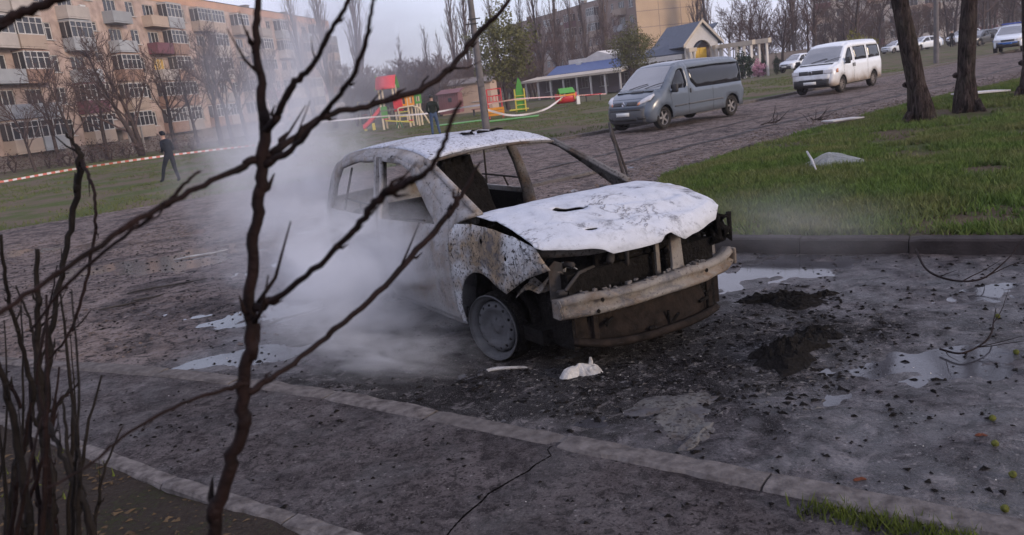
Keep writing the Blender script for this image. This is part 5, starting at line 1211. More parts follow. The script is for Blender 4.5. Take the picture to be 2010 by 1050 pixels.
# big trunks on the verge
def verge_tree(label, base, top_dir, h, r, seed, burr=True):
    rr = random.Random(seed); T = MB(); C = MB(); pts = []; rad = []; c = Vector((0, 0, -.15)); d_ = Vector(top_dir).normalized()
    n = 16
    for i in range(n + 1):
        t = i / n; p = c + d_ * (h * t) + Vector((.10 * math.sin(t * 5 + seed), .08 * math.cos(t * 4 + seed), 0))
        pts.append(p); rad.append(r * (1.45 - .45 * min(1, t * 9) if t < .11 else 1 - .55 * t) * (1 + .05 * math.sin(i * 2.1)))
    T.tube(pts, rad, 14, flat=1.0)
    if burr:
        for z, a in ((1.15, 2.6), (2.9, .5)):
            i = min(int(z / h * n), n - 1); q = pts[i] + Vector((math.cos(a), math.sin(a), 0)) * rad[i] * .9
            T.tube([q - Vector((math.cos(a), math.sin(a), 0)) * .05, q + Vector((math.cos(a), math.sin(a), .5)) * .07, q + Vector((math.cos(a), math.sin(a), .6)) * .09], [.075, .06, .03], 7)
    for k in range(4):
        a = k * 1.6 + seed; T.tube([(math.cos(a) * r * .8, math.sin(a) * r * .8, .22), (math.cos(a) * r * 1.5, math.sin(a) * r * 1.5, .06), (math.cos(a) * r * 2.2, math.sin(a) * r * 2.2, -.06)], [r * .45, r * .32, .03], 7)
    for k in range(9):
        i = rr.randint(9, n); p, _ = limb(C, rr, pts[i], rdir(rr, Vector((0, 0, 1)), rr.uniform(.4, .9)), h * rr.uniform(.3, .5), rad[i] * .6, 7, 6, .12, .05)
        for k2 in range(7):
            j = rr.randint(2, 6); p2, _ = limb(C, rr, p[j], rdir(rr, (p[j + 1] - p[j]).normalized(), .7), h * .14, .03, 4, 4, .15, .04)
            for k3 in range(4): limb(C, rr, p2[rr.randint(1, 4)], rdir(rr, Vector((0, 0, 1)), 1.0), h * .06, .010, 3, 3, .15)
    o = empty('verge_tree', base); tag(o, label, 'tree'); inst(T.mesh('trunk', M_BARKD, True), 'trunk', o); inst(C.mesh('crown', M_BARKD, True), 'crown', o); return o
def vz(p): return float(verge_z(np.array([p.x]), np.array([p.y]))[0])
for (px, py), td, r, lb, sd in [((1803, 232), (-.13, 0, 1), .21, 'dark leaning tree trunk on the verge, leftmost of three', 2), ((1905, 214), (-.01, .0, 1), .20, 'knobbly upright tree trunk in the middle of the verge', 5), ((2012, 188), (.0, 0, 1), .17, 'tree trunk cut by the right picture edge', 8)]:
    p = gnd(px, py, .12); p.z = vz(p); verge_tree(lb, p, td, 7.5, r, sd)
# ------------------------------------------------------------------ people
M_SKIN = pm('skin', (.42, .26, .20), (.36, .22, .17), 8, .6)
def cloth(n, c): return pm(n, c, tuple(x * .7 for x in c), 9, .9, bmp=.35, bscale=25)
M_JEANS = cloth('blue_jeans', (.075, .11, .19)); M_JACKET = cloth('dark_green_jacket', (.020, .026, .022)); M_NAVY = cloth('navy_clothes', (.016, .019, .028)); M_SHOE = cloth('black_shoes', (.012, .012, .013)); M_HAIR = pm('dark_hair', (.022, .016, .013), (.012, .010, .009), 30, .6)
M_BLACK = cloth('black_uniform', (.012, .013, .016))
def person(label, loc, rz, J, mats, sc=1.0, hood=False):
    """J: joint positions for one figure facing +y; one skinned surface"""
    base = dict(pelvis=(0, 0, .95), waist=(0, .005, 1.08), chest=(0, .01, 1.28), upper=(0, .0, 1.41), neck=(0, .015, 1.50), chin=(0, .03, 1.57), head=(0, .03, 1.66), crown=(0, .015, 1.745),
                sL=(-.17, 0, 1.40), eL=(-.235, -.03, 1.13), wL=(-.235, .05, .90), hL=(-.232, .075, .82), kL=(-.228, .09, .755), sR=(.17, 0, 1.40), eR=(.235, -.03, 1.13), wR=(.235, .05, .90), hR=(.232, .075, .82), kR=(.228, .09, .755),
                pL=(-.095, 0, .90), nL=(-.10, .015, .50), aL=(-.10, -.01, .09), tL=(-.115, .13, .04), pR=(.095, 0, .90), nR=(.10, .015, .50), aR=(.10, -.01, .09), tR=(.115, .13, .04))
    base.update(J)
    rad = dict(pelvis=(.155, .115), waist=(.145, .11), chest=(.165, .12), upper=(.15, .105), neck=(.062, .062), chin=(.075, .085), head=(.083, .10), crown=(.055, .065), s=(.075, .075), e=(.055, .055), w=(.042, .042), h=(.042, .026), k=(.025, .018), p=(.10, .10), n=(.068, .07), a=(.05, .055), t=(.045, .035))
    ed = [('pelvis', 'waist'), ('waist', 'chest'), ('chest', 'upper'), ('upper', 'neck'), ('neck', 'chin'), ('chin', 'head'), ('head', 'crown')]
    for s in 'LR': ed += [('upper', 's' + s), ('s' + s, 'e' + s), ('e' + s, 'w' + s), ('w' + s, 'h' + s), ('h' + s, 'k' + s), ('pelvis', 'p' + s), ('p' + s, 'n' + s), ('n' + s, 'a' + s), ('a' + s, 't' + s)]
    names = list(base); me = bpy.data.meshes.new('body'); me.from_pydata([base[n] for n in names], [(names.index(a), names.index(b)) for a, b in ed], [])
    o = bpy.data.objects.new('body', me); COL.objects.link(o)
    md = o.modifiers.new('skin', 'SKIN'); md.use_smooth_shade = True
    for n, sv in zip(names, me.skin_vertices[0].data):
        sv.radius = rad.get(n) or rad[n[0]]; sv.use_root = (n == 'pelvis')
    o.modifiers.new('sub', 'SUBSURF').levels = 2
    bpy.context.view_layer.update(); ev = o.evaluated_get(bpy.context.evaluated_depsgraph_get()); bm_ = bpy.data.meshes.new_from_object(ev); bpy.data.objects.remove(o)
    for m in mats: bm_.materials.append(m)               # jacket, trousers, shoes, skin
    A = np.array([base[a] for a, b in ed]); Bv = np.array([base[b] for a, b in ed])
    for p in bm_.polygons:
        c = np.array(p.center); t = np.clip(((c - A) * (Bv - A)).sum(1) / ((Bv - A) ** 2).sum(1), 0, 1); q = A + (Bv - A) * t[:, None]; i = int(np.argmin(np.linalg.norm(q - c, axis=1))); a, b = ed[i]
        if a[0] in 'pn' and a != 'pelvis' and a != 'neck' or a == 'pelvis' and b[0] == 'p': k = 1
        elif a[0] == 'a': k = 2
        elif b in ('chin', 'head', 'crown') or b[0] in 'hk' and b != 'head' or a[0] == 'h' and a != 'head': k = 3
        else: k = 0
        if a == 'pelvis' and b == 'waist' and c[2] < .93: k = 1
        p.material_index = k; p.use_smooth = True
    root = empty('person', loc, rz); root.scale = (sc,) * 3; tag(root, label, 'person'); b_ = inst(bm_, 'body', root)
    hx, hy, hz = base['head']
    hr = MB(); rows = []
    for th in np.linspace(0, PI * .62, 8): rows.append([(hx + .092 * math.sin(th) * math.cos(f), hy - .012 + .108 * math.sin(th) * math.sin(f) - .02 * (th > 1.2), hz + .03 + .118 * math.cos(th) + (.05 if math.sin(f) > .35 and th > .9 else 0)) for f in np.linspace(0, 2 * PI, 15)])
    hr.grid(rows); hr.build('hood' if hood else 'hair', mats[0] if hood else M_HAIR, root, True)
    ns = MB(); ns.tube([(hx, hy + .088, hz + .015), (hx, hy + .112, hz - .022), (hx, hy + .092, hz - .032)], [.008, .014, .010], 6); ns.build('nose', mats[3], root, True)
    return root
p = gnd(343, 357)
person('person in dark clothes striding along the tape at left', p, math.radians(62), dict(nL=(-.11, .26, .53), aL=(-.11, .44, .10), tL=(-.12, .57, .06), pL=(-.095, .02, .90), nR=(.10, -.02, .50), aR=(.10, -.14, .08), tR=(.115, -.02, .04), upper=(0, .06, 1.40), neck=(0, .10, 1.48), chin=(0, .13, 1.55), head=(0, .14, 1.64), crown=(0, .125, 1.725), chest=(0, .04, 1.27),
    sL=(-.17, .05, 1.39), eL=(-.22, .0, 1.13), wL=(-.10, .22, 1.08), hL=(-.03, .25, 1.10), kL=(.02, .26, 1.12), sR=(.17, .05, 1.39), eR=(.23, .0, 1.12), wR=(.12, .21, 1.04), hR=(.06, .25, 1.05), kR=(.02, .27, 1.06)), [M_NAVY, M_NAVY, M_SHOE, M_SKIN], .98, hood=True)
p = gnd(856, 266)
person('person in dark jacket and blue jeans standing by the play tower', p, math.radians(8), dict(nL=(-.12, .02, .50), aL=(-.13, -.01, .09), tL=(-.15, .12, .04), nR=(.14, .03, .50), aR=(.19, .0, .09), tR=(.22, .13, .04), eL=(-.25, .0, 1.14), wL=(-.16, .16, .98), hL=(-.10, .2, .98), kL=(-.06, .2, .98), eR=(.25, .0, 1.14), wR=(.17, .15, .97), hR=(.11, .19, .97), kR=(.07, .2, .97)), [M_JACKET, M_JEANS, M_SHOE, M_SKIN], 1.03)
p = gnd(581, 309)
person('person in jeans dimly seen through the smoke', p, math.radians(-20), dict(nL=(-.10, .10, .50), aL=(-.11, .16, .09), tL=(-.12, .29, .04), nR=(.10, -.04, .50), aR=(.10, -.20, .10), tR=(.11, -.08, .05)), [M_JACKET, M_JEANS, M_SHOE, M_SKIN], 1.0)
p = gnd(1868, 89); p.z = 0
person('person in black uniform standing by the parked cars at upper right', p * (92 / p.y), math.radians(160), {}, [M_BLACK, M_BLACK, M_SHOE, M_SKIN], 1.02)

# ------------------------------------------------------------------ poles
M_POLE = pm('weathered_pole_concrete', (.17, .155, .155), (.11, .10, .10), 3, .9, bmp=.4)
def pole(label, px, py, h, r, arms=True):
    p = gnd(px, py); o = empty('utility_pole', p); tag(o, label, 'pole')
    q = MB(); q.lathe([(r, -.2), (r * .98, .5), (r * .6, h)], 12, 'z'); q.lathe([(r * .6, h), (.01, h + .03)], 12, 'z'); q.build('shaft', M_POLE, o, True)
    if arms:
        for z in (h - .5, h - 1.3):
            q = MB(); q.box((0, 0, z), (1.6, .09, .09)); a = q.build('crossarm', M_TRIM, o)
            for x in (-.7, -.3, .3, .7):
                q = MB(); q.lathe([(.02, 0), (.05, .04), (.03, .08), (.05, .12), (.02, .16)], 8, 'z', (x, 0, z + .045)); q.build('insulator', M_PLATE, a, True)
        for z, s in ((4.85, 1), (4.65, -1)):
            q = MB(); q.box((s * .06, -r * .8, z), (.55, .05, .05)); q.build('bracket', M_TRIM, o)
    q = MB(); q.box((.02, -r * 1.0, 2.1), (.26, .03, .36)); q.build('notice_board', M_POLE, o) if arms else None
    return o
pole('grey utility pole between the play tower and the willow', 955, 254, 8.2, .175)
pole('bare grey pole on the lawn beside the far road', 1838, 122, 9.0, .17, False)
# thin street lamps far off
for px, Y, lb in ((1938, 118, 'slim street lamp post behind the patrol crossover'), (1440, 120, 'slim curved street lamp above the pergola')):
    pp = at_px(px, 110, Y); o = empty('street_lamp', pp); tag(o, lb, 'street lamp'); q = MB(); q.tube([(0, 0, 0), (0, 0, 6.5), (.3, 0, 7.2), (1.2, 0, 7.5)], [.08, .06, .05, .04], 6); q.build('post', M_POLE, o); q = MB(); q.cbox((1.4, 0, 7.5), (.6, .25, .12), .04); q.build('lamp_head', M_FRAME, o)

# ------------------------------------------------------------------ playground
M_PCR = pm('play_cream', (.70, .58, .40), (.62, .50, .34), 3, .6); M_PRED = pm('play_red', (.62, .045, .055), (.52, .04, .05), 3, .45); M_PGR = pm('play_green', (.09, .32, .045), (.07, .26, .04), 3, .5); M_POR = pm('play_orange', (.78, .30, .02), (.7, .26, .02), 3, .5); M_PYE = pm('play_yellow', (.66, .56, .08), (.58, .48, .07), 3, .5); M_PGD = pm('play_dark_green', (.03, .13, .04), (.025, .10, .03), 3, .6)
p = gnd(770, 251)
tw = empty('play_tower', p, math.radians(-6)); tag(tw, 'colourful play tower with red roof, red slide and climbing frame', 'play tower')
for x, y, h in ((-.55, 0, 2.75), (.38, 0, 2.75), (-.55, 1.0, 2.75), (.38, 1.0, 2.75), (1.25, 0, 2.0), (1.85, 0, 2.1), (1.25, 1.0, 2.0), (1.85, 1.0, 2.1)):
    q = MB(); q.cbox((x, y, h / 2 - .05), (.11, .11, h + .1), .015); q.build('post', M_PCR, tw)
q = MB(); q.box((-.08, .5, 1.16), (1.1, 1.2, .07)); q.build('deck', M_PLINTH, tw)
q = MB(); q.box((1.1, .5, 1.30), (1.5, 1.0, .06)); q.build('deck', M_PLINTH, tw)
# roof: ridge runs to the back right, curved red sheet on the near slope
for s, m in ((1, M_PRED), (-1, M_PGR)):
    q = MB(); q.grid([[(-.75 + .05, .5 - s * .0 - s * .78 * t, 3.38 - .85 * t ** 1.3), (.62, .5 - s * .78 * t, 3.38 - .85 * t ** 1.3)] for t in np.linspace(0, 1, 7)]); q.build('roof_slope', m, tw, True, thick=.04)
q = MB(); q.add([(-.72, -.32, 2.5), (-.72, .5, 3.42), (-.72, 1.32, 2.5), (-.72, 1.1, 2.5), (-.72, .5, 3.1), (-.72, -.1, 2.5)], [(0, 1, 4, 5), (1, 2, 3, 4)]); q.build('gable_trim', M_PGR, tw, thick=.06)
q = MB(); q.prism([(-.75, -.35), (-.55, -.38), (.05, .62), (-.05, .66)], -.07, 0, 'y'); 
slide = MB(); rows = []
for t in np.linspace(0, 1, 12):
    x = -.60 - 1.25 * t; z = 1.2 * (1 - t) ** 1.15 * .92 + .16; y = .0 - .35 * t
    rows.append([(x, y + .02, z + .24), (x, y + .02, z), (x, y + .52, z), (x, y + .52, z + .24)])
slide.grid(rows); slide.build('slide', M_PRED, tw, False, thick=.04)
for x, z in ((-1.2, .45), (-1.75, .14)):
    q = MB(); q.box((x, -.05, z / 2), (.08, .5, z)); q.build('slide_leg', M_PYE, tw)
q = MB(); q.cbox((-.36, -.07, 1.05), (.42, .05, .75), .03); q.build('green_panel', M_PGR, tw)
q = MB(); q.cbox((-.60, .3, 1.55), (.05, .7, .5), .03); q.build('green_panel', M_PGR, tw)
q = MB(); q.cbox((.62, -.07, 1.50), (.62, .05, .95), .03); q.build('red_panel', M_PRED, tw)
for x in (1.02, 1.50):
    P, T = tri2d([(-.21, 0), (.21, 0), (.21, .6)] + [(.21 * math.cos(a), .6 + .12 * math.sin(a)) for a in np.linspace(.3, PI - .3, 6)] + [(-.21, .6)], [[(-.09, .14), (.09, .14), (.09, .55), (-.09, .55)]], .1)
    q = MB(); q.add(np.column_stack([P[:, 0] + x, np.full(len(P), -.06), P[:, 1] + 1.30]), T.tolist()); q.build('orange_panel', M_POR, tw, thick=.05)
P, T = tri2d([(-.22, 0), (.22, 0), (.22, .6), (-.22, .6)], [[(-.1, .14), (.1, .14), (.1, .46), (-.1, .46)]], .1)
q = MB(); q.add(np.column_stack([P[:, 0] + 1.98, np.full(len(P), -.06), P[:, 1] + 1.36]), T.tolist()); q.build('green_panel', M_PGR, tw, thick=.05)
q = MB(); q.tube([(.62, -.25, .1), (.62, -.25, 1.18), (.75, -.25, 1.22), (1.6, -.25, 1.26), (2.0, -.25, 1.1), (2.35, -.25, .5), (2.55, -.25, .02)], .055, 7); q.build('arched_ladder_rail', M_PCR, tw, True)
for z in (.35, .65, .95):
    q = MB(); q.tube([(.62, -.25, z), (1.3, -.25, z)], .03, 6); q.build('rung', M_PYE, tw)
for x in (1.3, 1.75):
    q = MB(); q.tube([(x, -.25, 0), (x, -.25, 1.24)], .04, 6); q.build('ladder_upright', M_PCR, tw)
# seesaw in front
p = gnd(785, 251)
ss = empty('seesaw', p, math.radians(-4)); tag(ss, 'yellow and red seesaw in front of the play tower', 'seesaw')
q = MB(); q.box((0, 0, .42), (1.75, .16, .07), 0, Matrix.Rotation(.16, 4, 'Y')); q.build('beam', M_PYE, ss)
for s in (-1, 1):
    q = MB(); q.cbox((s * .80, 0, .52 - s * .13), (.28, .28, .06), .02); q.build('seat', M_PRED, ss)
    q = MB(); q.tube([(s * .58, -.15, .48 - s * .1), (s * .58, -.15, .78 - s * .1), (s * .58, .15, .78 - s * .1), (s * .58, .15, .48 - s * .1)], .02, 5); q.build('handle', M_PCR, ss)
    q = MB(); q.box((s * .12, 0, .2), (.06, .2, .42), 0, Matrix.Rotation(-s * .25, 4, 'Y')); q.build('stand', M_PGD, ss)
# rocker, swing frame, ladder wall, boat
p = gnd(975, 231)
sw = empty('swing_bench', p, math.radians(-8)); tag(sw, 'red frame swing bench with orange seat right of the utility pole', 'swing')
for x in (-.42, .42):
    q = MB(); q.box((x, 0, .85), (.07, .07, 1.75)); q.build('post', M_PRED, sw)
for z in (1.7, 1.3, .95):
    q = MB(); q.box((0, 0, z), (.8, .05, .06)); q.build('rail', M_PRED, sw)
for k in range(4):
    q = MB(); q.box((-.3 + k * .2, 0, 1.12), (.04, .04, .42)); q.build('baluster', M_PRED, sw)
for k in range(3):
    q = MB(); q.box((0, -.1, .20 + k * .17), (1.05, .05, .14)); q.build('slat', M_POR, sw)
p = gnd(1024, 219)
lw = empty('climbing_wall', p, math.radians(-6)); tag(lw, 'green and yellow climbing ladder between the swing bench and the toy boat', 'climbing frame')
q = MB(); q.add([(-.25, 0, 0), (.25, 0, 0), (.25, 0, 1.2), (.16, 0, 1.95), (-.02, 0, 2.25), (-.25, 0, 1.4)], [(0, 1, 2, 3, 4, 5)]); q.build('green_board', M_PGR, lw, thick=.06)
for x in (-.32, .32):
    q = MB(); q.box((x, -.06, .75), (.08, .08, 1.5)); q.build('post', M_PYE, lw)
for z in (.15, .45, .75, 1.05):
    q = MB(); q.tube([(-.32, -.12, z), (.32, -.12, z)], .03, 6); q.build('rung', M_PYE, lw)
q = MB(); q.box((-.1, -.5, .18), (1.25, .4, .08)); q.build('yellow_step', M_PYE, lw)
p = gnd(1113, 207)
bo = empty('toy_boat', p, math.radians(10)); tag(bo, 'red and green toy boat on the grass left of the grey minibus', 'play boat')
q = MB(); rows = []
for t in np.linspace(-1, 1, 11):
    w_ = .42 * (1 - abs(t) ** 3); rows.append([(t * .78, -w_, .72 + .12 * t * t), (t * .74, -w_ * .7, .25), (t * .70, 0, .16), (t * .74, w_ * .7, .25), (t * .78, w_, .72 + .12 * t * t)])
q.grid(rows); q.build('hull', M_PRED, bo, True, thick=.04)
q = MB(); q.box((0, -.40, .70), (1.1, .05, .10)); q.build('side_rail', M_POR, bo)
q = MB(); q.grid([[(-.55, -.45, .85), (.55, -.45, .85)], [(-.5, 0, 1.18), (.5, 0, 1.18)], [(-.55, .45, .85), (.55, .45, .85)]]); q.build('canopy', M_PGR, bo, thick=.05)
for x in (-.5, .5):
    for y in (-.38, .38):
        q = MB(); q.box((x, y, .62), (.05, .05, .5)); q.build('canopy_post', M_PYE, bo)
q = MB(); q.box((.72, -.25, .28), (.22, .3, .55)); q.build('white_board', M_PLATE, bo)
for px, py, lb, c_ in ((1165, 198, 'small red rocker beside the toy boat', M_PRED), (945, 226, 'dark red bench at the foot of the utility pole', M_SHED)):
    p = gnd(px, py); o = empty('low_bench', p, math.radians(-8)); tag(o, lb, 'bench')
    for k in range(3):
        q = MB(); q.box((0, -.16 + k * .15, .45), (1.25, .12, .05)); q.build('slat', c_, o)
    for x in (-.5, .5):
        q = MB(); q.box((x, 0, .21), (.07, .4, .42)); q.build('leg', M_TRIM, o)
for px, py, w_, lb in ((905, 240, 2.9, 'green rubber mat behind the standing person'), (1005, 232, 3.0, 'pale green mat under the swing bench')):
    p = gnd(px, py); q = MB(); q.cbox((0, 0, 0), (w_, 1.6, .05), .02); o = q.build('rubber_mat', M_PGR, None); o.location = (p.x, p.y, -.03); o.rotation_euler = (0, 0, -.1); tag(o, lb, 'mat')
# parallel tube frames (swing) behind the tower
p = gnd(712, 236)
fr = empty('chain_swing', p, math.radians(-6)); tag(fr, 'thin pale swing frame left of the play tower', 'swing')
for x in (-.3, 1.0):
    q = MB(); q.tube([(x, 0, 0), (x, 0, 1.9)], .035, 6); q.build('post', M_PYE, fr)
q = MB(); q.tube([(-.3, 0, 1.9), (1.0, 0, 1.9)], .035, 6); q.build('top_bar', M_PYE, fr)
for x in (.15, .55):
    q = MB(); q.tube([(x, 0, 1.88), (x, .02, .55)], .012, 4); q.build('chain', M_TRIM, fr)
q = MB(); q.box((.35, .02, .53), (.5, .22, .04)); q.build('seat', M_PRED, fr)

# ------------------------------------------------------------------ barrier tape
def mat_tape():
    m, nt, b = new_mat('red_white_tape'); co = objco(nt); wv = N(nt, 'ShaderNodeTexWave', wave_type='BANDS', bands_direction='X'); wv.inputs['Scale'].default_value = 1.1; nt.links.new(co, wv.inputs['Vector'])
    nt.links.new(ramp(nt, wv.outputs['Color'], [(.48, (.62, .58, .56)), (.52, (.52, .14, .10))]), b.inputs['Base Color']); b.inputs['Roughness'].default_value = .5; return m
M_TAPE = mat_tape(); M_TAPEW = pm('faded_tape', (.66, .62, .62), (.58, .53, .53), 1, .5)
def tape(label, pts, wd, mat):
    pts = [Vector(p) for p in catmull(pts, 10)]; mb = MB(); rows = []
    o0 = pts[0]; ax = (pts[-1] - pts[0]); yaw = math.atan2(ax.y, ax.x); R_ = Matrix.Rotation(-yaw, 4, 'Z')
    for i, p in enumerate(pts):
        q = R_ @ (p - o0); tw_ = .5 * math.sin(i * .35); rows.append([(q.x, q.y + math.sin(tw_) * wd * .5, q.z - math.cos(tw_) * wd * .5), (q.x, q.y - math.sin(tw_) * wd * .5, q.z + math.cos(tw_) * wd * .5)])
    mb.grid(rows); o = mb.build('barrier_tape', mat, None, True, fix=False); o.location = o0; o.rotation_euler = (0, 0, yaw); tag(o, label, 'barrier tape'); return o
def tp(*q): return [tuple(aty(a, b, c)) for a, b, c in q]
tape('red and white barrier tape stretched behind the striding person', tp((-60, 362, 30), (0, 357, 30.5), (150, 331, 31.5), (330, 305, 33), (500, 285, 34.5), (540, 281, 35)), .075, M_TAPE)
tape('pale tape running in front of the play tower', tp((520, 245, 43), (640, 238, 43), (740, 229, 43.5), (835, 223, 44), (900, 212, 44), (950, 205, 40)), .085, M_TAPEW)
tape('tape sagging from the utility pole to the toy boat', tp((958, 216, 37.5), (1000, 226, 41), (1040, 223, 45), (1075, 212, 48), (1105, 190, 50)), .10, M_TAPEW)
tape('tape strung level from the pole towards the colonnade', tp((958, 204, 37.5), (1020, 194, 46), (1100, 189, 55), (1190, 184, 62)), .08, M_TAPE)
# ------------------------------------------------------------------ near branches
M_STEM = pm('wet_red_brown_bark', (.019, .010, .0095), (.007, .0045, .0045), 30, .72, bmp=.9, bscale=120, bdist=.004, vary=.2)
M_STEMG = pm('grey_green_bark', (.019, .015, .013), (.008, .0065, .006), 25, .75, bmp=.8, bscale=120, bdist=.004)
WK = .9
def twig_path(pl, per=6):
    """pl: (px, py, depth, width in px) along a shoot"""
    q = catmull([(a, b, c, d) for a, b, c, d in pl], per); pts = []; rad = []
    kr = random.Random(int(pl[0][0] * 7 + pl[-1][1]))
    for i, (a, b, c, d) in enumerate(q): pts.append(aty(a + kr.uniform(-.22, .22) * d, b + kr.uniform(-.22, .22) * d, c)); rad.append(max(d, 2) * WK * .5 * c / F * (1 + .10 * math.sin(i * 1.9) * (i % 3 == 0)))
    return pts, rad
def shoot(name, pl, parent, mat, buds=4, seed=0, n=8):
    pts, rad = twig_path(pl); mb = MB(); mb.tube(pts, rad, n); rr = random.Random(seed)
    for k in range(buds):
        i = rr.randint(2, len(pts) - 2); t = (pts[i + 1] - pts[i - 1]).normalized(); s = rdir(rr, t, 1.0)
        mb.tube([pts[i] - t * rad[i] * 1.6, pts[i], pts[i] + t * rad[i] * 1.6], [rad[i] * .95, rad[i] * 1.14, rad[i] * .95], n)      # node
        if rr.random() < .7: mb.tube([pts[i], pts[i] + s * rad[i] * 2.0, pts[i] + (s + t) * rad[i] * 2.6], [rad[i] * .6, rad[i] * .5, rad[i] * .12], 6)   # bud
    for k in range(buds // 2):                                  # short side shoots
        i = rr.randint(3, len(pts) - 2); t = (pts[i + 1] - pts[i - 1]).normalized(); s = rdir(rr, t, rr.uniform(.5, 1.0)); L_ = rad[i] * rr.uniform(5, 14)
        p1 = pts[i] + s * L_ * .5 + t * L_ * .08; mb.tube([pts[i], p1, pts[i] + s * L_ * .9 + t * L_ * .35 + Vector((0, 0, L_ * .15))], [rad[i] * .45, rad[i] * .32, rad[i] * .12], 6)
    return mb.build(name, mat, parent, True)
D = 1.05
sap = empty('sapling', (-.45, 1.0, 0)); tag(sap, 'bare red-brown sapling in front of the burnt car', 'sapling')
inv = Matrix.Translation((.45, -1.0, 0))
def S(name, pl, **k):
    o = shoot(name, pl, None, k.pop('mat', M_STEM), **k); o.data.transform(inv); o.parent = sap; return o
S('stem', [(330, 1330, D + .03, 34), (400, 1120, D + .01, 34), (440, 950, D, 33), (472, 850, D, 30), (482, 760, D, 29), (492, 640, D, 27), (495, 500, D, 26), (508, 380, D, 27), (516, 280, D, 26), (514, 180, D, 19), (502, 80, D, 16), (506, 0, D, 14), (512, -90, D, 12), (516, -200, D, 9)], buds=9, seed=1, n=12)
S('branch', [(512, 312, D, 22), (560, 283, D + .02, 16), (640, 226, D + .06, 14), (720, 208, D + .1, 13), (825, 176, D + .14, 13), (885, 132, D + .17, 12), (935, 72, D + .2, 12), (975, 30, D + .2, 10), (1015, -20, D + .2, 8)], buds=7, seed=2)
S('branch', [(514, 330, D, 18), (580, 285, D - .02, 13), (640, 215, D - .05, 11), (690, 152, D - .08, 11), (715, 90, D - .1, 10), (727, 35, D - .12, 8), (735, -20, D - .13, 6)], buds=6, seed=3)
S('branch', [(516, 262, D, 20), (545, 225, D - .02, 16), (572, 168, D - .04, 16), (612, 128, D - .06, 11), (645, 70, D - .08, 10), (680, 8, D - .1, 9), (700, -40, D - .1, 7)], buds=5, seed=4)
S('branch', [(512, 308, D, 18), (430, 350, D - .03, 13), (340, 392, D - .06, 13), (240, 452, D - .1, 13), (110, 540, D - .14, 12), (-10, 618, D - .18, 12), (-120, 690, D - .2, 11)], buds=8, seed=5)
S('branch', [(330, 398, D - .06, 10), (362, 362, D - .05, 8), (392, 335, D - .04, 5)], buds=1, seed=6)
S('branch', [(300, 425, D - .08, 9), (210, 488, D - .03, 8), (130, 560, D + .0, 8), (60, 650, D + .02, 6)], buds=4, seed=7)
S('branch', [(500, 606, D, 22), (560, 575, D - .03, 15), (640, 508, D - .07, 14), (700, 445, D - .1, 14), (745, 390, D - .12, 18), (790, 362, D - .13, 17), (838, 335, D - .14, 13), (868, 290, D - .15, 11), (888, 230, D - .15, 10), (905, 198, D - .15, 7)], buds=7, seed=8)
S('branch', [(488, 768, D, 20), (545, 735, D + .04, 14), (640, 662, D + .1, 13), (740, 575, D + .15, 13), (820, 490, D + .2, 13), (880, 420, D + .23, 13), (905, 385, D + .24, 11), (930, 340, D + .25, 7), (942, 318, D + .25, 4)], buds=7, seed=9)
S('branch', [(486, 752, D, 14), (430, 768, D - .04, 10), (340, 800, D - .08, 9), (240, 858, D - .12, 8), (170, 915, D - .15, 7), (90, 960, D - .18, 6)], buds=5, seed=10)
S('branch', [(640, 228, D + .06, 6), (652, 205, D + .06, 4), (658, 190, D + .06, 2)], buds=0, seed=11)
S('branch', [(825, 176, D + .14, 8), (832, 160, D + .15, 5), (842, 148, D + .15, 3)], buds=0, seed=12)
WK = .68
th = empty('thicket_shrub', (-1.0, 1.6, 0)); tag(th, 'leafless many-stemmed shrub in the lower left corner', 'shrub')
inv2 = Matrix.Translation((1.0, -1.6, 0))
def S2(pl, seed, mat=M_STEMG, buds=5):
    o = shoot('stem', pl, None, mat, buds=buds, seed=seed); o.data.transform(inv2); o.parent = th; return o
E_ = 1.75
S2([(108, 1300, E_, 40), (100, 1050, E_, 36), (96, 930, E_, 32), (82, 800, E_, 24), (76, 700, E_, 19), (75, 590, E_, 16), (73, 488, E_, 13)], 1, buds=7)
S2([(88, 800, E_, 22), (98, 660, E_ + .05, 17), (120, 540, E_ + .08, 16), (142, 430, E_ + .1, 17), (157, 318, E_ + .1, 19), (148, 285, E_ + .1, 11), (128, 262, E_ + .1, 6)], 2, buds=6)
S2([(157, 312, E_ + .1, 12), (176, 350, E_ + .05, 10), (187, 400, E_ + .02, 9), (184, 470, E_, 9), (165, 570, E_ - .02, 9), (135, 655, E_ - .03, 8), (90, 712, E_ - .04, 6)], 3, M_STEM, 6)
S2([(70, 790, E_ - .1, 17), (50, 700, E_ - .12, 14), (25, 620, E_ - .15, 12), (10, 540, E_ - .18, 11), (2, 462, E_ - .2, 9)], 4, buds=5)
S2([(60, 1250, E_ - .2, 34), (55, 1000, E_ - .2, 28), (30, 850, E_ - .2, 22), (5, 740, E_ - .22, 18), (-40, 640, E_ - .25, 13)], 5, buds=6)
S2([(200, 1280, E_ - .35, 26), (180, 1040, E_ - .35, 22), (150, 960, E_ - .33, 17), (115, 880, E_ - .3, 14), (92, 820, E_ - .25, 14)], 6, buds=4)
S2([(100, 850, E_, 16), (112, 795, E_ + .02, 10), (130, 775, E_ + .04, 8), (155, 752, E_ + .06, 6)], 7, M_STEM, 3)
S2([(20, 1200, E_ + .2, 30), (24, 960, E_ + .2, 24), (55, 850, E_ + .22, 16), (70, 740, E_ + .25, 12), (62, 640, E_ + .28, 8), (30, 560, E_ + .3, 5)], 8, buds=5)
S2([(40, 800, E_ + .2, 12), (10, 740, E_ + .2, 9), (-30, 690, E_ + .2, 7)], 9, M_STEM, 2)
S2([(75, 700, E_, 9), (88, 640, E_ + .05, 7), (104, 570, E_ + .1, 5), (112, 520, E_ + .12, 3)], 10, M_STEM, 3)
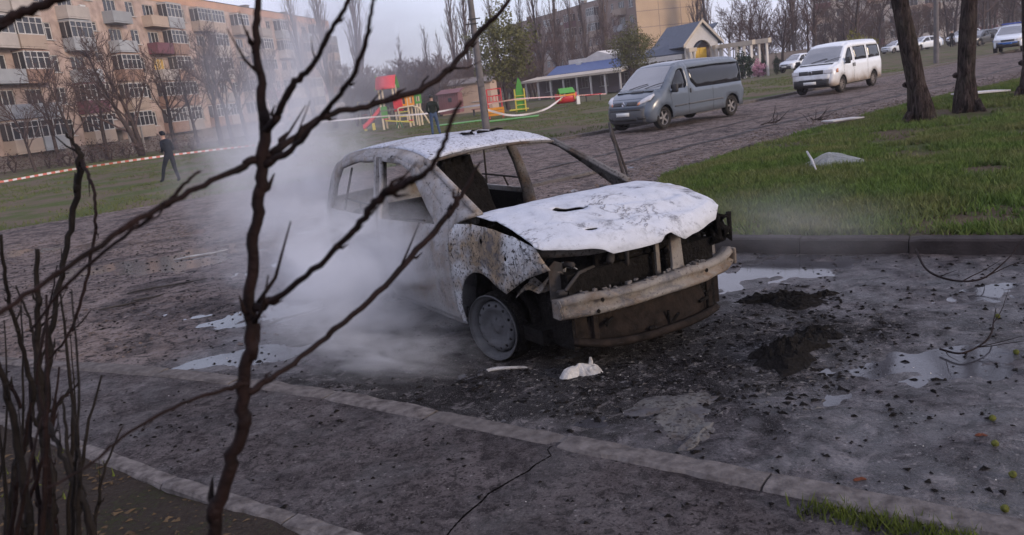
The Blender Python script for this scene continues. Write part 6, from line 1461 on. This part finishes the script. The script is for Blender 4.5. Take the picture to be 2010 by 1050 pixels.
S2([(135, 655, E_, 7), (152, 640, E_, 5), (178, 610, E_, 3)], 11, M_STEM, 2)
rk = random.Random(55)
for k in range(22):
    x0 = rk.uniform(-40, 190); y1 = rk.uniform(560, 860); dx = rk.uniform(-70, 90); e = rk.uniform(1.3, 2.3); w0 = rk.uniform(8, 20)
    S2([(x0, 1180, e, w0 * 1.3), (x0 + dx * .25 + rk.uniform(-10, 10), 1020, e, w0), (x0 + dx * .55 + rk.uniform(-14, 14), (1020 + y1) / 2, e, w0 * .7), (x0 + dx, y1, e + .05, w0 * .35)], 100 + k, rk.choice((M_STEM, M_STEMG)), 3)
WK = 1.0
ov = empty('overhanging_branch', (-.9, 1.3, 0)); tag(ov, 'dark branch crossing the top left corner', 'branch')
o = shoot('twig', [(-160, 105, .95, 24), (-60, 72, .95, 23), (0, 46, .95, 21), (60, 20, .95, 19), (125, -8, .95, 16), (220, -45, .95, 12)], None, M_STEM, 3, 21); o.data.transform(Matrix.Translation((.9, -1.3, 0))); o.parent = ov

# ------------------------------------------------------------------ grass, weeds
def mat_grass():
    m, nt, b = new_mat('grass_blade'); co = objco(nt); n1 = noise(nt, co, .9, 5); n2 = noise(nt, co, 9, 4)
    c = mix(nt, ramp(nt, n1, [(.42, 0), (.62, 1)]), ramp(nt, n2, [(.35, (.055, .090, .022)), (.65, (.12, .18, .045))]), ramp(nt, n2, [(.35, (.085, .105, .034)), (.65, (.17, .175, .07))]))
    nt.links.new(c, b.inputs['Base Color']); b.inputs['Roughness'].default_value = .8; b.inputs['Specular IOR Level'].default_value = .1; return m
M_GRASS = mat_grass()
M_GRASSL = pm('lawn_blade', (.135, .155, .055), (.09, .105, .038), 1.0, .85, spec=.2)
def grass(name, label, P, Z, hmin, hmax, mat, seed, wid=.006, per=3):
    r = np.random.default_rng(seed); n = len(P); P = np.repeat(P, per, 0); Z = np.repeat(Z, per); n = len(P); P = P + r.normal(0, .018, (n, 2)); h = r.uniform(hmin, hmax, n); a = r.uniform(0, 2 * PI, n); ln = r.normal(0, .5, (n, 2)) * h[:, None]
    w2 = wid * r.uniform(.7, 1.4, n); dx, dy = np.cos(a) * w2, np.sin(a) * w2
    V = np.empty((n, 3, 3)); V[:, 0] = np.column_stack([P[:, 0] - dx, P[:, 1] - dy, Z - .01]); V[:, 1] = np.column_stack([P[:, 0] + dx, P[:, 1] + dy, Z - .01]); V[:, 2] = np.column_stack([P + ln, Z + h])
    me = bpy.data.meshes.new(name); me.vertices.add(n * 3); me.vertices.foreach_set('co', V.ravel()); me.loops.add(n * 3); me.loops.foreach_set('vertex_index', np.arange(n * 3)); me.polygons.add(n); me.polygons.foreach_set('loop_start', np.arange(n) * 3); me.update(calc_edges=True); me.validate()
    me.materials.append(mat); o = bpy.data.objects.new(name, me); COL.objects.link(o); tag(o, label, 'grass', kind='stuff'); return o
r_ = np.random.default_rng(3)
def scatter(poly, n, lo, hi):
    P = np.column_stack([r_.uniform(lo[0], hi[0], n), r_.uniform(lo[1], hi[1], n)]); return P[inside(P, poly)]
vp = list(reversed(NEAR)) + [(60, 20), (20, -4)]
P = np.concatenate([scatter(vp, 90000, (1.3, 3.5), (11, 15)), scatter(vp, 60000, (2, 13), (20, 26)), scatter(vp, 30000, (8, 20), (34, 44))])
dens = fbm(P[:, 0] * .9, P[:, 1] * .9, 4, 61) + .25 * (fbm(P[:, 0] * .25, P[:, 1] * .25, 2, 62) - .5); d_e = segdist(P, near_line, False)
k = (dens + .25 * sstep(-.6, .5, d_e) > r_.uniform(.53, .68, len(P))) & (d_e > .12); P = P[k]
grass('verge_grass', 'patchy short green grass covering the verge at right', P, verge_z(P[:, 0], P[:, 1]), .03, .11, M_GRASS, 4, .009, 4)
P = scatter([(-30, 9), (-20, 14.2), (-11.8, 19.2), (-8.6, 21.1), (-4, 23.3), (0, 24.9), (3.2, 26.6), (9.9, 33.1), (25, 47), (25, 62), (-30, 62)], 90000, (-30, 9), (25, 62)); P = P[fbm(P[:, 0] * .5, P[:, 1] * .5, 4, 71) > .44]
grass('lawn_grass', 'thin grass on the lawn beyond the road', P, ground_z(P[:, 0], P[:, 1]) - .07, .04, .10, M_GRASSL, 5, .014, 2)
# tufts growing at the near kerb and in the bed
kl = resample([(.5, 3.62), (1.01, 3.24), (1.4, 2.93), (1.95, 2.50)], .02, False); kk = fbm(kl[:, 0] * 4, kl[:, 1] * 4, 2, 81) > .44; kl = kl[kk]; kl = np.repeat(kl, 12, 0) + r_.normal(0, .035, (len(kl) * 12, 2)) - np.array([.03, .04])
bd = scatter([(-2.92, 4.8), (-1.93, 4.0), (-.99, 3.3), (-.4, 2.6), (-2, 2.2), (-4.5, 4.5)], 1400, (-4.5, 2.2), (-.3, 4.8)); bd = bd[fbm(bd[:, 0] * 3, bd[:, 1] * 3, 3, 83) > .5]
M_WEED = pm('weed_green', (.095, .12, .022), (.055, .07, .016), 9, .8, spec=.3)
P = np.concatenate([kl, bd]); grass('kerb_weeds', 'small weeds sprouting along the near kerb and bed', P, np.full(len(P), .005), .012, .055, M_WEED, 6, .004, 2)

# ------------------------------------------------------------------ loose things on the ground
def crumbs(name, label, P, zf, smin, smax, mat, seed, flat=.5):
    r = np.random.default_rng(seed); n = len(P); base = np.array([(1, 0, 0), (-.6, .8, 0), (-.5, -.85, 0), (.1, .05, 1.0), (.0, .0, -.6)]); fc = np.array([(0, 1, 3), (1, 2, 3), (2, 0, 3), (1, 0, 4), (2, 1, 4), (0, 2, 4)])
    s = smin + (smax - smin) * r.random(n) ** 3; a = r.uniform(0, 2 * PI, n); c, sn = np.cos(a), np.sin(a)
    B = np.repeat(base[None], n, 0) * (1 + r.uniform(-.35, .35, (n, 5, 3))); B[:, :, 2] *= flat; el = r.uniform(.5, 1.7, n)
    X = (B[:, :, 0] * el[:, None]) * s[:, None]; Y = B[:, :, 1] * s[:, None]; V = np.stack([P[:, :1] + X * c[:, None] - Y * sn[:, None], P[:, 1:] + X * sn[:, None] + Y * c[:, None], zf(P[:, 0], P[:, 1])[:, None] + (B[:, :, 2] + .25 * flat) * s[:, None]], 2).reshape(-1, 3)
    Fc = (fc[None] + np.arange(n)[:, None, None] * 5).reshape(-1, 3); me = bpy.data.meshes.new(name); me.from_pydata(V.tolist(), [], Fc.tolist()); me.materials.append(mat); o = bpy.data.objects.new(name, me); COL.objects.link(o); tag(o, label, 'debris', kind='stuff'); return o
bay = [(-8, 14), (-8, 8.75), (-4.07, 6.95), (-1.86, 5.7), (.04, 4.25), (1.01, 3.5), (1.79, 2.9), (5, .6), (8, 3.8), (4.28, 6.45), (2.27, 7.8), (1.5, 9), (1.8, 11.4), (2.7, 14)]
P = scatter(bay, 42000, (-8, .6), (8, 14)); dc = np.hypot((P[:, 0] - 1.0) / 2.2, (P[:, 1] - 4.9) / 1.4); P = P[r_.random(len(P)) < .42 + .55 * np.exp(-dc ** 2) + .25 * (fbm(P[:, 0] * 2, P[:, 1] * 2, 3, 91) > .55)]
crumbs('charred_crumbs', 'black charred crumbs scattered round the burnt car', P, lambda x, y: np.maximum(road_h(x, y), -.017), .003, .024, M_CHAR, 7)
P = scatter([(-12, 10.3)] + K1[1:] + list(reversed(K2)), 26000, (-8, .3), (4.5, 9)); P = P[r_.random(len(P)) < .30 + .5 * (fbm(P[:, 0] * 2, P[:, 1] * 2, 3, 93) > .5)]
crumbs('pavement_crumbs', 'dark crumbs and grit on the near pavement', P, lambda x, y: (fbm(x * 2, y * 2, 4, 21) - .45) * .02, .003, .020, M_CHAR, 8)
M_CHIP = pm('pale_chips', (.55, .53, .50), (.32, .30, .28), 20, .6)
P = np.concatenate([scatter(bay, 2600, (-8, .6), (8, 14)), scatter([(-12, 10.3)] + K1[1:] + list(reversed(K2)), 2200, (-6, .3), (4.5, 8))]); dc = np.hypot((P[:, 0] - .6) / 1.8, (P[:, 1] - 4.6) / 1.1); P = P[r_.random(len(P)) < .25 + .75 * np.exp(-dc ** 2)]
crumbs('pale_chips', 'small pale chips of glass and stone on the asphalt', P, lambda x, y: np.maximum(road_h(x, y), -.016), .002, .008, M_CHIP, 9)
M_LEAFB = pm('dead_leaf', (.10, .07, .042), (.055, .038, .024), 9, .9)
P = scatter(vp, 6500, (1.6, 5), (16, 24)); crumbs('fallen_leaves', 'dry fallen leaves strewn over the verge grass', P, lambda x, y: verge_z(x, y) + .02, .008, .03, M_LEAFB, 10, .3)

def crumple(name, label, loc, rx, ry, hgt, mat, seed, cat='debris', rz=0.0, n=34, sharp=2.0, outline=None, thick=.012, lift=.0):
    """crumpled sheet lying on the ground"""
    NR = 8 if n < 50 else 22; rows = []; r = np.random.default_rng(seed); ph = r.uniform(0, 6, 6)
    ang = np.linspace(0, 2 * PI, n + 1)
    V = []; 
    for i in range(NR + 1):
        t = i / NR
        for a in ang[:-1]:
            rad = (1 + .28 * math.sin(2 * a + ph[0]) + .22 * math.sin(3 * a + ph[1]) + .12 * math.sin(7 * a + ph[2]) + .06 * math.sin(13 * a + ph[4])) * t
            x, y = rx * rad * math.cos(a), ry * rad * math.sin(a)
            z = hgt * ((1 - t ** 2) * .35 + .9 * abs(float(fbm(np.array(x / rx * sharp + seed), np.array(y / ry * sharp), 4, seed)) - .42) * (1 - t ** 4)) + lift * t * max(0, math.cos(a + ph[3]))
            V.append((x, y, z))
    fs = [(i * n + j, i * n + (j + 1) % n, (i + 1) * n + (j + 1) % n, (i + 1) * n + j) for i in range(NR) for j in range(n)]
    mb = MB(); mb.add(V, fs); o = mb.build(name, mat, None, False, thick=thick); o.location = loc; o.rotation_euler = (0, 0, rz); tag(o, label, cat); return o
M_ASHL = burnt('grey_ash_mat', (.13, .125, .12), (.05, .042, .038), .5, .9, 6, .52, .5)
p = gnd(1548, 695); crumple('charred_mat', 'large crumpled black charred mat right of the bumper', (p.x, p.y, -.01), .30, .22, .20, M_CHAR, 3, rz=.5, sharp=5, n=72)
p = gnd(1605, 655); crumple('charred_flap', 'stiff black flap lying against the large charred mat', (p.x, p.y, -.01), .17, .12, .11, M_CHAR, 5, rz=.2, sharp=4, n=60)
p = gnd(1545, 590); crumple('charred_heap', 'low black heap of ash by the right bumper end', (p.x, p.y, -.01), .34, .18, .14, M_CHAR, 7, rz=-.3, sharp=6, n=72)
p = gnd(1620, 580); crumple('charred_scrap', 'small upright charred scrap beyond the ash heap', (p.x, p.y, -.01), .10, .06, .12, M_CHAR, 8)
p = gnd(1330, 800); crumple('ash_sheet', 'flat grey ash-covered sheet in front of the bumper', (p.x, p.y, -.012), .34, .22, .035, M_ASHL, 9, rz=.5)
p = gnd(1372, 852); crumple('torn_board', 'torn grey board edge on the asphalt by the near kerb', (p.x, p.y, -.01), .15, .06, .035, M_ASHL, 12, rz=.9)
p = gnd(1000, 830); crumple('ash_sheet', 'thin grey ash crust beside the near kerb', (p.x, p.y + .15, -.012), .3, .16, .02, M_ASHL, 13, rz=-.6)
p = gnd(1143, 735); M_FOAM = pm('white_insulation', (.58, .57, .56), (.30, .29, .285), 14, .85, bmp=1.0, bscale=40)
o = crumple('insulation_chunk', 'white torn insulation chunk below the bumper', (p.x, p.y + .02, -.01), .12, .07, .20, M_FOAM, 18, rz=.3, sharp=.9, n=26)
q = MB(); q.tube([(.06, .0, .03), (.075, .01, .075), (.07, .0, .105)], [.02, .014, .008], 6); q.build('torn_spike', M_FOAM, o)
p = gnd(990, 722); crumple('pale_scrap', 'thin pale scrap beside the bare front wheel', (p.x, p.y, 0.0), .13, .022, .015, M_FOAM, 16, rz=-.1, n=20)
M_SHEET = pm('crazed_glass_sheet', (.20, .215, .21), (.14, .15, .145), 40, .35, bmp=.5, bscale=160)
p = gnd(1632, 325, .1); crumple('shattered_windscreen', 'crazed windscreen lying bent on the verge grass', (p.x, p.y, vz(p) + .03), .46, .34, .34, M_SHEET, 21, 'windscreen', rz=.2, sharp=.8, thick=.008)
q = MB(); pA, pB = gnd(1585, 318, .15), gnd(1602, 338, .15); q.tube([pA + Vector((0, 0, .16)), (pA + pB) / 2 + Vector((0, 0, .12)), pB + Vector((0, 0, .04))], [.018, .02, .012], 6); tag(q.build('white_trim_strip', M_FOAM, None, True), 'white trim strip at the edge of the crazed windscreen', 'trim strip')
M_BOARD = pm('white_board', (.52, .50, .50), (.42, .40, .40), 2, .7)
for (px, py), d3, rz_, lb in [((1655, 236), (1.35, .32, .03), .62, 'white board lying at the grass edge of the road'), ((1925, 191), (1.5, .5, .04), .3, 'pale board lying behind the middle verge trunk')]:
    p = gnd(px, py, .06); q = MB(); q.cbox((0, 0, 0), d3, .008); o = q.build('flat_board', M_BOARD, None); o.location = (p.x, p.y, vz(p) + .09); o.rotation_euler = (.03, .05, rz_); tag(o, lb, 'board')
M_WOODB = pm('burnt_wood', (.10, .085, .075), (.035, .03, .028), 8, .9, bmp=.6, bscale=40)
for (px, py), L_, rz_, mt, lb in [((395, 500), .75, .35, M_FOAM, 'pale broken strip lying on the wet road at left'), ((235, 604), .42, .35, M_WOODB, 'short dark stick on the road at left'), ((290, 590), .35, .3, M_WOODB, 'second dark stick just beyond the short one'), ((578, 623), .55, .7, M_WOODB, 'charred slat in the smoke left of the car'), ((330, 565), .9, .28, M_WOODB, 'long thin dark lath on the road behind the sapling')]:
    p = gnd(px, py); q = MB(); rr = random.Random(px); q.tube([(-L_ / 2, 0, .015), (-L_ * .2, rr.uniform(-.03, .03), .025), (L_ * .2, rr.uniform(-.03, .03), .02), (L_ / 2, 0, .03)], [.012, .022, .02, .008], 6, flat=.6); o = q.build('broken_strip', mt, None, True); o.location = (p.x, p.y, float(road_h(np.array(p.x), np.array(p.y))) + .004); o.rotation_euler = (0, 0, rz_); tag(o, lb, 'stick')
# hedge apples and leaves at the right
M_HEDGE = pm('hedge_apple_skin', (.13, .135, .03), (.05, .055, .015), 70, .7, bmp=.9, bscale=120, bdist=.006)
hb = bmesh.new(); bmesh.ops.create_icosphere(hb, subdivisions=3, radius=.016)
for v in hb.verts: v.co *= 1 + .10 * math.sin(v.co.x * 700) * math.sin(v.co.y * 650) * math.sin(v.co.z * 720) + .05 * math.sin(v.co.x * 200 + v.co.z * 150)
hme = bpy.data.meshes.new('green_fruit'); hb.to_mesh(hme); hb.free(); hme.materials.append(M_HEDGE); hme.polygons.foreach_set('use_smooth', [True] * len(hme.polygons))
for (px, py), lb in [((1948, 826), 'yellow-green fruit, uppermost in the column at right'), ((1953, 878), 'yellow-green fruit below the red leaf at right'), ((1988, 935), 'yellow-green fruit nearest the right edge'), ((1972, 1000), 'yellow-green fruit lowest, close to the near kerb'), ((1958, 625), 'small yellow-green fruit far back at right'), ((1995, 690), 'yellow-green fruit at the right edge beyond the others')]:
    p = gnd(px, py); o = inst(hme, 'green_fruit', None, (p.x, p.y, float(road_h(np.array(p.x), np.array(p.y))) + .016), (px * .1, py * .2, px)); tag(o, lb, 'fruit', 'yellow-green fruits on the asphalt')
M_LEAFR = pm('red_leaf', (.13, .045, .025), (.08, .03, .02), 20, .8)
for (px, py), lb in [((1924, 857), 'red-brown leaf among the yellow-green fruits'), ((1686, 940), 'small orange leaf near the near kerb at right')]:
    p = gnd(px, py); crumple('fallen_leaf', lb, (p.x, p.y, float(road_h(np.array(p.x), np.array(p.y))) + .004), .024, .015, .02, M_LEAFR, px, 'leaf', n=12, thick=.001)
# broken twigs
def ground_branch(label, pl, r, seed, mat=M_STEM):
    pts = [gnd(a, b, c) for a, b, c in pl]; pts = [Vector(q) for q in catmull([tuple(q) for q in pts], 6)]; rr = random.Random(seed); n = len(pts)
    root = empty('fallen_branch', (pts[0].x, pts[0].y, 0)); tag(root, label, 'branch'); mt = Matrix.Translation((-pts[0].x, -pts[0].y, 0))
    mb = MB(); mb.tube(pts, [r * (1 - .6 * i / n) for i in range(n)], 6); o = mb.build('main_twig', mat, root, True); o.data.transform(mt)
    for k in range(5):
        i = rr.randint(2, n - 2); mb = MB(); d_ = rdir(rr, (pts[i + 1] - pts[i]).normalized(), .8); d_.z = abs(d_.z) * .5; limb(mb, rr, pts[i], d_, rr.uniform(.12, .35), r * .5, 4, 5, .2); o = mb.build('side_twig', mat, root, True); o.data.transform(mt)
ground_branch('arched fallen branch on the asphalt below the verge kerb', [(1798, 490, .1), (1820, 530, .05), (1870, 550, .04), (1925, 548, .05), (1965, 520, .12), (1990, 495, .16)], .010, 3)
ground_branch('thin fallen branch lying at right of the charred mat', [(1845, 685, .01), (1890, 693, .02), (1940, 665, .03), (1950, 630, .03), (1955, 605, .05)], .007, 4)
for (px, py), lb, sd in (((1508, 245), 'small brush heap on the road near the grey minibus', 5), ((1600, 238), 'brush heap on the road beside the white board', 6)):
    p = gnd(px, py); root = empty('brush_heap', p); tag(root, lb, 'branches'); rr = random.Random(sd)
    for k in range(9):
        mb = MB(); limb(mb, rr, Vector((rr.uniform(-.2, .2), rr.uniform(-.2, .2), .02)), rdir(rr, Vector((1, 0, .3)).normalized(), rr.uniform(0, 1.4)), rr.uniform(.3, .7), .012, 5, 4, .3, .05); mb.build('twig', M_BARKD, root, True)

# rubble on the far left of the road, gravel along the verge edge, litter in the bed
M_RUB = pm('brown_rubble', (.17, .135, .12), (.09, .07, .062), 15, .95)
P = scatter([(-10, 16), (-10, 10), (-4.2, 7.1), (-1.8, 6.0), (-2.5, 9), (-3, 16)], 9000, (-10, 6), (-1.8, 16)); P = P[fbm(P[:, 0], P[:, 1], 3, 95) > .42]
crumbs('road_rubble', 'brown rubble crumbs strewn over the road at left', P, lambda x, y: np.maximum(road_h(x, y), -.02), .005, .035, M_RUB, 21)
ln = resample(catmull([(1.6, 10.6), (2.74, 14.3), (5.5, 17.6), (10.5, 22.4), (18.5, 28.7), (34, 43.2)], 6), .03, False); ln = np.repeat(ln, 4, 0); ln = ln + r_.normal(0, .45, ln.shape) + np.array([-.35, .3])
crumbs('edge_gravel', 'loose gravel along the grass edge of the road', ln, lambda x, y: np.where(y > 17, -.025, np.maximum(road_h(x, y), -.02)), .008, .05, M_RUB, 22)
P = scatter([(-2.92, 4.8), (-1.93, 4.0), (-.99, 3.3), (.5, 2.2), (-.5, 1.5), (-4.5, 2.5), (-4.5, 5.6)], 5200, (-4.5, 1.5), (.5, 5.6)); crumbs('leaf_litter', 'dark leaf litter on the soil of the planting bed', P, lambda x, y: (fbm(x * 1.5, y * 1.5, 4, 31) - .45) * .08 - .012, .006, .028, M_LEAFB, 23, .35)
P = scatter([(-.9, 5.6), (.2, 4.3), (1.5, 4.0), (2.6, 5.2), (2.3, 6.8), (1.6, 5.9), (.2, 5.2)], 2600, (-.9, 4), (2.6, 6.8)); crumbs('burnt_debris', 'lumps of burnt debris heaped before the bumper', P, road_h, .006, .035, M_CHAR, 24, .35)
P = scatter([(-.9, 5.6), (.2, 4.3), (1.5, 4.0), (2.6, 5.2), (2.3, 6.8), (1.6, 5.9), (.2, 5.2)], 4500, (-.9, 4), (2.6, 6.8)); crumbs('ash_flakes', 'grey ash flakes among the burnt debris', P, road_h, .003, .022, M_ASHL, 25, .3)
# ------------------------------------------------------------------ smoke
def smoke_mat(name, dens, scale, col, thr=.42, seed=0.0, stretch=(1, 1, 1), fall=1.0):
    m = bpy.data.materials.new(name); m.use_nodes = True; nt = m.node_tree; nt.nodes.clear(); out = N(nt, 'ShaderNodeOutputMaterial'); pv = N(nt, 'ShaderNodeVolumePrincipled')
    pv.inputs['Color'].default_value = (*col, 1); pv.inputs['Anisotropy'].default_value = .25
    co = objco(nt); ln = N(nt, 'ShaderNodeVectorMath', operation='LENGTH'); nt.links.new(co, ln.inputs[0])
    mpn = N(nt, 'ShaderNodeMapping'); mpn.inputs['Location'].default_value = (seed, seed * .7, seed * 1.3); mpn.inputs['Scale'].default_value = stretch; nt.links.new(co, mpn.inputs['Vector'])
    n = noise(nt, mpn.outputs[0], scale, 5, .6, .9)
    f = math_(nt, 'SUBTRACT', 1.0, ln.outputs['Value'], True); f = math_(nt, 'POWER', f, fall)
    k = math_(nt, 'MULTIPLY', math_(nt, 'SUBTRACT', math_(nt, 'ADD', n, math_(nt, 'MULTIPLY', f, .25)), thr, True), 9.0)
    nt.links.new(math_(nt, 'MULTIPLY', math_(nt, 'MULTIPLY', k, f), dens), pv.inputs['Density']); nt.links.new(pv.outputs[0], out.inputs['Volume']); return m
def puff(label, c, r, rot, mat):
    bm = bmesh.new(); bmesh.ops.create_icosphere(bm, subdivisions=3, radius=1.0); me = bpy.data.meshes.new('smoke'); bm.to_mesh(me); bm.free(); me.materials.append(mat)
    o = bpy.data.objects.new('smoke', me); COL.objects.link(o); o.location = c; o.scale = r; o.rotation_euler = rot; tag(o, label, 'smoke', kind='stuff'); return o
WS = (.94, .95, .98)
puff('dense white smoke along the near side of the burnt car', (-1.35, 6.5, .50), (1.35, .9, .95), (0, 0, -.55), smoke_mat('smoke_low', 2.1, 2.4, WS, .50, 1.3, (1, 1, 1.4)))
puff('white smoke drifting low past the front wheel', (-.95, 5.50, .14), (1.1, .45, .34), (0, 0, -.5), smoke_mat('smoke_wheel', 1.3, 2.6, WS, .53, 4.1, (1, 1, 1.5)))
puff('white smoke rising behind the rear of the burnt car', (-2.3, 8.7, 1.1), (1.45, 1.3, 1.5), (0, .25, 0), smoke_mat('smoke_rear', .75, 2.4, WS, .50, 7.7))
puff('thin smoke drifting up past the left block', (-3.0, 13.0, 2.3), (2.2, 2.0, 2.6), (0, .3, 0), smoke_mat('smoke_drift', .28, 2.2, WS, .49, 2.2))
puff('grey smoke drifting over the trees behind the playground', (-8.0, 58, 5.6), (9.5, 7, 6.0), (0, .2, 0), smoke_mat('smoke_far', .045, 2.2, (.50, .50, .56), .42, 5.5))
puff('faint steam off the wet asphalt by the verge kerb', (2.6, 7.3, .3), (1.3, .8, .5), (0, 0, -.6), smoke_mat('smoke_steam', .12, 1.6, WS, .42, 9.3))
# ------------------------------------------------------------------ haze
m = bpy.data.materials.new('thin_haze'); m.use_nodes = True; nt = m.node_tree; nt.nodes.clear(); out = N(nt, 'ShaderNodeOutputMaterial'); pv = N(nt, 'ShaderNodeVolumePrincipled')
pv.inputs['Color'].default_value = (.86, .84, .92, 1); pv.inputs['Density'].default_value = .0006; pv.inputs['Anisotropy'].default_value = .2; nt.links.new(pv.outputs[0], out.inputs['Volume'])
q = MB(); q.box((0, 0, 0), (700, 420, 34)); hz = q.build('haze', m, None); hz.location = (20, 130, 14.0); tag(hz, 'thin smoky haze over the whole yard', 'haze', kind='stuff')
